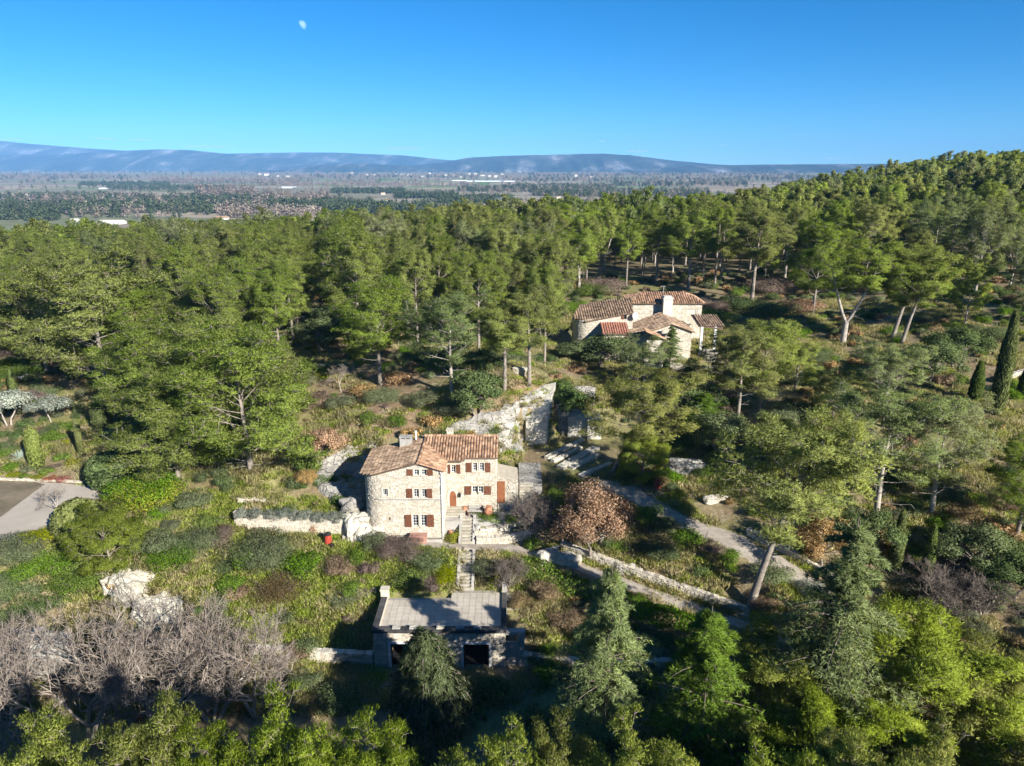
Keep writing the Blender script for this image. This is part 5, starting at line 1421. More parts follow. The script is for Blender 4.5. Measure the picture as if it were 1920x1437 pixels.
def ledge(px0, py0, px1, py1, w, label, h=.28):
    a, c = hit(px0, py0), hit(px1, py1); d = np.array([c[0] - a[0], c[1] - a[1]]); L = np.hypot(*d); d /= L; nrm = np.array([-d[1], d[0]]); k = int(L / .8) + 2; b = MB(); rows = []
    rg = random.Random(int(px0))
    for i in range(k + 1):
        p = a[:2] + d * L * i / k; hh = h + rg.uniform(-.05, .05); z = max(hgt(p[0], p[1]), 8.0); o = rg.uniform(-.06, .06)
        rows.append([(p[0] - nrm[0] * w * .5 + o, p[1] - nrm[1] * w * .5 + o, z - .3), (p[0] - nrm[0] * w * .5 + o, p[1] - nrm[1] * w * .5 + o, z + hh), (p[0] + nrm[0] * w * .5 + o, p[1] + nrm[1] * w * .5 + o, z + hh + .05), (p[0] + nrm[0] * w * .5, p[1] + nrm[1] * w * .5, z - .3)])
    for r0, r1 in zip(rows[:-1], rows[1:]): b.add(r0 + r1, [(0, 4, 5, 1), (1, 5, 6, 2), (2, 6, 7, 3)])
    b.add(rows[0], [(0, 1, 2, 3)]); b.add(rows[-1], [(3, 2, 1, 0)])
    b.build('stone_ledge', M['rock_pale'], None, label=label, cat='ledge', group='sawn stone ledges on the quarry floor')
for q in [(1024,862,1094,826,.55,'long sawn stone ledge on the quarry floor, uppermost of five'),(1035,868,1090,842,.5,'thin sawn stone ledge on the quarry floor, second from the top'),(1050,880,1118,842,.9,'broad sawn stone ledge across the middle of the quarry floor'),(1070,880,1124,855,.7,'sawn stone ledge on the quarry floor, second from the bottom'),(1088,897,1145,872,.6,'sawn stone ledge nearest the foot of the leaning pine')]: ledge(*q)
# rocks round the house and on the slopes
c = atY(672, 985, 60.3); rock_blob('boulder', 'pale boulder against the foot of the rounded house wall', (c[0] - .1, 60.2, 6.0), (1.5, 1.1, 1.7), 3, 'rock_pale', .4)
c = atY(700, 985, 59.6); rock_blob('boulder', 'white rock apron below the rounded house wall', (c[0] - .3, 59.5, 5.5), (1.7, .8, 1.2), 5, 'rock_pale', .1)
c = atY(655, 960, 61.5); rock_blob('boulder', 'grey rock above the steps left of the house', (c[0], 62.4, 7.3), (1.2, 1.0, .9), 9, 'rock', .8)
for k, (px, py, rx, ry, rz_, m_, lab) in enumerate([(245,1120,2.2,1.4,2.0,'rock_pale','cream rock face breaking out of the slope below the driveway'),(300,1165,2.6,1.4,1.9,'rock_pale','white rock face behind the bare trees, lower right of the cream one'),(60,1250,4.2,1.8,2.4,'rock','long grey rock face behind the bare trees at the left edge'),(215,1105,1.2,1.0,1.1,'rock_pale','small white rock on the slope left of the cream rock face'),(1030,1052,1.3,.9,.9,'rock_pale','cream rock outcrop above the footpath below the brown oak'),(1065,1058,1.4,.8,.8,'rock_pale','low cream rock beside the footpath, right of the outcrop'),(1175,1072,1.1,.7,.7,'rock','bluish white boulder at the upper edge of the footpath'),(1290,890,2.2,1.3,1.2,'rock','mossy grey boulder above the gravel road under the pines'),(1265,880,1.5,1.0,.8,'rock','flat grey rock beside the mossy boulder above the road'),(1345,940,1.6,.4,.5,'rock_pale','slanting pale stone slab on the bank above the road'),(975,700,1.0,.5,.6,'rock_pale','pale squared stone on top of the quarry cliff'),(620,690,2.6,.4,.4,'rock_pale','low pale stone edge on the slope above the house'),(1045,560,.9,.6,.8,'rock_pale','white stone block at the edge of the wood left of the farmhouse')]):
    q = hit(px, py); rock_blob('rock', lab, (q[0], q[1] + ry * .3, q[2] + rz_ * .25), (rx, ry, rz_), 20 + k, m_, rz=(.1 * k) % .5 - .2)
# dry-stone walls
drystone('retaining_wall', 'pale dry-stone retaining wall with lavender along its top, left of the house', wpts([(440,985,5.9),(500,992,5.7),(560,996,5.6),(652,1003,5.5)]), 1.35, mat='stone', seed=21)
drystone('garden_wall', 'low pale stone wall right of the house stairs', wpts([(889,1012,5.3),(930,1004,5.5),(996,986,6.2)]), .75, mat='stone', seed=22)
drystone('garden_wall', 'second low stone wall below the forecourt, nearer the footpath', wpts([(893,1020,5.25),(940,1018,5.3),(1003,1008,5.5)]), .5, mat='stone', seed=23)
lowb = [(p[0], p[1], p[2]) for p in LOW_PTS]
def offs(pts, i0, i1, o, dz=0):
    P = np.array(pts[i0:i1]); d = np.gradient(P[:, :2], axis=0); d = d / np.hypot(d[:, 0], d[:, 1])[:, None]; return [(p[0] - e[1] * o, p[1] + e[0] * o, p[2] + dz) for p, e in zip(P, d)]
drystone('path_wall', 'long grey dry-stone wall along the upper side of the footpath', offs(LOW_PTS, 4, 9, 1.25), .85, thick=.35, mat='stone_grey', seed=24, depth=.1, hr=(.14, .3))
drystone('road_wall', 'low dark stone wall along the far side of the gravel road', offs(ROAD_PTS, 4, 8, 2.0), .6, mat='stone_grey', seed=25)
drystone('front_wall', 'shaded dry-stone wall at the foot of the lawn left of the garage', wpts([(470,1236,.1),(560,1242,.05),(700,1250,0)]), 1.1, seed=26)
drystone('front_wall', 'shaded dry-stone wall at the foot of the slope right of the garage', wpts([(978,1250,0),(1070,1262,0),(1180,1265,0),(1290,1262,.1)]), 1.1, seed=27)
drystone('terrace_wall', 'pale stone terrace wall below the right end of the upper farmhouse', wpts([(1255,702,11.6),(1310,712,11.2),(1370,712,11.4)]), 1.6, mat='stone', seed=28)
drystone('garden_kerb', 'low stone edging between the driveway and the flower bed', wpts([(-20,900),(60,903),(130,905),(178,909)], .0), .16, thick=.2, mat='stone', seed=29)
drystone('slope_wall', 'short pale stone wall on the terrace left of the lavender wall', wpts([(445,945),(500,946)]), .45, mat='stone', seed=30)
drystone('track_edge', 'orange stone edge along the track at the right of the tall cypress', wpts([(1868,720),(1895,712),(1930,702)]), .6, mat='stone', seed=31)
# terrace ground and well at the upper farmhouse
q = hit(1330, 672); b = MB(); b.lathe((0, 0, 0), [(1.05, -.5), (1.05, .75), (1.15, .78), (1.15, .95), (.8, .97)], 18); b.build('stone_well', M['dressed'], None, loc=(q[0], q[1], q[2] + .1), label='round pale stone well on the farmhouse terrace', cat='well')
q = hit(1280, 664); b = MB(); b.box(-.9, .9, -.35, .35, .62, .7); [b.box(x - .05, x + .05, -.3, .3, 0, .62) for x in (-.7, .7)]; b.build('stone_table', M['bluewhite'], None, loc=(q[0], q[1], q[2]), label='white stone table in front of the farmhouse gable', cat='table')
# garden furniture
def lathe_thing(name, label, cat, px, py, prof, mat, n=14, group=None, dz=0):
    q = hit(px, py); b = MB(); b.lathe((0, 0, 0), prof, n); return b.build(name, M[mat], None, loc=(q[0], q[1], q[2] + dz), label=label, cat=cat, group=group, smooth=False)
q = hit(616, 1022); bn = thing('red_bin', 'tall red barrel with a black lid on the lawn below the retaining wall', 'barrel', tuple(q))
b = MB(); b.lathe((0, 0, 0), [(.30, 0), (.33, .3), (.33, .7), (.29, 1.05)], 14); b.build('barrel', M['red'], bn)
b = MB(); b.lathe((0, 0, 1.05), [(.31, 0), (.33, .08), (.2, .22), (.05, .26)], 14); b.build('lid', M['black'], bn)
lathe_thing('black_pot', 'black plastic pot lying beside the red barrel', 'pot', 623, 1028, [(.18, 0), (.25, .4), (.22, .42)], 'black')
q = hit(636, 1003); b = MB(); b.add([(-.35, 0, 0), (.35, 0, 0), (.28, .35, 1.0), (-.28, .35, 1.0), (-.35, .12, 0), (.35, .12, 0), (.28, .47, 1.0), (-.28, .47, 1.0)], [(0, 1, 2, 3), (7, 6, 5, 4), (0, 4, 5, 1), (1, 5, 6, 2), (2, 6, 7, 3), (3, 7, 4, 0)]); b.tube([(-.3, .36, 1.0), (-.3, .7, 1.15)], .03, 5); b.tube([(.3, .36, 1.0), (.3, .7, 1.15)], .03, 5); b.build('wheelbarrow', M['plasticgreen'], None, loc=tuple(q), label='green wheelbarrow tipped up against the retaining wall', cat='wheelbarrow')
q = hit(1233, 918); bn = thing('red_bin', 'small red bin at the far edge of the gravel road', 'bin', tuple(q))
b = MB(); b.lathe((0, 0, 0), [(.26, .12), (.33, .9), (.36, .95)], 4); b.build('body', M['red'], bn)
b = MB(); b.lathe((0, 0, .95), [(.38, 0), (.38, .06), (.1, .14)], 4); b.build('lid', M['red'], bn)
for s in (-1, 1):
    b = MB(); b.tube([(s * .2 - .03, .22, .1), (s * .2 + .03, .22, .1)], .1, 10); b.build('wheel', M['black'], bn)
def planter(px, py, w, label, Y=58.75):
    p = atZ(px, py, 5.42); b = MB(); h = .32; d = .5
    b.box(-w / 2, w / 2, -d / 2, -d / 2 + .06, 0, h); b.box(-w / 2, w / 2, d / 2 - .06, d / 2, 0, h); b.box(-w / 2, -w / 2 + .06, -d / 2 + .06, d / 2 - .06, 0, h); b.box(w / 2 - .06, w / 2, -d / 2 + .06, d / 2 - .06, 0, h)
    t = b.build('planter', M['concrete'], None, loc=(p[0], YF - .55, 5.35), label=label, cat='planter'); b = MB(); b.box(-w / 2 + .06, w / 2 - .06, -d / 2 + .06, d / 2 - .06, .02, h - .06); b.build('soil', M['brownlawn'], t); return t
planter(744, 1005, 1.7, 'low stone planter at the foot of the house, left of the pink chest')
planter(817, 1005, 1.5, 'low stone planter at the foot of the house, beside the drainpipe')
p = cz(692, 1160, YF - .8); b = MB(); b.box(-.75, .75, -.35, .35, .08, .72); b.box(-.8, .8, -.4, .4, .72, .8); [b.box(x - .06, x + .06, y - .06, y + .06, 0, .08) for x in (-.6, .6) for y in (-.25, .25)]
b.build('storage_chest', M['pinkbox'], None, loc=(p[0], YF - .75, 5.36), label='faded pink wooden chest below the ground floor window', cat='chest')
q = cz(1200, 960, 61.3); t = thing('garden_bench', 'grey wooden bench on the forecourt below the kitchen window', 'bench', (q[0], 61.5, 6.72))
for k in range(3): b = MB(); b.box(-.75, .75, -.22 + .15 * k, -.09 + .15 * k, .42, .46); b.build('seat_slat', M['concrete'], t)
for k in range(2): b = MB(); b.box(-.75, .75, .26, .3, .55 + .17 * k, .68 + .17 * k); b.build('back_slat', M['concrete'], t)
for s in (-.65, .65): b = MB(); b.box(s - .04, s + .04, -.22, .3, 0, .42); b.box(s - .04, s + .04, .24, .29, .42, .9); b.build('leg', M['wood'], t)
urn = [(.18, 0), (.22, .08), (.34, .35), (.36, .55), (.25, .8), (.2, .88), (.26, .95)]
for px, X_, Y_, Z_, sc, m_, lab in [(0, cz(1322, 960, 61.2)[0], 61.2, 6.72, 1.15, 'terracotta', 'large terracotta jar at the right of the forecourt'), (0, cz(1222, 1120, 60.0)[0], 60.0, 5.6, .95, 'concrete', 'grey stone urn on the pier right of the house stairs'), (0, cz(945, 1040, 59.9)[0] + .35, 60.0, 5.3, .6, 'terracotta', 'small terracotta pot at the corner of the forecourt'), (0, cz(1110, 860, YR)[0], YR - .35, 6.72, .75, 'terracotta', 'terracotta flower pot beside the arched door')]:
    b = MB(); b.lathe((0, 0, 0), [(r * sc, z * sc) for r, z in urn], 14); b.build('garden_urn', M[m_], None, loc=(X_, Y_, Z_), label=lab, cat='pot')
p = cz(1222, 1170, 59.4); b = MB(); b.box(-.35, .35, -.3, .3, -.4, .62); b.box(-.4, .4, -.35, .35, .62, .7); b.build('stone_pier', M['dressed'], None, loc=(p[0], 59.7, 5.2), label='squared yellow stone pier at the foot of the house stairs', cat='pier')
# grey upper terrace beside the house with steps
b = MB(); b.box(.7, 3.0, 64.6, 69.5, 6.5, 8.7); b.build('side_terrace', M['rock'], None, kind='structure')
stairs('upper_stairs', 'shaded stone stairs climbing at the right end of the tall house', .75, 2.0, 62.3, 6.6, 64.5, 8.6, 10, cheek=False)
# ---------------------------------------------------------------- trees
PINES = {   # key: (builder arguments, height, crown width)
    'full':   (dict(seed=11, Ht=15, clear=.36, R=4.6, nl=26), 15, 10.0),
    'dense':  (dict(seed=12, Ht=14, clear=.24, R=5.0, nl=30, foliage='pine'), 14, 11.0),
    'tall':   (dict(seed=13, Ht=17, clear=.46, R=3.9, nl=22, foliage='pine'), 17, 8.4),
    'fork':   (dict(seed=14, Ht=17, clear=.50, R=4.8, nl=24, fork=2, bark='palebark'), 17, 10.5),
    'bushy':  (dict(seed=15, Ht=10, clear=.10, R=4.4, nl=24, foliage='pine_bright', tufts=80, blade=.26, bw=.022), 10, 9.6),
    'low':    (dict(seed=19, Ht=12, clear=.07, R=5.2, nl=38, foliage='pine', tufts=52), 14, 11.0),
    'grey':   (dict(seed=16, Ht=14, clear=.38, R=5.2, nl=21, foliage='pine_grey', gap=.25, bark='palebark'), 14, 11.2),
    'open':   (dict(seed=17, Ht=16, clear=.55, R=4.4, nl=22, lean=(.16, 0), foliage='pine', gap=.05), 16, 9.5),
    'leaning': (dict(seed=18, Ht=13, clear=.40, R=4.4, nl=24, lean=(.42, 0.03), foliage='pine_bright'), 13, 9.5),
}
FARP = [dict(seed=31, Ht=14, clear=.38, R=4.4, nl=15, tufts=20, blade=.6, bw=.075, nb=5, clump=.95), dict(seed=32, Ht=15, clear=.46, R=4.0, nl=13, tufts=20, blade=.6, bw=.075, nb=5, clump=.95),
        dict(seed=33, Ht=13, clear=.30, R=4.8, nl=16, tufts=20, blade=.6, bw=.075, nb=5, clump=1.0), dict(seed=34, Ht=15, clear=.5, R=4.2, nl=12, tufts=20, blade=.6, bw=.075, nb=5, clump=.95, foliage='pine_grey', gap=.2),
        dict(seed=35, Ht=14, clear=.42, R=4.2, nl=14, tufts=20, blade=.6, bw=.075, nb=5, clump=.9, lean=(.12, .03))]
FARH = [14, 15, 13, 15, 14]
def pine_at(base, top_py, cw, key, label, px=None, rz=None, group=None, name='pine_tree'):
    args = PINES[key][0]; ms = proto(('pine', key), lambda: pine_mesh(**args)); hh, ww = proto(('size', key), lambda: mesh_size(ms[1]))
    if len(base) == 2: q = hit(*base); px = base[0]
    else: q = np.array(base, float)
    D = q[1] * CP - (q[2] - CAM_Z) * SP
    zt = atY(px if px is not None else toPx(q)[0], top_py, q[1])[2]; s = (zt - q[2]) / hh
    w = cw * D / FPX / ww; w = min(max(w, s * .72), s * 1.45)
    if rz is None: rz = RNG.uniform(0, 6.28) if key not in ('open', 'leaning') else RNG.normal() * .2
    return plant(name, ms, label, 'tree', (q[0], q[1], q[2] - .1), rz, (w, w, s), group)
TAKEN = []
def T(*a, **k):
    o = pine_at(*a, **k); TAKEN.append((o.location.x, o.location.y)); return o
T((205,748), 468, 280, 'dense', 'broad pale trunked pine at the top of the garden on the left')
T((262,722), 520, 190, 'full', 'pine with a bent trunk just right of the garden pine on the left')
T((335,900), 690, 270, 'low', 'low spreading pine reaching down to the driveway hedges')
T((470,880), 610, 300, 'low', 'big bright pine between the garden and the tall house')
T((420,800), 585, 260, 'low', 'dense pine standing behind the big bright one left of the house')
T((300,800), 600, 230, 'low', 'bushy pine between the garden pine and the low spreading one')
T((520,760), 640, 150, 'low', 'bushy pine at the left edge of the brown slope')
T((90,700), 500, 200, 'dense', 'wide pine behind the olive trees of the left garden')
T((557,612), 440, 150, 'tall', 'straight pine with a bare trunk left of the dark gap in the wood')
T((713,722), 522, 155, 'full', 'pine with a forked dark trunk behind the slope above the house')
T((848,742), 543, 185, 'grey', 'round crowned greyish pine directly behind the tall house')
T((946,732), 560, 105, 'tall', 'slim pine with a brown trunk on top of the quarry cliff, left one')
T((992,724), 538, 110, 'tall', 'slim pine on top of the quarry cliff, right one')
T((1148,890), 700, 225, 'leaning', 'bright green pine with a dark trunk leaning over the quarry')
T((1205,750), 632, 120, 'grey', 'thin greyish pine just below the front of the farmhouse')
T((1382,790), 612, 130, 'full', 'pine right of the farmhouse terrace, nearer the farmhouse')
T((1425,772), 598, 150, 'full', 'pine right of the farmhouse terrace, with the rounder crown')
T((1490,735), 640, 120, 'dense', 'low pine beyond the two terrace pines at the right of the farmhouse')
T((1580,645), 452, 140, 'fork', 'pine with two white bare trunks at the edge of the right hand wood')
T((1672,640), 462, 140, 'open', 'pine with a slanting grey trunk right of the white forked pine')
T((1690,648), 490, 150, 'open', 'strongly leaning pine at the edge of the right hand wood')
T((1410,562), 388, 90, 'tall', 'tall narrow pine on the lawn behind the farmhouse, right one')
T((1230,532), 405, 110, 'tall', 'tall pine with a bare trunk behind the farmhouse chimney')
T((1290,545), 398, 100, 'tall', 'tall pine behind the right end of the farmhouse')
T((1065,553), 440, 110, 'open', 'pine with a white trunk left of the farmhouse roof')
T((1085,555), 430, 120, 'fork', 'pine with crossing white trunks behind the farmhouse wing')
T((960,560), 440, 130, 'open', 'leaning pine above the row of small cypresses')
T((1404,1150), 785, 225, 'open', 'tall pine with a long bare trunk beside the footpath')
T((1655,800), 640, 190, 'grey', 'flat topped grey pine below the white forked pine')
T((1640,985), 722, 210, 'grey', 'large open pine with grey limbs on the right hand slope, left one')
T((1745,965), 745, 220, 'grey', 'large open pine with drooping limbs on the right hand slope, right one')
T((1560,790), 690, 110, 'dense', 'young pine on the slope left of the grey pines')
T((1905,1010), 830, 200, 'full', 'pine at the right edge of the picture below the cypresses')
T((1485,905), 800, 190, 'bushy', 'bright low pine behind the tall footpath pine')
T((210,1075), 955, 210, 'bushy', 'bushy low pine on the bank right of the driveway')
T((1205,905), 815, 120, 'bushy', 'small bushy pine right of the leaning quarry pine')
# foreground pines, mostly below the frame
for k, (px, top, zt, cw, key, lab) in enumerate([(45,1375,14.0,110,'full','pine top at the lower left corner of the picture'),(262,1335,14.6,110,'full','narrow bright pine top below the bare trees'),(382,1368,13.8,50,'tall','slim pine tip between two brighter pine tops at the bottom'),(525,1342,14.8,150,'dense','broad bright pine top at the bottom, left of centre'),(702,1360,14.4,85,'tall','upright bright pine top at the bottom below the dark weeping tree'),(905,1383,14.6,130,'dense','bright pine top at the bottom centre of the picture'),(1048,1356,13.0,60,'tall','small bright pine tip at the bottom right of centre'),(1215,1385,14.6,190,'dense','wide bright pine top at the bottom below the cedars'),(1590,1385,12.0,130,'full','bright pine top at the bottom right'),(1672,1404,15.0,190,'dense','pine added for shade at the bottom right, below the corner pine'),(1790,1415,15.5,200,'dense','pine added for shade near the lower right corner'),(1490,1424,14.5,170,'dense','pine added for shade at the bottom, right of the cedars')]):  # last three pines are added to cast shade on the cedar and corner pines
    q = atZ(px, top, zt); q[2] = hgt(q[0], q[1]); o_ = T(tuple(q), top, cw, key, lab, px=px)
    for ch in o_.children:
        if ch.name.startswith('crown'): ch.material_slots[0].link = 'OBJECT'; ch.material_slots[0].material = M['pine_bright']  # brighter needle colour stands in for sunlight on these tops
for (px, top, Y, cw, key, lab) in [(1745,1160,38.5,330,'bushy','big bright pine filling the lower right corner'),(1440,1215,38.0,230,'bushy','shaded blue green pine left of the big bright corner pine'),(1890,1240,37.0,200,'bushy','pine at the lower right edge of the picture'),(1640,1255,41.0,170,'bushy','pine crown between the cedar and the corner pine'),(1560,1300,34.5,200,'bushy','shaded pine in front of the corner pine')]:
    p = atY(px, top, Y); q = (p[0], p[1], hgt(p[0], p[1])); T(q, top, cw, key, lab, px=px)

# wood: the largest pines one by one, the rest as one mass
E1 = [tuple(hit(*p)[:2]) for p in [(1035,650),(1045,575),(1130,552),(1230,540),(1330,545),(1500,566),(1560,640),(1480,720),(1400,800),(1290,860),(1150,850),(1050,760)]]
E2 = [tuple(hit(*p)[:2]) for p in [(565,890),(580,745),(640,700),(760,705),(900,715),(1035,715),(1045,800),(900,870),(680,870)]]
E3 = [tuple(hit(*p)[:2]) for p in [(1640,660),(1720,640),(1800,620),(1890,640),(1920,760),(1800,720),(1700,700)]]
rg = np.random.default_rng(5)
cand = []
grid = {}
def try_pt(x, y, dmin):
    k = (int(x // 5), int(y // 5))
    for i in range(-2, 3):
        for j in range(-2, 3):
            for (u, v) in grid.get((k[0] + i, k[1] + j), ()):
                if (u - x) ** 2 + (v - y) ** 2 < dmin * dmin: return False
    grid.setdefault(k, []).append((x, y)); return True
for x, y in TAKEN: grid.setdefault((int(x // 5), int(y // 5)), []).append((x, y))
N_TRY = 14000
tx = rg.uniform(-290, 330, N_TRY); ty = 90 + 300 * rg.random(N_TRY) ** 0.9
order = np.argsort(ty)
tz = H(tx, ty)
fr = (np.abs(tx) < 0.78 * ty + 10)
ex = in_poly(tx, ty, E1) | in_poly(tx, ty, E2) | in_poly(tx, ty, E3)
for k in order:
    x, y = tx[k], ty[k]
    if not fr[k] or ex[k]: continue
    if y > 275 + 85 * min(max((x - 0) / 140, 0), 1): continue
    if x > 40 and y < 125 and rg.random() < .72: continue           # open ground on the right hand slope
    if -30 < x < 2 and y < 100 and rg.random() < .6: continue
    px, py = toPx((x, y, tz[k]))
    if 1040 < px < 1520 and y < 138: continue
    if not try_pt(x, y, 6.3 if y < 170 else 5.8): continue
    cand.append((x, y, tz[k]))
# trees on the near slopes left of frame centre
cand.sort(key=lambda c: c[1])
ROWS = ['in the front row', 'in the middle rows', 'in the back rows']
COLS = [(140, 'at the left edge'), (280, 'above the left garden'), (420, 'above the low spreading pine'), (560, 'left of the dark gap'), (680, 'above the dark gap'), (800, 'above the forked dark trunk'), (920, 'above the grey house pine'), (1040, 'above the quarry cliff'), (1160, 'above the farmhouse wing'), (1280, 'behind the farmhouse chimney'), (1400, 'behind the farmhouse terrace'), (1520, 'above the farmhouse lawn'), (1640, 'above the white forked pine'), (1780, 'above the leaning right pines'), (3000, 'above the right hand cypresses')]
def wood_label(px, y, hs, key):
    row = ROWS[0] if y < 125 else ROWS[1] if y < 160 else ROWS[2]; col = next(c for lim, c in COLS if px < lim)
    tone = 'greyish' if key == 'grey' else 'slender' if key == 'tall' else 'broad' if key in ('dense', 'low') else 'twin stemmed' if key == 'fork' else 'rounded'
    return '%s %s pine %s, %s' % ('tall' if hs > .98 else 'low' if hs < .8 else 'middling', tone, row, col)
FILL_LABELS = {
    'left': ('tall green pine in the wood left of the dark gap', 'pines of the left hand wood'),
    'mid': ('green pine in the dense wood behind the tall house', 'pines of the middle wood'),
    'back': ('tall bare trunked pine in the wood behind the farmhouse', 'pines behind the farmhouse'),
    'right': ('green pine in the wood on the right hand hill', 'pines of the right hand hill')}
n_ind = 300 - len(TAKEN)
keys = ['full', 'dense', 'dense', 'tall', 'full', 'grey']
far_pts = []
wood = []
for k, (x, y, z) in enumerate(cand):
    hs = rg.uniform(.68, 1.15) * (0.55 + .45 * float(1 - sstep(24, 42, z)))
    if k < n_ind:
        px, py = toPx((x, y, z)); zone = 'left' if px < 560 else 'mid' if px < 1040 else 'back' if px < 1500 else 'right'
        if k % 4 != 3: key = (keys[rg.integers(0, len(keys))] if not (zone == 'left' and y < 125) else ['low', 'dense'][rg.integers(0, 2)]) if zone != 'back' else ['tall', 'tall', 'fork', 'full'][rg.integers(0, 4)]
        else: key = 'grey' if zone == 'right' else 'full'
        args = PINES[key][0]; ms = proto(('pine', key), lambda: pine_mesh(**args)); hh, ww = proto(('size', key), lambda: mesh_size(ms[1])); s = hs * 14.5 / hh; w = s * rg.uniform(.85, 1.15)
        wood.append((plant('pine_tree', ms, wood_label(px, y, hs, key), 'tree', (x, y, z - .15), rg.uniform(0, 6.28), (w, w, s), FILL_LABELS[zone][1]), px))
    else: far_pts.append((x, y, z - .2, rg.uniform(0, 6.28), hs * .88, rg.integers(0, 5)))
tell_apart(wood)
# the wood behind and below the camera, that shades the foreground
near_pts = []
for k in range(1600):
    x, y = rg.uniform(-60, 90), rg.uniform(-22, 30); z = hgt(x, y); hs = rg.uniform(.66, .80)
    if z + 16.5 * hs > CAM_Z - 1.006 * y - 1.0: continue
    if not try_pt(x, y, 4.6): continue
    near_pts.append((x, y, z - .2, rg.uniform(0, 6.28), hs, rg.integers(0, 5)))

def gn_scatter(name, pts, meshes, kind='stuff', mat=None):
    """one object whose geometry nodes place copies of a few meshes on points (x, y, z, turn, size, which)"""
    P = np.array(pts, float); me = bpy.data.meshes.new(name); me.vertices.add(len(P)); me.vertices.foreach_set('co', P[:, :3].astype(np.float32).ravel())
    for nm, col in (('turn', 3), ('size', 4)):
        a = me.attributes.new(nm, 'FLOAT', 'POINT'); a.data.foreach_set('value', P[:, col].astype(np.float32))
    a = me.attributes.new('which', 'INT', 'POINT'); a.data.foreach_set('value', P[:, 5].astype(np.int32)); me.update()
    c = bpy.data.collections.new(name + ' kinds')
    for k, m in enumerate(meshes):
        o = bpy.data.objects.new('%s_kind_%02d' % (name, k), m); c.objects.link(o)
    ng = bpy.data.node_groups.new(name, 'GeometryNodeTree')
    ng.interface.new_socket('Geometry', in_out='INPUT', socket_type='NodeSocketGeometry'); ng.interface.new_socket('Geometry', in_out='OUTPUT', socket_type='NodeSocketGeometry')
    gi = ng.nodes.new('NodeGroupInput'); go = ng.nodes.new('NodeGroupOutput'); iop = ng.nodes.new('GeometryNodeInstanceOnPoints'); ci = ng.nodes.new('GeometryNodeCollectionInfo')
    ci.inputs['Collection'].default_value = c; ci.inputs['Separate Children'].default_value = True; ci.inputs['Reset Children'].default_value = True
    def attr(nm, t):
        n = ng.nodes.new('GeometryNodeInputNamedAttribute'); n.data_type = t; n.inputs['Name'].default_value = nm; return n.outputs['Attribute']
    cx = ng.nodes.new('ShaderNodeCombineXYZ'); ng.links.new(attr('turn', 'FLOAT'), cx.inputs[2])
    ng.links.new(gi.outputs[0], iop.inputs['Points']); ng.links.new(ci.outputs[0], iop.inputs['Instance']); iop.inputs['Pick Instance'].default_value = True
    ng.links.new(attr('which', 'INT'), iop.inputs['Instance Index']); ng.links.new(cx.outputs[0], iop.inputs['Rotation']); ng.links.new(attr('size', 'FLOAT'), iop.inputs['Scale'])
    ng.links.new(iop.outputs[0], go.inputs[0])
    o = place(name, me, kind=kind); md = o.modifiers.new('scatter', 'NODES'); md.node_group = ng; return o

def joined(ms, name):
    """trunk and crown meshes in one mesh, for the far mass"""
    V, L, mi, mats, o = [], [], [], [], 0; Ns = []
    for m in ms:
        n = len(m.vertices); v = np.empty(n * 3, np.float32); m.vertices.foreach_get('co', v); V.append(v.reshape(-1, 3))
        k = len(m.polygons); lt = m.polygons[0].loop_total; l = np.empty(k * lt, np.int32); m.loops.foreach_get('vertex_index', l); l = l.reshape(k, lt)
        idx = np.empty(k, np.int32); m.polygons.foreach_get('material_index', idx)
        if lt == 4: l = np.concatenate([l[:, [0, 1, 2]], l[:, [0, 2, 3]]]); idx = np.concatenate([idx, idx])
        L.append(l + o); mi.append(idx + len(mats)); mats += list(m.materials); o += n
        nn = np.empty(len(m.loops) * 3, np.float32); m.corner_normals.foreach_get('vector', nn); vi = np.empty(len(m.loops), np.int32); m.loops.foreach_get('vertex_index', vi)
        N_ = np.zeros((n, 3), np.float32); N_[vi] = nn.reshape(-1, 3); Ns.append(N_)
    return np_mesh(name, np.concatenate(V), np.concatenate(L), normals=np.concatenate(Ns), mats=mats, mat_idx=np.concatenate(mi))
far_meshes = [joined(pine_mesh(**a), 'far_pine') for a in FARP]
gn_scatter('pine_forest', far_pts + near_pts, far_meshes)

# ---------------------------------------------------------------- other single trees
def spot(px, py): q = hit(px, py); return q, (q[1] * CP - (q[2] - CAM_Z) * SP) / FPX
def tree_px(name, mesh, hh, ww, base, top, cw, label, cat='tree', rz=None, group=None, tilt=None):
    hh, ww = mesh_size(mesh[1] if isinstance(mesh, tuple) else mesh)
    q, m = spot(*base); zt = atY(base[0], top, q[1])[2]; s = (zt - q[2]) / hh; w = cw * m / ww
    return plant(name, mesh, label, cat, (q[0], q[1], q[2] - .08), RNG.uniform(0, 6.28) if rz is None else rz, (w, w, s), group, tilt)
oakb = leafy_tree_mesh(41, 'brown', 5, 3, .02, 16000, .085, multi=2, lobes=34)
tree_px('brown_oak', oakb, 5.2, 6.4, (1110,1045), 908, 132, 'large oak with dry brown leaves above the footpath')
tree_px('brown_oak', leafy_tree_mesh(42, 'brown', 5, 3, .05, 9000, .10), 5.2, 6.4, (1540,1065), 968, 105, 'brown leaved oak behind the long bare pine trunk')
tree_px('brown_oak', leafy_tree_mesh(43, 'brown', 3, 2, .1, 5500, .085), 3.2, 4.3, (612,868), 806, 66, 'small brown leaved oak left of the rounded roof')
tree_px('brown_oak', oakb, 5.2, 6.4, (575,912), 880, 40, 'low brown leaved bush at the left edge of the grey ledge')
oaks = [leafy_tree_mesh(50 + k, 'oak', 6, 3.2, .12, 13000, .115, multi=2, lobes=34) for k in range(2)]
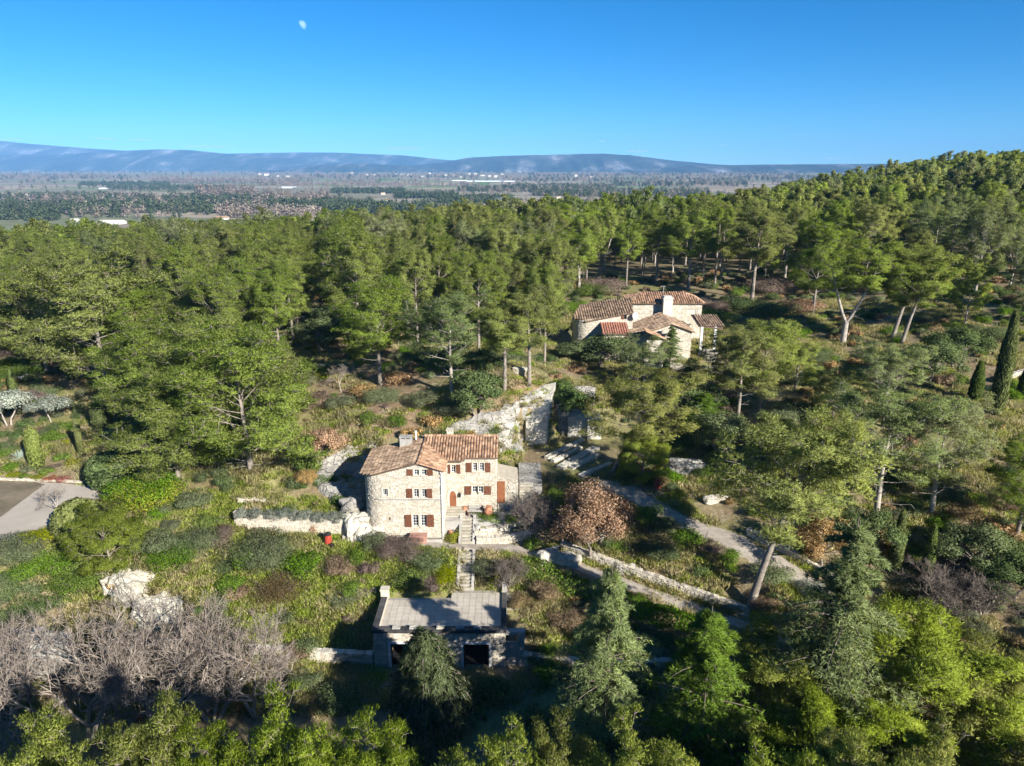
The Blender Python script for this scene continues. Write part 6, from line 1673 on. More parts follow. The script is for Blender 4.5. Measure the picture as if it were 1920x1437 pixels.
for k, (b_, top, cw, lab) in enumerate([((895,780),698,105,'dark evergreen oak on the slope between the house and the cliff pines'),((1130,690),628,120,'dark evergreen oak below the left wing of the farmhouse'),((1085,680),640,70,'small dark evergreen oak left of the farmhouse wall'),((1060,780),715,90,'dark evergreen bush overhanging the quarry recess'),((660,640),560,110,'dark evergreen oak in the gap of the wood'),((610,660),590,100,'dark evergreen oak at the left side of the gap'),((1790,690),615,95,'evergreen oak left of the tall cypress'),((1740,720),640,100,'evergreen oak beside the flat topped grey pine'),((1630,1045),960,90,'dark evergreen oak behind the cedar on the right'),((1815,1075),985,120,'grey green oak right of the two dark cypresses'),((1290,790),720,110,'dark evergreen below the farmhouse terrace wall'),((1350,850),770,110,'dark evergreen oak right of the bright conifer'),((1895,1120),1040,120,'evergreen oak at the right edge below the dry grass'),((330,850),800,90,'dark evergreen under the pines beside the garden')]):
    tree_px('evergreen_oak', oaks[k % 2], 6.4, 7.0, b_, top, cw, lab)
cyp = [cypress_mesh(61, 8, .75), cypress_mesh(62, 8, .8)]
for k, (b_, top, cw, lab) in enumerate([((1865,782),582,24,'very tall dark cypress at the right of the picture'),((1826,752),676,20,'shorter cypress left of the very tall one'),((1918,745),680,20,'cypress cut by the right edge of the picture'),((1674,1075),955,22,'dark cypress left of a shorter one behind the cedar'),((1733,1095),982,18,'shorter slim cypress behind the cedar'),((962,562),536,8,'tiny cypress in a row of three at the edge of the wood, left'),((973,562),536,8,'tiny cypress in a row of three at the edge of the wood, middle'),((984,562),536,8,'tiny cypress in a row of three at the edge of the wood, right'),((141,778),750,7,'thin pointed cypress behind the clipped columns of the garden'),((28,745),690,13,'dark cypress beside the blue pool in the left garden')]):
    tree_px('cypress', cyp[k % 2], 7.8, 1.6, b_, top, cw, lab)
ced = [cedar_mesh(71, 13, 3.6), cedar_mesh(72, 12, 3.4, n_br=5, droop=.36), cedar_mesh(73, 10, 3.6, 'green', tiers=20)]
def cedar_px(k, px, base_y, top, cw, lab, hh):
    return tree_px('cedar', ced[k], hh, 7.2, (px, base_y), top, cw, lab)
for k_, px, top, Yc, wd, lab in [(0, 1608, 988, 37.5, 6.6, 'tall pale green cedar right of the footpath'), (1, 1148, 1078, 37.0, 5.4, 'cedar with its upper half in sun right of the garage'), (2, 1335, 1150, 36.0, 6.6, 'shaded green cedar between the two paler conifers')]:
    p = atY(px, top, Yc); q_ = (p[0], p[1], hgt(p[0], p[1])); hh_, ww_ = mesh_size(ced[k_][1])
    plant('cedar', ced[k_], lab, 'tree', q_, .5 + k_, (wd / ww_, wd / ww_, (p[2] - q_[2]) / hh_))
cedar_px(2, 1315, 815, 738, 85, 'bright green young conifer below the farmhouse', 10)
cedar_px(1, 1255, 690, 612, 40, 'slim dark conifer in front of the farmhouse gable', 12)
cedar_px(1, 1292, 735, 672, 44, 'dark conifer below the farmhouse terrace', 12)
tree_px('weeping_tree', weeping_mesh(81, 'weep', 7, 3.0, 330), 7.1, 6.4, (802,1372), 1190, 122, 'dark weeping conifer in front of the garage')
tree_px('olive_tree', leafy_tree_mesh(83, 'silver', 3.2, 1.8, .3, 4200, .09, bark='palebark', multi=2), 3.4, 4.0, (18,798), 735, 76, 'silvery olive tree at the left edge of the garden')
tree_px('olive_tree', leafy_tree_mesh(84, 'silver', 3.0, 1.8, .35, 3600, .09, bark='palebark'), 3.2, 4.0, (98,792), 745, 62, 'silvery olive tree on the lawn behind the clipped columns')
bare = [bare_mesh(91, 8, 4, 5), bare_mesh(92, 8, 4, 5, multi=2), bare_mesh(93, 7, 3.5, 5, 'darktwig', multi=4), bare_mesh(94, 6, 2, 5, multi=1, r0=.09)]
for k, (b_, top, cw, lab) in enumerate([((165,1400),1170,240,'pale bare tree with thick limbs at the lower left'),((290,1385),1165,215,'pale bare tree below the cream rock face'),((400,1360),1160,215,'pale bare tree in the middle of the bare thicket'),((480,1345),1165,180,'pale bare tree at the right end of the bare thicket'),((40,1390),1180,200,'pale bare tree at the left edge of the picture'),((230,1330),1140,180,'pale bare tree behind the thicket under the rock face'),((345,1300),1145,160,'pale bare tree at the back of the thicket'),((545,1265),1225,45,'small bare sapling at the foot of the shaded wall')]):
    tree_px('bare_tree', bare[k % 2], 8.2, 8.0, b_, top, cw, lab)
for b_, top, cw, k, lab in [((1000,1010),935,90,2,'dark bare shrub tree right of the forecourt'),((113,966),905,52,3,'small bare tree standing on the driveway'),((955,1110),1050,70,2,'bare twiggy bush right of the garden stairs'),((1765,1170),1065,150,2,'bare grey thicket right of the slim cypress'),((1840,1160),1080,120,2,'bare thicket at the right, nearer the edge'),((520,425),398,36,1,'bare pale poplar at the far edge of the wood, left of a pair'),((572,425),395,44,0,'bare pale poplar at the far edge of the wood, right of a pair'),((640,735),680,44,3,'thin bare tree on the slope above the house'),((1690,1230),1150,80,3,'bare grey sapling right of the tall cedar'),((1245,800),745,80,2,'bare grey bush under the farmhouse conifers'),((693,1124),1100,34,3,'small white leafless bush at the corner of the garage terrace')]:
    tree_px('bare_tree', bare[k], 7.6, 7.4 if k != 3 else 4.0, b_, top, cw, lab)
# ---------------------------------------------------------------- garden plants, each one a thing
# kind: (material, leaf size, needle like length or 0, lobes, looseness, stems)
SHK = {'green': ('green', .085, 0, 11, .5, 8), 'lime': ('lime', .08, 0, 11, .5, 8), 'greygreen': ('greygreen', .075, .8, 12, .5, 8), 'oak': ('oak', .09, 0, 12, .5, 8), 'silver': ('silver', .06, .9, 10, .5, 8),
       'purple': ('purple', .06, 1.3, 9, .8, 16), 'tan': ('tan', .07, 1.4, 9, .8, 8), 'brown': ('brown', .10, 0, 10, .5, 8), 'rust': ('rust', .06, 0, 14, .3, 6), 'yellow': ('lime', .055, 0, 14, .3, 6), 'redgreen': ('redgreen', .07, 0, 16, .6, 12)}
def shrub_mesh(kind, k, size):
    """size 0, 1, 2: small, middling and large plants keep leaves of the same real size"""
    mat, leaf, sp, lobes, loose, stems = SHK[kind]; f = (1.0, .55, .33)[size]; n = (1500, 4200, 9500)[size]; lobes = lobes + 8 * size
    return bush_mesh(100 + 7 * k + 31 * size + len(kind), mat, n=int(n * (.8 if sp else 1)), leaf=leaf * f, spiky=sp, lobes=lobes, loose=loose, stems=stems)
M['redgreen'] = mat_leaf('reddish green leaves', (.13, .10, .04), (.27, .20, .085), .3)
M['rust'] = mat_leaf('rust red foliage', (.20, .07, .03), (.40, .16, .07), .2)
_nsh = 0
def shrub(px, py, w, h, kind, label, name='shrub', group=None, cat='shrub'):
    global _nsh; _nsh += 1
    q, m = spot(px, py); sz = 0 if w * m < 1.7 else 1 if w * m < 3.4 else 2; var = _nsh % 2 if sz < 2 else 0
    me = proto(('sh', kind, var, sz), lambda: shrub_mesh(kind, var, sz)); hh, ww = proto(('shs', kind, var, sz), lambda: mesh_size(me))
    zt = atY(px, py - h, q[1])[2]; wm = w * m; hm = max(.25, .40 * wm, (zt - q[2]) - .52 * wm)
    yc = q[1] + wm * .38; q = (q[0] * yc / q[1], yc, hgt(q[0] * yc / q[1], yc))
    return plant(name, me, label, cat, (q[0], q[1], q[2] - .06), RNG.uniform(0, 6.28), (wm / ww, wm / ww, hm / hh), group)
for a in [(500,1088,110,100,'greygreen','tall grey green shrub at the top of the lawn, left of the red barrel'),(568,1088,70,62,'green','bright green shrub joined to the right of the tall grey green one'),(468,1082,55,62,'green','green shrub at the left foot of the tall grey green one'),(434,1128,48,52,'green','round green shrub at the left edge of the lawn'),
    (360,1075,90,75,'greygreen','grey green thicket left of the lawn'),(330,1105,80,70,'green','green thicket above the bare trees left of the lawn'),(400,1040,70,60,'purple','leafless brownish thicket left of the lawn'),(525,1147,88,40,'redgreen','low spreading reddish shrub on the lawn'),(540,1172,34,22,'greygreen','small grey shrub below the reddish one on the lawn'),
    (670,1070,38,42,'green','round green shrub below the footpath, left of the grey ball'),(660,1128,38,38,'green','dark round shrub in the middle of the lawn'),(640,1152,48,32,'greygreen','low grey shrub beside the dark round one'),(655,1173,26,22,'purple','small purple grey shrub beside the garage shadow'),(637,1092,52,48,'tan','dry tan grass clump on the upper lawn'),(695,1088,34,36,'purple','small reddish purple bush on the upper lawn'),
    (700,1047,42,44,'greygreen','large grey green ball shrub at the edge of the footpath'),(752,1074,75,52,'purple','broad leafless purple brown bush below the tower'),(812,1086,64,56,'greygreen','rosemary hedge left of the garden stairs'),(775,1113,62,46,'green','green shrub above the garage terrace'),(834,1104,40,44,'lime','yellow green shrub beside the top of the garage stairs'),(806,1120,48,42,'purple','grey purple ball of twigs behind the garage terrace'),
    (850,1020,26,32,'yellow','yellow green bush at the foot of the house stairs'),(916,998,42,24,'green','clipped rosemary on the low wall right of the stairs'),(965,992,34,22,'green','green plant at the end of the low wall'),(1000,1033,28,32,'green','single green shrub beside the footpath below the dark bare tree'),(914,1096,42,50,'greygreen','grey green shrub right of the garden stairs'),(935,1100,50,34,'lime','bright lime groundcover right of the garden stairs'),
    (1020,1140,46,52,'tan','rusty twiggy bush on the slope right of the garage'),(985,1150,50,40,'tan','dry grass clump between the garage and the rusty bush'),(1060,1190,60,40,'tan','dry grass clump below the rusty bush'),(1082,918,32,24,'green','small green shrub at the quarry entrance'),(1178,908,36,46,'green','bright green shrub beside the trunk of the quarry pine'),(1216,992,50,36,'green','bright green shrub at the edge of the gravel road'),
    (1255,1015,48,32,'greygreen','grey green shrub along the gravel road, nearest the bright one'),(1290,1040,50,34,'green','green shrub along the gravel road, second from the bright one'),(1330,1062,46,34,'purple','grey twiggy shrub between road and path'),(1365,1075,44,36,'green','green shrub between the road and the long bare trunk'),(1442,1118,66,54,'greygreen','grey green shrub right of the long bare trunk'),(1520,1142,48,54,'silver','small olive coloured bush beside the road end'),
    (1235,1060,60,36,'greygreen','low grey shrub on the bank below the bright green one'),(1150,1045,44,34,'green','green shrub at the right foot of the brown oak'),(1425,1165,50,34,'tan','dry reddish grass at the foot of the tall pine'),(690,803,32,34,'green','green shrub on the slope above the house, left of two'),(748,810,32,36,'green','green shrub on the slope above the house, right of two'),(855,792,54,46,'greygreen','grey shrub at the top of the rock slope'),
    (810,810,28,36,'brown','small brown bush behind the chimney'),(576,908,46,92,'green','bright green climber hanging at the edge of the left rock'),(585,775,60,40,'tan','dry tan bush at the left of the brown slope'),(640,770,50,32,'greygreen','grey bush on the brown slope, left part'),(720,760,60,34,'greygreen','grey bush in the middle of the brown slope'),(790,770,56,36,'greygreen','grey bush on the brown slope below the grey pine'),(560,735,60,50,'greygreen','leafy bush at the upper left of the brown slope'),
    (605,710,38,26,'lime','bright lime bush under the dark gap of the wood'),(680,745,44,30,'brown','brown leaved bush on the upper slope'),(745,725,50,34,'brown','brown leaved bush below the forked pine'),(1080,700,30,22,'brown','brown bush at the dark hedge left of the farmhouse'),(1110,560,60,26,'green','green bush behind the farmhouse wing'),(1075,590,50,30,'green','green hedge bush left of the farmhouse wing'),
    (1340,610,60,24,'green','green bush right of the farmhouse, nearer'),(1400,590,70,26,'oak','dark bush on the lawn right of the farmhouse'),(1460,600,70,30,'oak','dark bush below the tall narrow pine'),(1500,590,60,28,'brown','brown tinted bush at the right of the lawn'),(1330,590,60,18,'purple','heather coloured scrub behind the farmhouse, right'),(1440,555,70,20,'purple','heather coloured scrub at the foot of the tall narrow pine'),(1130,555,70,18,'purple','heather coloured scrub behind the left wing'),
    (1480,640,60,34,'green','green bush between farmhouse terrace and forked pine'),(1530,690,60,40,'greygreen','grey bush below the white forked pine'),(1470,800,70,44,'greygreen','grey bush on the bank right of the terrace pines'),(1260,850,60,36,'oak','dark bush under the terrace pines'),(1850,640,60,40,'oak','dark bush left of the very tall cypress'),(1720,1140,80,60,'greygreen','grey green bush in front of the slim cypress'),(1560,960,60,46,'oak','dark bush under the large open pines'),
    (1800,985,60,36,'tan','dry yellow grass on the slope at the right'),(1880,970,60,36,'tan','dry yellow grass clump at the right edge'),(920,1330,60,60,'oak','small dark conifer like bush in the shaded yard'),(1010,1380,70,50,'oak','shaded bush at the bottom of the yard'),(640,1340,80,40,'oak','shaded low bush left of the weeping tree'),(560,1300,60,34,'greygreen','shaded grass clump in the yard'),
    # left garden
    (100,835,40,38,'green','round green shrub between the clipped columns'),(128,808,28,26,'green','round shrub in front of the thin cypress'),(126,836,16,18,'lime','small lime ball beside the narrow clipped column'),(138,876,24,24,'lime','lime ball shrub at the end of the flower bed'),(116,868,28,16,'green','low green cushion beside the lime ball'),(85,886,18,12,'purple','brown cushion plant in the flower bed, left of three'),(98,882,16,12,'purple','brown cushion plant in the flower bed, middle of three'),(108,878,14,12,'purple','brown cushion plant in the flower bed, right of three'),
    (25,886,30,14,'green','green cushion at the left of the flower bed'),(56,888,26,14,'greygreen','grey green cushion in front of the wide clipped column'),(86,894,26,12,'green','green cushion in front of the brown cushions'),(8,862,40,34,'green','green shrub cut by the left edge below the agave'),(30,899,24,10,'yellow','yellow cushion on the kerb, far left of the row'),(46,899,16,10,'green','green cushion on the kerb, second in the row'),(62,901,16,10,'yellow','small yellow cushion on the kerb, third in the row'),(77,902,24,11,'yellow','large yellow cushion on the kerb, fourth in the row'),(94,906,22,12,'rust','rust red cushion on the kerb'),(120,907,24,12,'rust','rust and green cushion on the kerb, last in the row'),
    (170,912,22,14,'greygreen','grey cushion beside the white stone at the drive'),(247,890,46,22,'yellow','yellow shrub between the two clipped domes'),(285,960,120,78,'green','huge rounded green shrub above the driveway'),(280,968,110,40,'lime','yellow green shrub in front of the huge rounded one'),(78,1035,56,36,'lime','yellow green bush at the lower end of the driveway'),(15,1030,16,9,'rust','rust red ball at the lower end of the driveway, left'),(32,1030,16,9,'rust','rust red ball at the lower end of the driveway, right'),
    (35,1090,100,60,'greygreen','grey green thicket on the bank at the left edge'),(100,1110,90,60,'green','green thicket on the bank below the driveway'),(30,1150,90,60,'oak','dark thicket on the bank at the left edge'),(150,1150,90,56,'green','green thicket left of the cream rock face'),(90,1185,80,50,'oak','dark thicket above the long grey rock face'),(300,1060,70,50,'greygreen','grey thicket right of the bushy bank pine'),(15,720,60,24,'green','green hedge beside the pool in the left garden'),(15,670,50,34,'purple','leafless pinkish bush at the left edge'),(20,690,34,18,'lime','lime bush below the pinkish one at the left edge'),(60,760,50,20,'purple','heather cushion behind the olive trees'),
    (370,960,60,34,'greygreen','grey bush at the left end of the lavender wall'),(390,1000,50,34,'green','green bush below the left end of the lavender wall')]:
    shrub(*a)
# lavender on the retaining wall, single cushions
LAVL = ['grey lavender cushion at the left end of the retaining wall'] + ['grey lavender cushion on the retaining wall, %s from the left' % w_ for w_ in ('second', 'third', 'fourth')] + ['grey lavender cushion at the middle of the retaining wall'] + ['grey lavender cushion on the retaining wall, %s from the right' % w_ for w_ in ('fourth', 'third', 'second')] + ['grey lavender cushion at the right end of the retaining wall']
for k, px in enumerate((455,478,502,527,550,573,596,617,636)):
    zt_ = 7.15 - .2 * k / 8; q = atZ(px, 968 + k * 1.1, zt_); me = proto(('sh', 'silver', k % 2, 0), lambda: shrub_mesh('silver', k % 2, 0)); hh, ww = mesh_size(me)
    plant('lavender', me, LAVL[k], 'lavender', (q[0], q[1] + .35, zt_ - .25), k * 1.3, (1.35 / ww, 1.1 / ww, .95 / hh), 'lavender cushions on the retaining wall')
# agaves
for px, py, w, lab, k in [(36,862,44,'large blue green agave beside the wide clipped column',1),(53,850,36,'shaded agave tucked against the wide clipped column',2),(964,850,30,'blue agave on the dark terrace beside the house',3),(927,1092,16,'small agave in the lime groundcover',4)]:
    q, m = spot(px, py); s = w * m / 2; plant('agave', proto(('agave', k), lambda: agave_mesh(k)), lab, 'agave', (q[0], q[1], q[2] if k != 3 else 8.7), 0, s)
# clipped plants
for px, py, top, w, prof, mat, lab, sq in [(70,876,797,26,[(.9,0),(1,.5),(1,3.4),(.75,4.1),(.02,4.7)],'clipped','wide clipped conifer column with a pointed top in the left garden',0),(153,853,784,12,[(.9,0),(1,1),(1,5.5),(.7,6),(.02,6.2)],'clipped','narrow clipped conifer column right of the wide one',0),(190,803,757,24,[(1,0),(1,2.2),(.9,2.4),(.02,2.5)],'cypress','shaded clipped block at the foot of the garden pine',1),
        (206,906,852,72,[(.78,0),(.95,.35),(1,.9),(.85,1.25),(.5,1.45),(.02,1.5)],'oak','clipped dark dome with a flat top at the end of the drive',.3),(152,1003,938,90,[(.8,0),(1,.35),(.98,.7),(.75,1.1),(.4,1.32),(.02,1.4)],'clipped','wide clipped dome casting a round shadow on the drive',0)]:
    me = dome_mesh(int(px), mat, prof, 3600, .10, .02, sq); q, m = spot(px, py); hh = max(p[1] for p in prof); zt = atY(px, top, q[1])[2]
    plant('clipped_shrub', me, lab, 'shrub', (q[0], q[1], q[2] - .05), .3, (w * m / 2, w * m / 2, (zt - q[2]) / hh))
# hedge along the footpath
def hedge_mesh(pts, seed, mat, w=.7, h=1.1, per=420):
    P = np.array(pts); L = np.concatenate([[0], np.cumsum(np.hypot(*np.diff(P[:, :2], axis=0).T))]); rg = np.random.default_rng(seed); n = int(per * L[-1])
    t = rg.random(n) * L[-1]; a = rg.random(n) * math.pi; x = np.interp(t, L, P[:, 0]); y = np.interp(t, L, P[:, 1]); z = np.interp(t, L, P[:, 2]); k = .75 + .5 * vnoise(t * .9, a, seed); r = rg.uniform(.7, 1, n) * k
    d = P[-1, :2] - P[0, :2]; d = d / np.hypot(*d); u = np.stack([-d[1] * np.cos(a), d[0] * np.cos(a), np.sin(a)], -1)
    V, F, Nn = leaves(np.stack([x, y, z], -1) + u * r[:, None] * np.array([w, w, h]), unit(u + np.array([0, 0, .3])), .12, rg); return np_mesh('hedge', V, F, normals=Nn, mats=[M[mat]])
for pts, lab, w, h in [([(980,1072),(1030,1088),(1080,1108),(1135,1125)],'long bright green hedge along the lower side of the footpath',1.1,1.5),([(1150,1135),(1250,1165),(1350,1195)],'shaded dark hedge continuing below the footpath',1.0,1.4)]:
    P = [hit(*p) for p in pts]; place('hedge', hedge_mesh(P, 7, 'green', w, h), label=lab, cat='hedge')

# ---------------------------------------------------------------- undergrowth and grass as masses
ug_m = [shrub_mesh(k_, 3, 1 if k_ in ('oak', 'green', 'greygreen') else 0) for k_ in ('oak', 'greygreen', 'green', 'tan', 'purple', 'brown')]
rg = np.random.default_rng(99); up = []
X = rg.uniform(-130, 150, 9000); Y = 44 + 110 * rg.random(9000) ** 1.1; Z = H(X, Y)
keep = (np.abs(X) < .78 * Y + 6)
bad = in_poly(X, Y, LAWN) | in_poly(X, Y, DRIVE) | in_poly(X, Y, QUARRY)
dr, _ = seg_dist(X, Y, ROAD_PTS); dl_, _ = seg_dist(X, Y, LOW_PTS); bad |= (dr < 2.6) | (dl_ < 2.0)
for (x0, x1, y0, y1) in ((-15, 4.5, 57, 67.5), (-12, 1.6, 44, 58.5), (6, 36, 91, 112), (-62, -36, 58, 76), (-1, 12, 66, 83)): bad |= (X > x0) & (X < x1) & (Y > y0) & (Y < y1)
slope = in_poly(X, Y, LITTER); clear_ = in_poly(X, Y, E1)
for k in range(len(X)):
    if not keep[k] or bad[k]: continue
    nz = vnoise(np.array([X[k] / 5.]), np.array([Y[k] / 5.]), 12)[0]
    if slope[k]:
        if rg.random() > .35: continue
        up.append((X[k], Y[k], Z[k] - .1, rg.uniform(0, 6.28), rg.uniform(.25, .75), int(rg.choice([1, 1, 3, 2, 5, 4]))))
    elif clear_[k]:
        if nz < .45 or rg.random() > .5: continue
        up.append((X[k], Y[k], Z[k] - .1, rg.uniform(0, 6.28), rg.uniform(.35, .9), int(rg.choice([0, 1, 4, 3, 2]))))
    else:
        if nz < .30 and Y[k] > 60: continue
        up.append((X[k], Y[k], Z[k] - .15, rg.uniform(0, 6.28), rg.uniform(.4, 1.35), int(rg.choice([0, 0, 0, 0, 1, 2, 3, 1, 1, 2, 5]))))
gn_scatter('undergrowth', up, ug_m)
def turf(seed, mat, n, h, r=.6):
    rg = np.random.default_rng(seed); P = np.stack([rg.normal(size=n) * r * .5, rg.normal(size=n) * r * .5, np.zeros(n)], -1)
    V, F, Nn = blades(P, np.tile([[0, 0, 1.0]], (n, 1)), np.full(n, h), .022, unit(np.array([[.35, -.6, .6]]) + rg.normal(size=(n, 3)) * .5), rg, 3, .5); return np_mesh('turf', V, F, normals=Nn, mats=[M[mat]])
turfs = [turf(1, 'grass', 90, .22), turf(2, 'grass', 70, .34), turf(3, 'drygrass', 70, .34), turf(4, 'drygrass', 60, .5)]
gp_ = []
X = rg.uniform(-60, 70, 60000); Y = 44 + 80 * rg.random(60000) ** 1.3; ok = np.abs(X) < .76 * Y + 3; X, Y = X[ok], Y[ok]; Z = H(X, Y)
lw = in_poly(X, Y, LAWN); dl2, _ = seg_dist(X, Y, [(p[0], p[1], 0) for p in LAWN + LAWN[:1]])
bad = in_poly(X, Y, DRIVE) | in_poly(X, Y, QUARRY)
dr, _ = seg_dist(X, Y, ROAD_PTS); dl_, _ = seg_dist(X, Y, LOW_PTS); bad |= (dr < 1.6) | (dl_ < .95)
for (x0, x1, y0, y1) in ((-14, 3.5, 58.2, 67), (-11.3, 1.2, 47.5, 54.2), (-4.6, -3.05, 53.5, 58.2)): bad |= (X > x0) & (X < x1) & (Y > y0) & (Y < y1)
nn = fbm(X / 4, Y / 4, 3, 8)
for k in range(len(X)):
    if bad[k]: continue
    g = lw[k] or dl2[k] < 3
    if not g and (nn[k] < .40 or rg.random() < .35): continue
    w = int(rg.choice([0, 1, 1, 0, 2])) if g and nn[k] < .55 else int(rg.choice([0, 2, 3, 2, 1])) if not g else int(rg.choice([1, 2, 2, 3]))
    gp_.append((X[k], Y[k], Z[k] - .02, rg.uniform(0, 6.28), rg.uniform(.7, 1.4), w))
gn_scatter('grass', gp_, turfs)
# ---------------------------------------------------------------- mountains, plain, far buildings, moon, haze
def mat_mountain():
    m, nt, out = new_mat('mountain'); pos = world_pos(nt)
    mp = nt.nodes.new('ShaderNodeMapping'); mp.inputs['Scale'].default_value = (1, .35, 1.6); nt.links.new(pos, mp.inputs[0])
    f = noise(nt, 0.0028, 8, .68, mp.outputs[0])
    c = ramp(nt, f, [(.40, (.022, .038, .028)), (.52, (.05, .066, .05)), (.60, (.14, .145, .135)), (.69, (.36, .36, .345))])
    principled(nt, out, c, .95, f, 60, .8, .1); return m
M['mountain'] = mat_mountain()
def ridge(name, Y, prof, depth, seed, amp=.16, n=300, m=34):
    """mountain range at distance Y; prof = (pixel x, pixel y of the crest)"""
    xs = np.array([atY(p[0], p[1], Y)[0] for p in prof]); zs = np.array([atY(p[0], p[1], Y)[2] for p in prof])
    x = np.linspace(xs[0], xs[-1], n); crest = np.interp(x, xs, zs) - ZPLAIN
    k = max(3, n // 60); crest = np.convolve(np.pad(crest, k, 'edge'), np.ones(k) / k, 'same')[k:-k]
    v = np.linspace(-1, 1, m); V = []
    for t in v:
        base = (1 - abs(t)) ** .85
        gl = fbm(x / (depth * .22) + seed, np.full(n, t * 2.0 + seed), 5, seed) - .45; rid = 1 - 2 * np.abs(vnoise(x / (depth * .11), np.full(n, t * 1.2), seed + 4) - .5)
        h = crest * np.clip(base + (gl * .9 + (rid - .5) * .35) * amp * 2 * (1 - base ** 3) * (base > 0), -.05, 1.0 + amp * .1)
        V.append(np.stack([x, np.full(n, Y + t * depth) + gl * depth * .1, ZPLAIN - 8 + h], -1))
    V = np.stack(V, 0); I = np.arange(n * m).reshape(m, n); F = np.stack([I[:-1, :-1], I[:-1, 1:], I[1:, 1:], I[1:, :-1]], -1).reshape(-1, 4)
    return place(name, np_mesh(name, V, F, mats=[M['mountain']], smooth=True), kind='structure')
ridge('mountain', 11500, [(-500,285),(-200,262),(0,262),(60,268),(160,276),(260,283),(400,287),(560,284),(640,285),(760,290),(830,298),(900,303),(1200,312),(1500,318)], 1300, 3)
ridge('mountain', 10200, [(-500,300),(-100,292),(0,289),(120,288),(230,281),(300,278),(350,279),(420,286),(500,291),(580,300),(680,306),(780,310),(880,313),(1000,316)], 1300, 7)
ridge('mountain', 9000, [(560,316),(760,311),(830,303),(880,294),(960,290),(1060,288),(1130,286),(1180,289),(1240,297),(1300,303),(1340,307),(1420,310),(1600,318)], 1200, 11, amp=.24)
ridge('mountain', 7600, [(1180,318),(1260,312),(1330,309),(1420,307),(1560,306),(1700,305),(1900,303),(2300,304)], 800, 15, amp=.14)
ridge('mountain', 8000, [(500,318),(560,313),(620,307),(680,305),(760,309),(800,314),(860,318)], 500, 19, amp=.2, n=160)

# plain: tree belts and woods as one mass of small trees
rg = np.random.default_rng(77)
def far_tree(kind, seed):
    r = np.random.default_rng(seed)
    if kind == 'conifer': P = r.normal(size=(110, 3)) * np.array([1.5, 1.5, 2.2]) + np.array([0, 0, 4.6]); mat = 'farconifer'; sz = 1.25
    elif kind == 'poplar': P = r.normal(size=(100, 3)) * np.array([1.1, 1.1, 3.6]) + np.array([0, 0, 6.8]); mat = 'farbare'; sz = .95
    elif kind == 'cypressrow': P = r.normal(size=(90, 3)) * np.array([.8, .8, 2.6]) + np.array([0, 0, 4.8]); mat = 'farconifer'; sz = 1.05
    else: P = r.normal(size=(110, 3)) * np.array([2.0, 2.0, 1.7]) + np.array([0, 0, 4.2]); mat = 'farbare'; sz = 1.05
    P[:, 2] = np.maximum(P[:, 2], .4); nr = unit(P - np.array([0, 0, 3.5])); V, F, Nn = leaves(P, nr, sz, r, 1.3, .8)
    tv = MB(); tv.tube([(0, 0, -1), (0, 0, 4)], [.3, .15], 4); v2 = np.array(tv.v); T_ = []
    for f in tv.f:
        for j in range(1, len(f) - 1): T_.append((f[0], f[j], f[j + 1]))
    T_ = np.array(T_) + len(V)
    return np_mesh('far_tree', np.concatenate([V, v2]), np.concatenate([F, T_]), normals=np.concatenate([Nn, np.tile([[0, -1., 0]], (len(v2), 1))]), mats=[M[mat], M['bark']], mat_idx=np.r_[np.zeros(len(F)), np.ones(len(T_))])
M['farbare'] = mat_leaf('leafless far trees', (0.20, 0.165, 0.125), (0.36, 0.30, 0.24), .2)
far_kinds = [far_tree(k, s) for k, s in (('conifer', 1), ('conifer', 2), ('poplar', 3), ('cypressrow', 4), ('bare', 5), ('bare', 6))]
fp = []
def onplain(px, py): q = atZ(px, py, ZPLAIN); return q[0], q[1]
def add_trees(x, y, s, k):
    fp.append((x, y, 0.0, rg.uniform(0, 6.28), s, k))
# belts: (px0, px1, py, kind list, how many, spread in py, size)
for px0, px1, py, ks, n, sp, sz in [(0,160,395,(0,1,3),90,6,1.5),(100,480,392,(0,1,0,4),230,5,1.5),(330,520,375,(0,1,3),120,4,1.4),(0,330,372,(0,1,4),150,5,1.4),(200,420,352,(0,3),150,2,1.3),(150,320,345,(0,1),110,1.5,1.3),(370,480,366,(2,2,4),110,2.5,1.7),(280,560,340,(2,4,5),160,2,1.6),(0,240,334,(4,5,0),160,3,1.4),(480,620,375,(2,4,5),110,4,1.5),(500,700,385,(3,0,1),140,4,1.4),(600,830,396,(0,1,3),190,5,1.5),(620,760,358,(0,1),110,2,1.3),(740,860,368,(0,3,3),110,2.5,1.4),(820,960,378,(0,3,1),130,4,1.5),(860,1010,355,(0,1,4),110,3,1.3),(940,1150,350,(0,1,4),190,4,1.3),(1000,1330,362,(0,1,0,4),260,5,1.4),(1150,1400,344,(0,1,5),190,3,1.3),(940,1350,337,(4,5,0),200,2.5,1.4),(560,900,333,(4,5,0),190,2,1.4),(480,900,346,(4,5,2),170,3,1.4),(0,480,326,(4,5,0),200,2,1.5),(480,960,326,(0,5,4),190,2,1.5),(960,1500,330,(0,4,5),230,2.5,1.5),(420,520,400,(4,5,2),50,4,1.5),(520,600,404,(4,5,4),40,4,1.6),(1350,1600,336,(0,1,4),120,3,1.4),(0,110,405,(0,1,1),50,5,1.4),(820,940,398,(0,3,4),70,4,1.4)]:
    for j in range(int(n * 1.5)):
        px = rg.uniform(px0, px1); yy = py + rg.normal() * sp * .6 + 3.0; yy = max(yy, 319.5); x, y = onplain(px, yy)
        if y < 420 or y > 7200: continue
        add_trees(x, y, sz * rg.uniform(.7, 1.15) * (1 + y / 9000), ks[rg.integers(0, len(ks))])
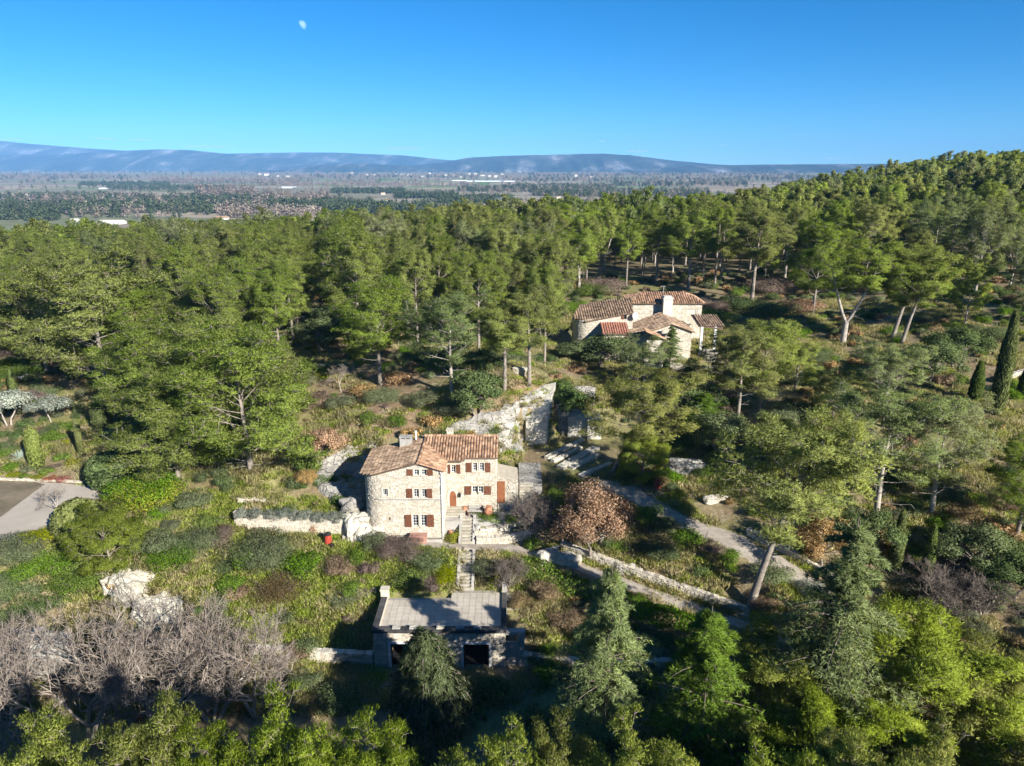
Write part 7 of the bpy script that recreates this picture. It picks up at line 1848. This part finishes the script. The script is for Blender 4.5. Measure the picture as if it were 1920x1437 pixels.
for j in range(5200):                                                     # loose trees everywhere
    px = rg.uniform(-60, 1700); yy = 317.5 + 92 * rg.random() ** 1.7; x, y = onplain(px, yy)
    if y < 520 or y > 7000: continue
    if vnoise(np.array([x / 260.]), np.array([y / 420.]), 3)[0] < .52: continue
    add_trees(x, y, rg.uniform(.7, 1.3) * (1 + y / 6000), int(rg.choice([0, 1, 3, 4, 4, 5, 2])))
fpa = np.array(fp); fpa[:, 2] = H(fpa[:, 0], fpa[:, 1]) - .5
gn_scatter('plain_trees', fpa, far_kinds)
# cleared fields seen on the plain, each a flat sheet
M['field_green'] = mat_simple('young crop', (.10, .17, .03), (.15, .22, .045), .03, .95, 0)
M['field_tan'] = mat_simple('tilled field', (.24, .18, .12), (.32, .25, .17), .02, .95, 0)
M['field_olive'] = mat_simple('meadow', (.17, .17, .08), (.24, .225, .12), .02, .95, 0)
for quad, m_ in [([(570,425),(700,422),(705,408),(600,412)],'field_green'),([(460,408),(500,408),(500,398),(470,398)],'field_green'),([(150,432),(300,428),(330,416),(160,418)],'field_tan'),([(470,400),(560,398),(556,390),(490,392)],'field_olive'),([(710,341),(735,341),(735,337),(712,337)],'field_green'),([(888,348),(915,348),(915,343),(890,343)],'field_green'),([(835,372),(900,374),(890,367),(838,367)],'field_olive'),([(800,414),(870,416),(868,408),(806,408)],'field_tan'),([(500,388),(590,388),(580,384),(510,384)],'field_green'),([(430,341),(560,341),(545,336),(440,336)],'field_tan'),([(770,378),(850,378),(845,374),(780,374)],'field_olive'),([(1100,345),(1180,345),(1175,339),(1110,339)],'field_olive'),([(960,388),(1010,386),(1005,380),(962,381)],'field_olive')]:
    P = [onplain(*p) for p in quad]; sheet('field', [(p[0], p[1]) for p in P], 14 if P[0][1] < 1500 else 40, M[m_], .5, zfun=(lambda X, Y: H(X, Y)))
# far buildings
def farm(px, py, wpx, hpx, label, wall='plaster', roof='tile', depth=9, cat='house', name='farm_building', pitch=.3):
    x, y = onplain(px, py); m = (y / CP) / FPX * 1.0; D = (y * CP + (CAM_Z - ZPLAIN) * SP); w = wpx * D / FPX; h = max(2.6, hpx * D / FPX); z = hgt(x, y)
    t = thing(name, label, cat, (x, y, z)); b = MB(); b.box(-w / 2, w / 2, 0, depth, -1, h); b.build('wall', M[wall], t)
    b = MB(); e = .5; r = depth * .5 * pitch + .6
    b.add([(-w / 2 - e, -e, h + .02), (w / 2 + e, -e, h + .02), (w / 2 + e, depth + e, h + .02), (-w / 2 - e, depth + e, h + .02), (-w / 2 - e, depth / 2, h + r), (w / 2 + e, depth / 2, h + r)], [(0, 1, 5, 4), (2, 3, 4, 5), (0, 4, 3), (1, 2, 5), (3, 2, 1, 0)]); b.build('roof', M[roof], t)
    n = max(1, int(w / 6))
    for k in range(n):
        b = MB(); xx = -w / 2 + w * (k + .5) / n; b.box(xx - .6, xx + .6, -.06, .03, h * .3, h * .75); b.build('window', M['glass'], t)
    return t
farm(203,421,47,4,'long white farm shed with pale roof at the left edge of the plain','white','plaster',14,'shed')
farm(137,417,12,4.5,'small white house left of the long farm shed','white','plaster')
for px, py, w, h, lab in [(378,397,14,2.5,'white house among trees left of the green field'),(402,394,9,3.5,'small pink house beside the white one among trees'),(415,412,20,2.5,'low cream house in front of the tree belt'),(577,409,26,3,'cream farmhouse behind the bare trees at the wood edge'),(563,404,14,3,'white house left of the cream farmhouse'),(584,392,8,4,'white gabled house in the middle of the plain'),(718,365,7,3,'tiny pale house in the tree belt at the centre'),(725,378,6,2.5,'tiny cream house below another in the centre belt'),(748,406,6,4,'white gable showing right of the round tree'),(690,394,28,2.5,'long low pinkish building in the centre belt'),(893,378,8,3,'small white house at the right of the olive field'),(937,378,10,3,'white house above the smoke'),(880,402,16,4,'pale house at the edge of the wood left of the smoke'),(1013,384,12,3.5,'cream house cluster at the wood edge, front'),(1024,380,8,3,'small cream house behind the cluster at the wood edge'),(1048,374,8,4,'white house between trees right of the cluster'),(1120,364,12,3,'pale yellow house above the pine wood'),(832,347,12,2,'far white house right of the green strip'),(650,378,6,2.5,'small tan house in the bare orchard'),(980,383,18,2,'long white building at the wood edge')]:
    farm(px, py, w, h, lab)
# town blocks on the far plain
TOWN = ['pale town block below the second mountain, far left of the town row'] + ['tiny pale block in the town row below the right hand mountain'] * 15 + ['tiny pale block far out left of the town'] * 4 + ['tiny pale block between the two mountains'] * 3 + ['tiny pale block right of the town below the mountain'] * 3
for k in range(26):
    px = [742,754,768,780,792,806,822,838,850,866,880,892,905,918,930,942,488,500,520,540,660,690,700,1080,1110,1140][k]; py = 332.5 + (k % 5) * .9
    farm(px, py, 4 + (k * 7) % 5, 2.0 + (k % 3) * .8, TOWN[k], 'plaster', 'plaster', 12, 'building', 'town_block', .05); 
town = [o for o in COL.objects if o.name.startswith('town_block')]
for o in town: o['group'] = 'pale town blocks on the far plain'
tell_apart([(o, toPx(o.location)[0]) for o in town])
# greenhouses
def greenhouse(px, py, wpx, lab, depth=60):
    x, y = onplain(px, py); D = y * CP + (CAM_Z - ZPLAIN) * SP; w = wpx * D / FPX; n = max(2, int(w / 9)); b = MB(); z = hgt(x, y)
    for k in range(n):
        a = -w / 2 + w * k / n; c = -w / 2 + w * (k + 1) / n; pr = [(a + (c - a) * t, 2.2 + 2.2 * math.sin(math.pi * t)) for t in np.linspace(0, 1, 6)]
        for p, q in zip(pr[:-1], pr[1:]): b.quad((p[0], 0, p[1]), (q[0], 0, q[1]), (q[0], depth, q[1]), (p[0], depth, p[1]))
        b.add([(p[0], 0, p[1]) for p in pr] + [(c, 0, -1), (a, 0, -1)], [tuple(range(8))[::-1]])
    b.build('greenhouse', M['foil'], None, loc=(x, y, z), label=lab, cat='greenhouse')
for px, py, w, lab in [(198,370,52,'long white greenhouse on the left of the plain'),(235,368,22,'short greenhouse beside the long white one'),(52,368,32,'pale greenhouse at the far left of the plain'),(305,370,50,'dull greenhouse behind the dark tree belt'),(535,353,26,'narrow greenhouse in the middle of the plain'),(920,342,90,'wide bluish greenhouse field below the town'),(860,341,30,'small bluish greenhouse left of the wide one'),(210,355,50,'faint greenhouse behind the left belt of trees')]: greenhouse(px, py, w, lab)
# water tower
x, y = onplain(455, 324); zt = atY(455, 312, y)[2]; hh = zt - ZPLAIN; b = MB(); b.lathe((0, 0, 0), [(hh * .10, -1), (hh * .09, hh * .6), (hh * .17, hh * .72), (hh * .19, hh * .9), (hh * .17, hh)], 14); b.build('water_tower', M['white'], None, loc=(x, y, ZPLAIN - 1), label='white water tower far out on the plain', cat='tower')
# moon: sunlit ball far beyond the sky haze, seen through the blue air
mm, nt, out = new_mat('moon'); d_ = nt.nodes.new('ShaderNodeBsdfDiffuse'); tr_ = nt.nodes.new('ShaderNodeBsdfTransparent'); ad = nt.nodes.new('ShaderNodeAddShader')
nt.links.new(ramp(nt, noise(nt, .0012, 3, .5, coords(nt)), [(.4, (.055, .055, .055)), (.6, (.12, .12, .12))]), d_.inputs['Color']); nt.links.new(d_.outputs[0], ad.inputs[0]); nt.links.new(tr_.outputs[0], ad.inputs[1]); nt.links.new(ad.outputs[0], out.inputs['Surface'])
dm = ray(566, 47.5); dm = dm / np.linalg.norm(dm); RM = 60000.0; pm = dm * RM; b = MB(); rr = 7.6 / FPX * RM * .95
b.lathe((0, 0, 0), [(max(1, rr * math.sin(a)), -rr * math.cos(a)) for a in np.linspace(.02, math.pi - .02, 20)], 32)
ax_ = np.array([.82, 0, .57])                                             # gibbous: the unlit limb is missing
b.v = [tuple(np.array(v_) - ax_ * np.dot(v_, ax_) * (.62 if np.dot(v_, ax_) < 0 else 0)) for v_ in b.v]
b.build('moon', mm, None, smooth=True, loc=(pm[0], pm[1], pm[2] + CAM_Z), label='pale daytime moon in the blue sky', cat='moon')
# haze
b = MB(); b.box(-14500, 14500, -2400, 13500, ZPLAIN - 40, 520); hm, nt, out = new_mat('haze'); pv = nt.nodes.new('ShaderNodeVolumePrincipled')
pv.inputs['Color'].default_value = (.23, .53, 1.0, 1); pv.inputs['Density'].default_value = 6.2e-5; pv.inputs['Anisotropy'].default_value = -.2; nt.links.new(pv.outputs[0], out.inputs['Volume'])
b.build('haze', hm, None, kind='stuff')

# small flat clouds low over the mountains, beyond the haze
cm, nt, out = new_mat('cloud'); pv = nt.nodes.new('ShaderNodeVolumePrincipled'); pv.inputs['Color'].default_value = (.9, .92, .95, 1)
nt.links.new(mathn(nt, 'MULTIPLY', ramp(nt, noise(nt, 3.5, 3, .6, coords(nt, 'Object')), [(.42, 0.0), (.65, 1.0)]), .0022), pv.inputs['Density']); nt.links.new(pv.outputs[0], out.inputs['Volume'])
for px, py, w, h, lab in [(20,262,44,5,'thin flat cloud at the far left over the mountains'),(198,260,44,4,'thin flat cloud second from the left'),(262,262,42,4,'thin flat cloud third from the left'),(390,275,100,5,'long thin cloud lying on the left hand mountain'),(755,279,72,7,'flat grey cloud above the gap between the mountains'),(1128,265,18,3,'tiny cloud above the right hand mountain'),(1195,284,42,5,'small cloud at the right shoulder of the mountain'),(1355,272,14,3,'tiny cloud right of the mountain'),(1560,297,24,3,'tiny cloud just above the right hand wood')]:
    Yc = 16500.0; p = atY(px, py, Yc); mpx = Yc / CP / FPX; b = MB(); b.lathe((0, 0, 0), [(max(.01, math.sin(a)), -math.cos(a)) for a in np.linspace(.05, math.pi - .05, 9)], 16)
    b.build('cloud', cm, None, loc=tuple(p), scale=(w * mpx / 2, 300, h * mpx / 2), label=lab, cat='cloud')

# pool in the far left garden
q = hit(8, 712); t = thing('swimming_pool', 'pale blue pool at the left edge of the picture behind the hedge', 'pool', (q[0], q[1], q[2]))
b = MB(); b.box(-4, 2.4, 0, .35, -.6, .32); b.box(-4, 2.4, 4.65, 5, -.6, .32); b.box(2.05, 2.4, .35, 4.65, -.6, .32); b.box(-4, -3.65, .35, 4.65, -.6, .32); b.build('rim', M['bluewhite'], t)
M['water'] = mat_simple('pool water', (.25, .38, .48), (.33, .46, .56), 1.0, .1, .002)
b = MB(); b.box(-3.65, 2.05, .35, 4.65, -.5, .22); b.build('water', M['water'], t)
# thin smoke rising behind the wood
sm_, nt, out = new_mat('smoke'); pv = nt.nodes.new('ShaderNodeVolumePrincipled'); pv.inputs['Color'].default_value = (.75, .85, 1, 1)
tc = coords(nt, 'Object'); nn_ = noise(nt, 1.6, 4, .6, tc); gr = nt.nodes.new('ShaderNodeTexGradient'); gr.gradient_type = 'SPHERICAL'; nt.links.new(tc, gr.inputs[0])
nt.links.new(mathn(nt, 'MULTIPLY', mathn(nt, 'MULTIPLY', ramp(nt, nn_, [(.40, 0.0), (.62, 1.0)]), gr.outputs['Fac']), .35), pv.inputs['Density']); nt.links.new(pv.outputs[0], out.inputs['Volume'])
p = atY(936, 388, 520); b = MB(); b.lathe((0, 0, 0), [(max(.01, math.sin(a)), -math.cos(a)) for a in np.linspace(.05, math.pi - .05, 9)], 14); b.build('smoke', sm_, None, loc=tuple(p), scale=(5.0, 5.0, 9.0), label='thin blue smoke plume rising behind the wood', cat='smoke')
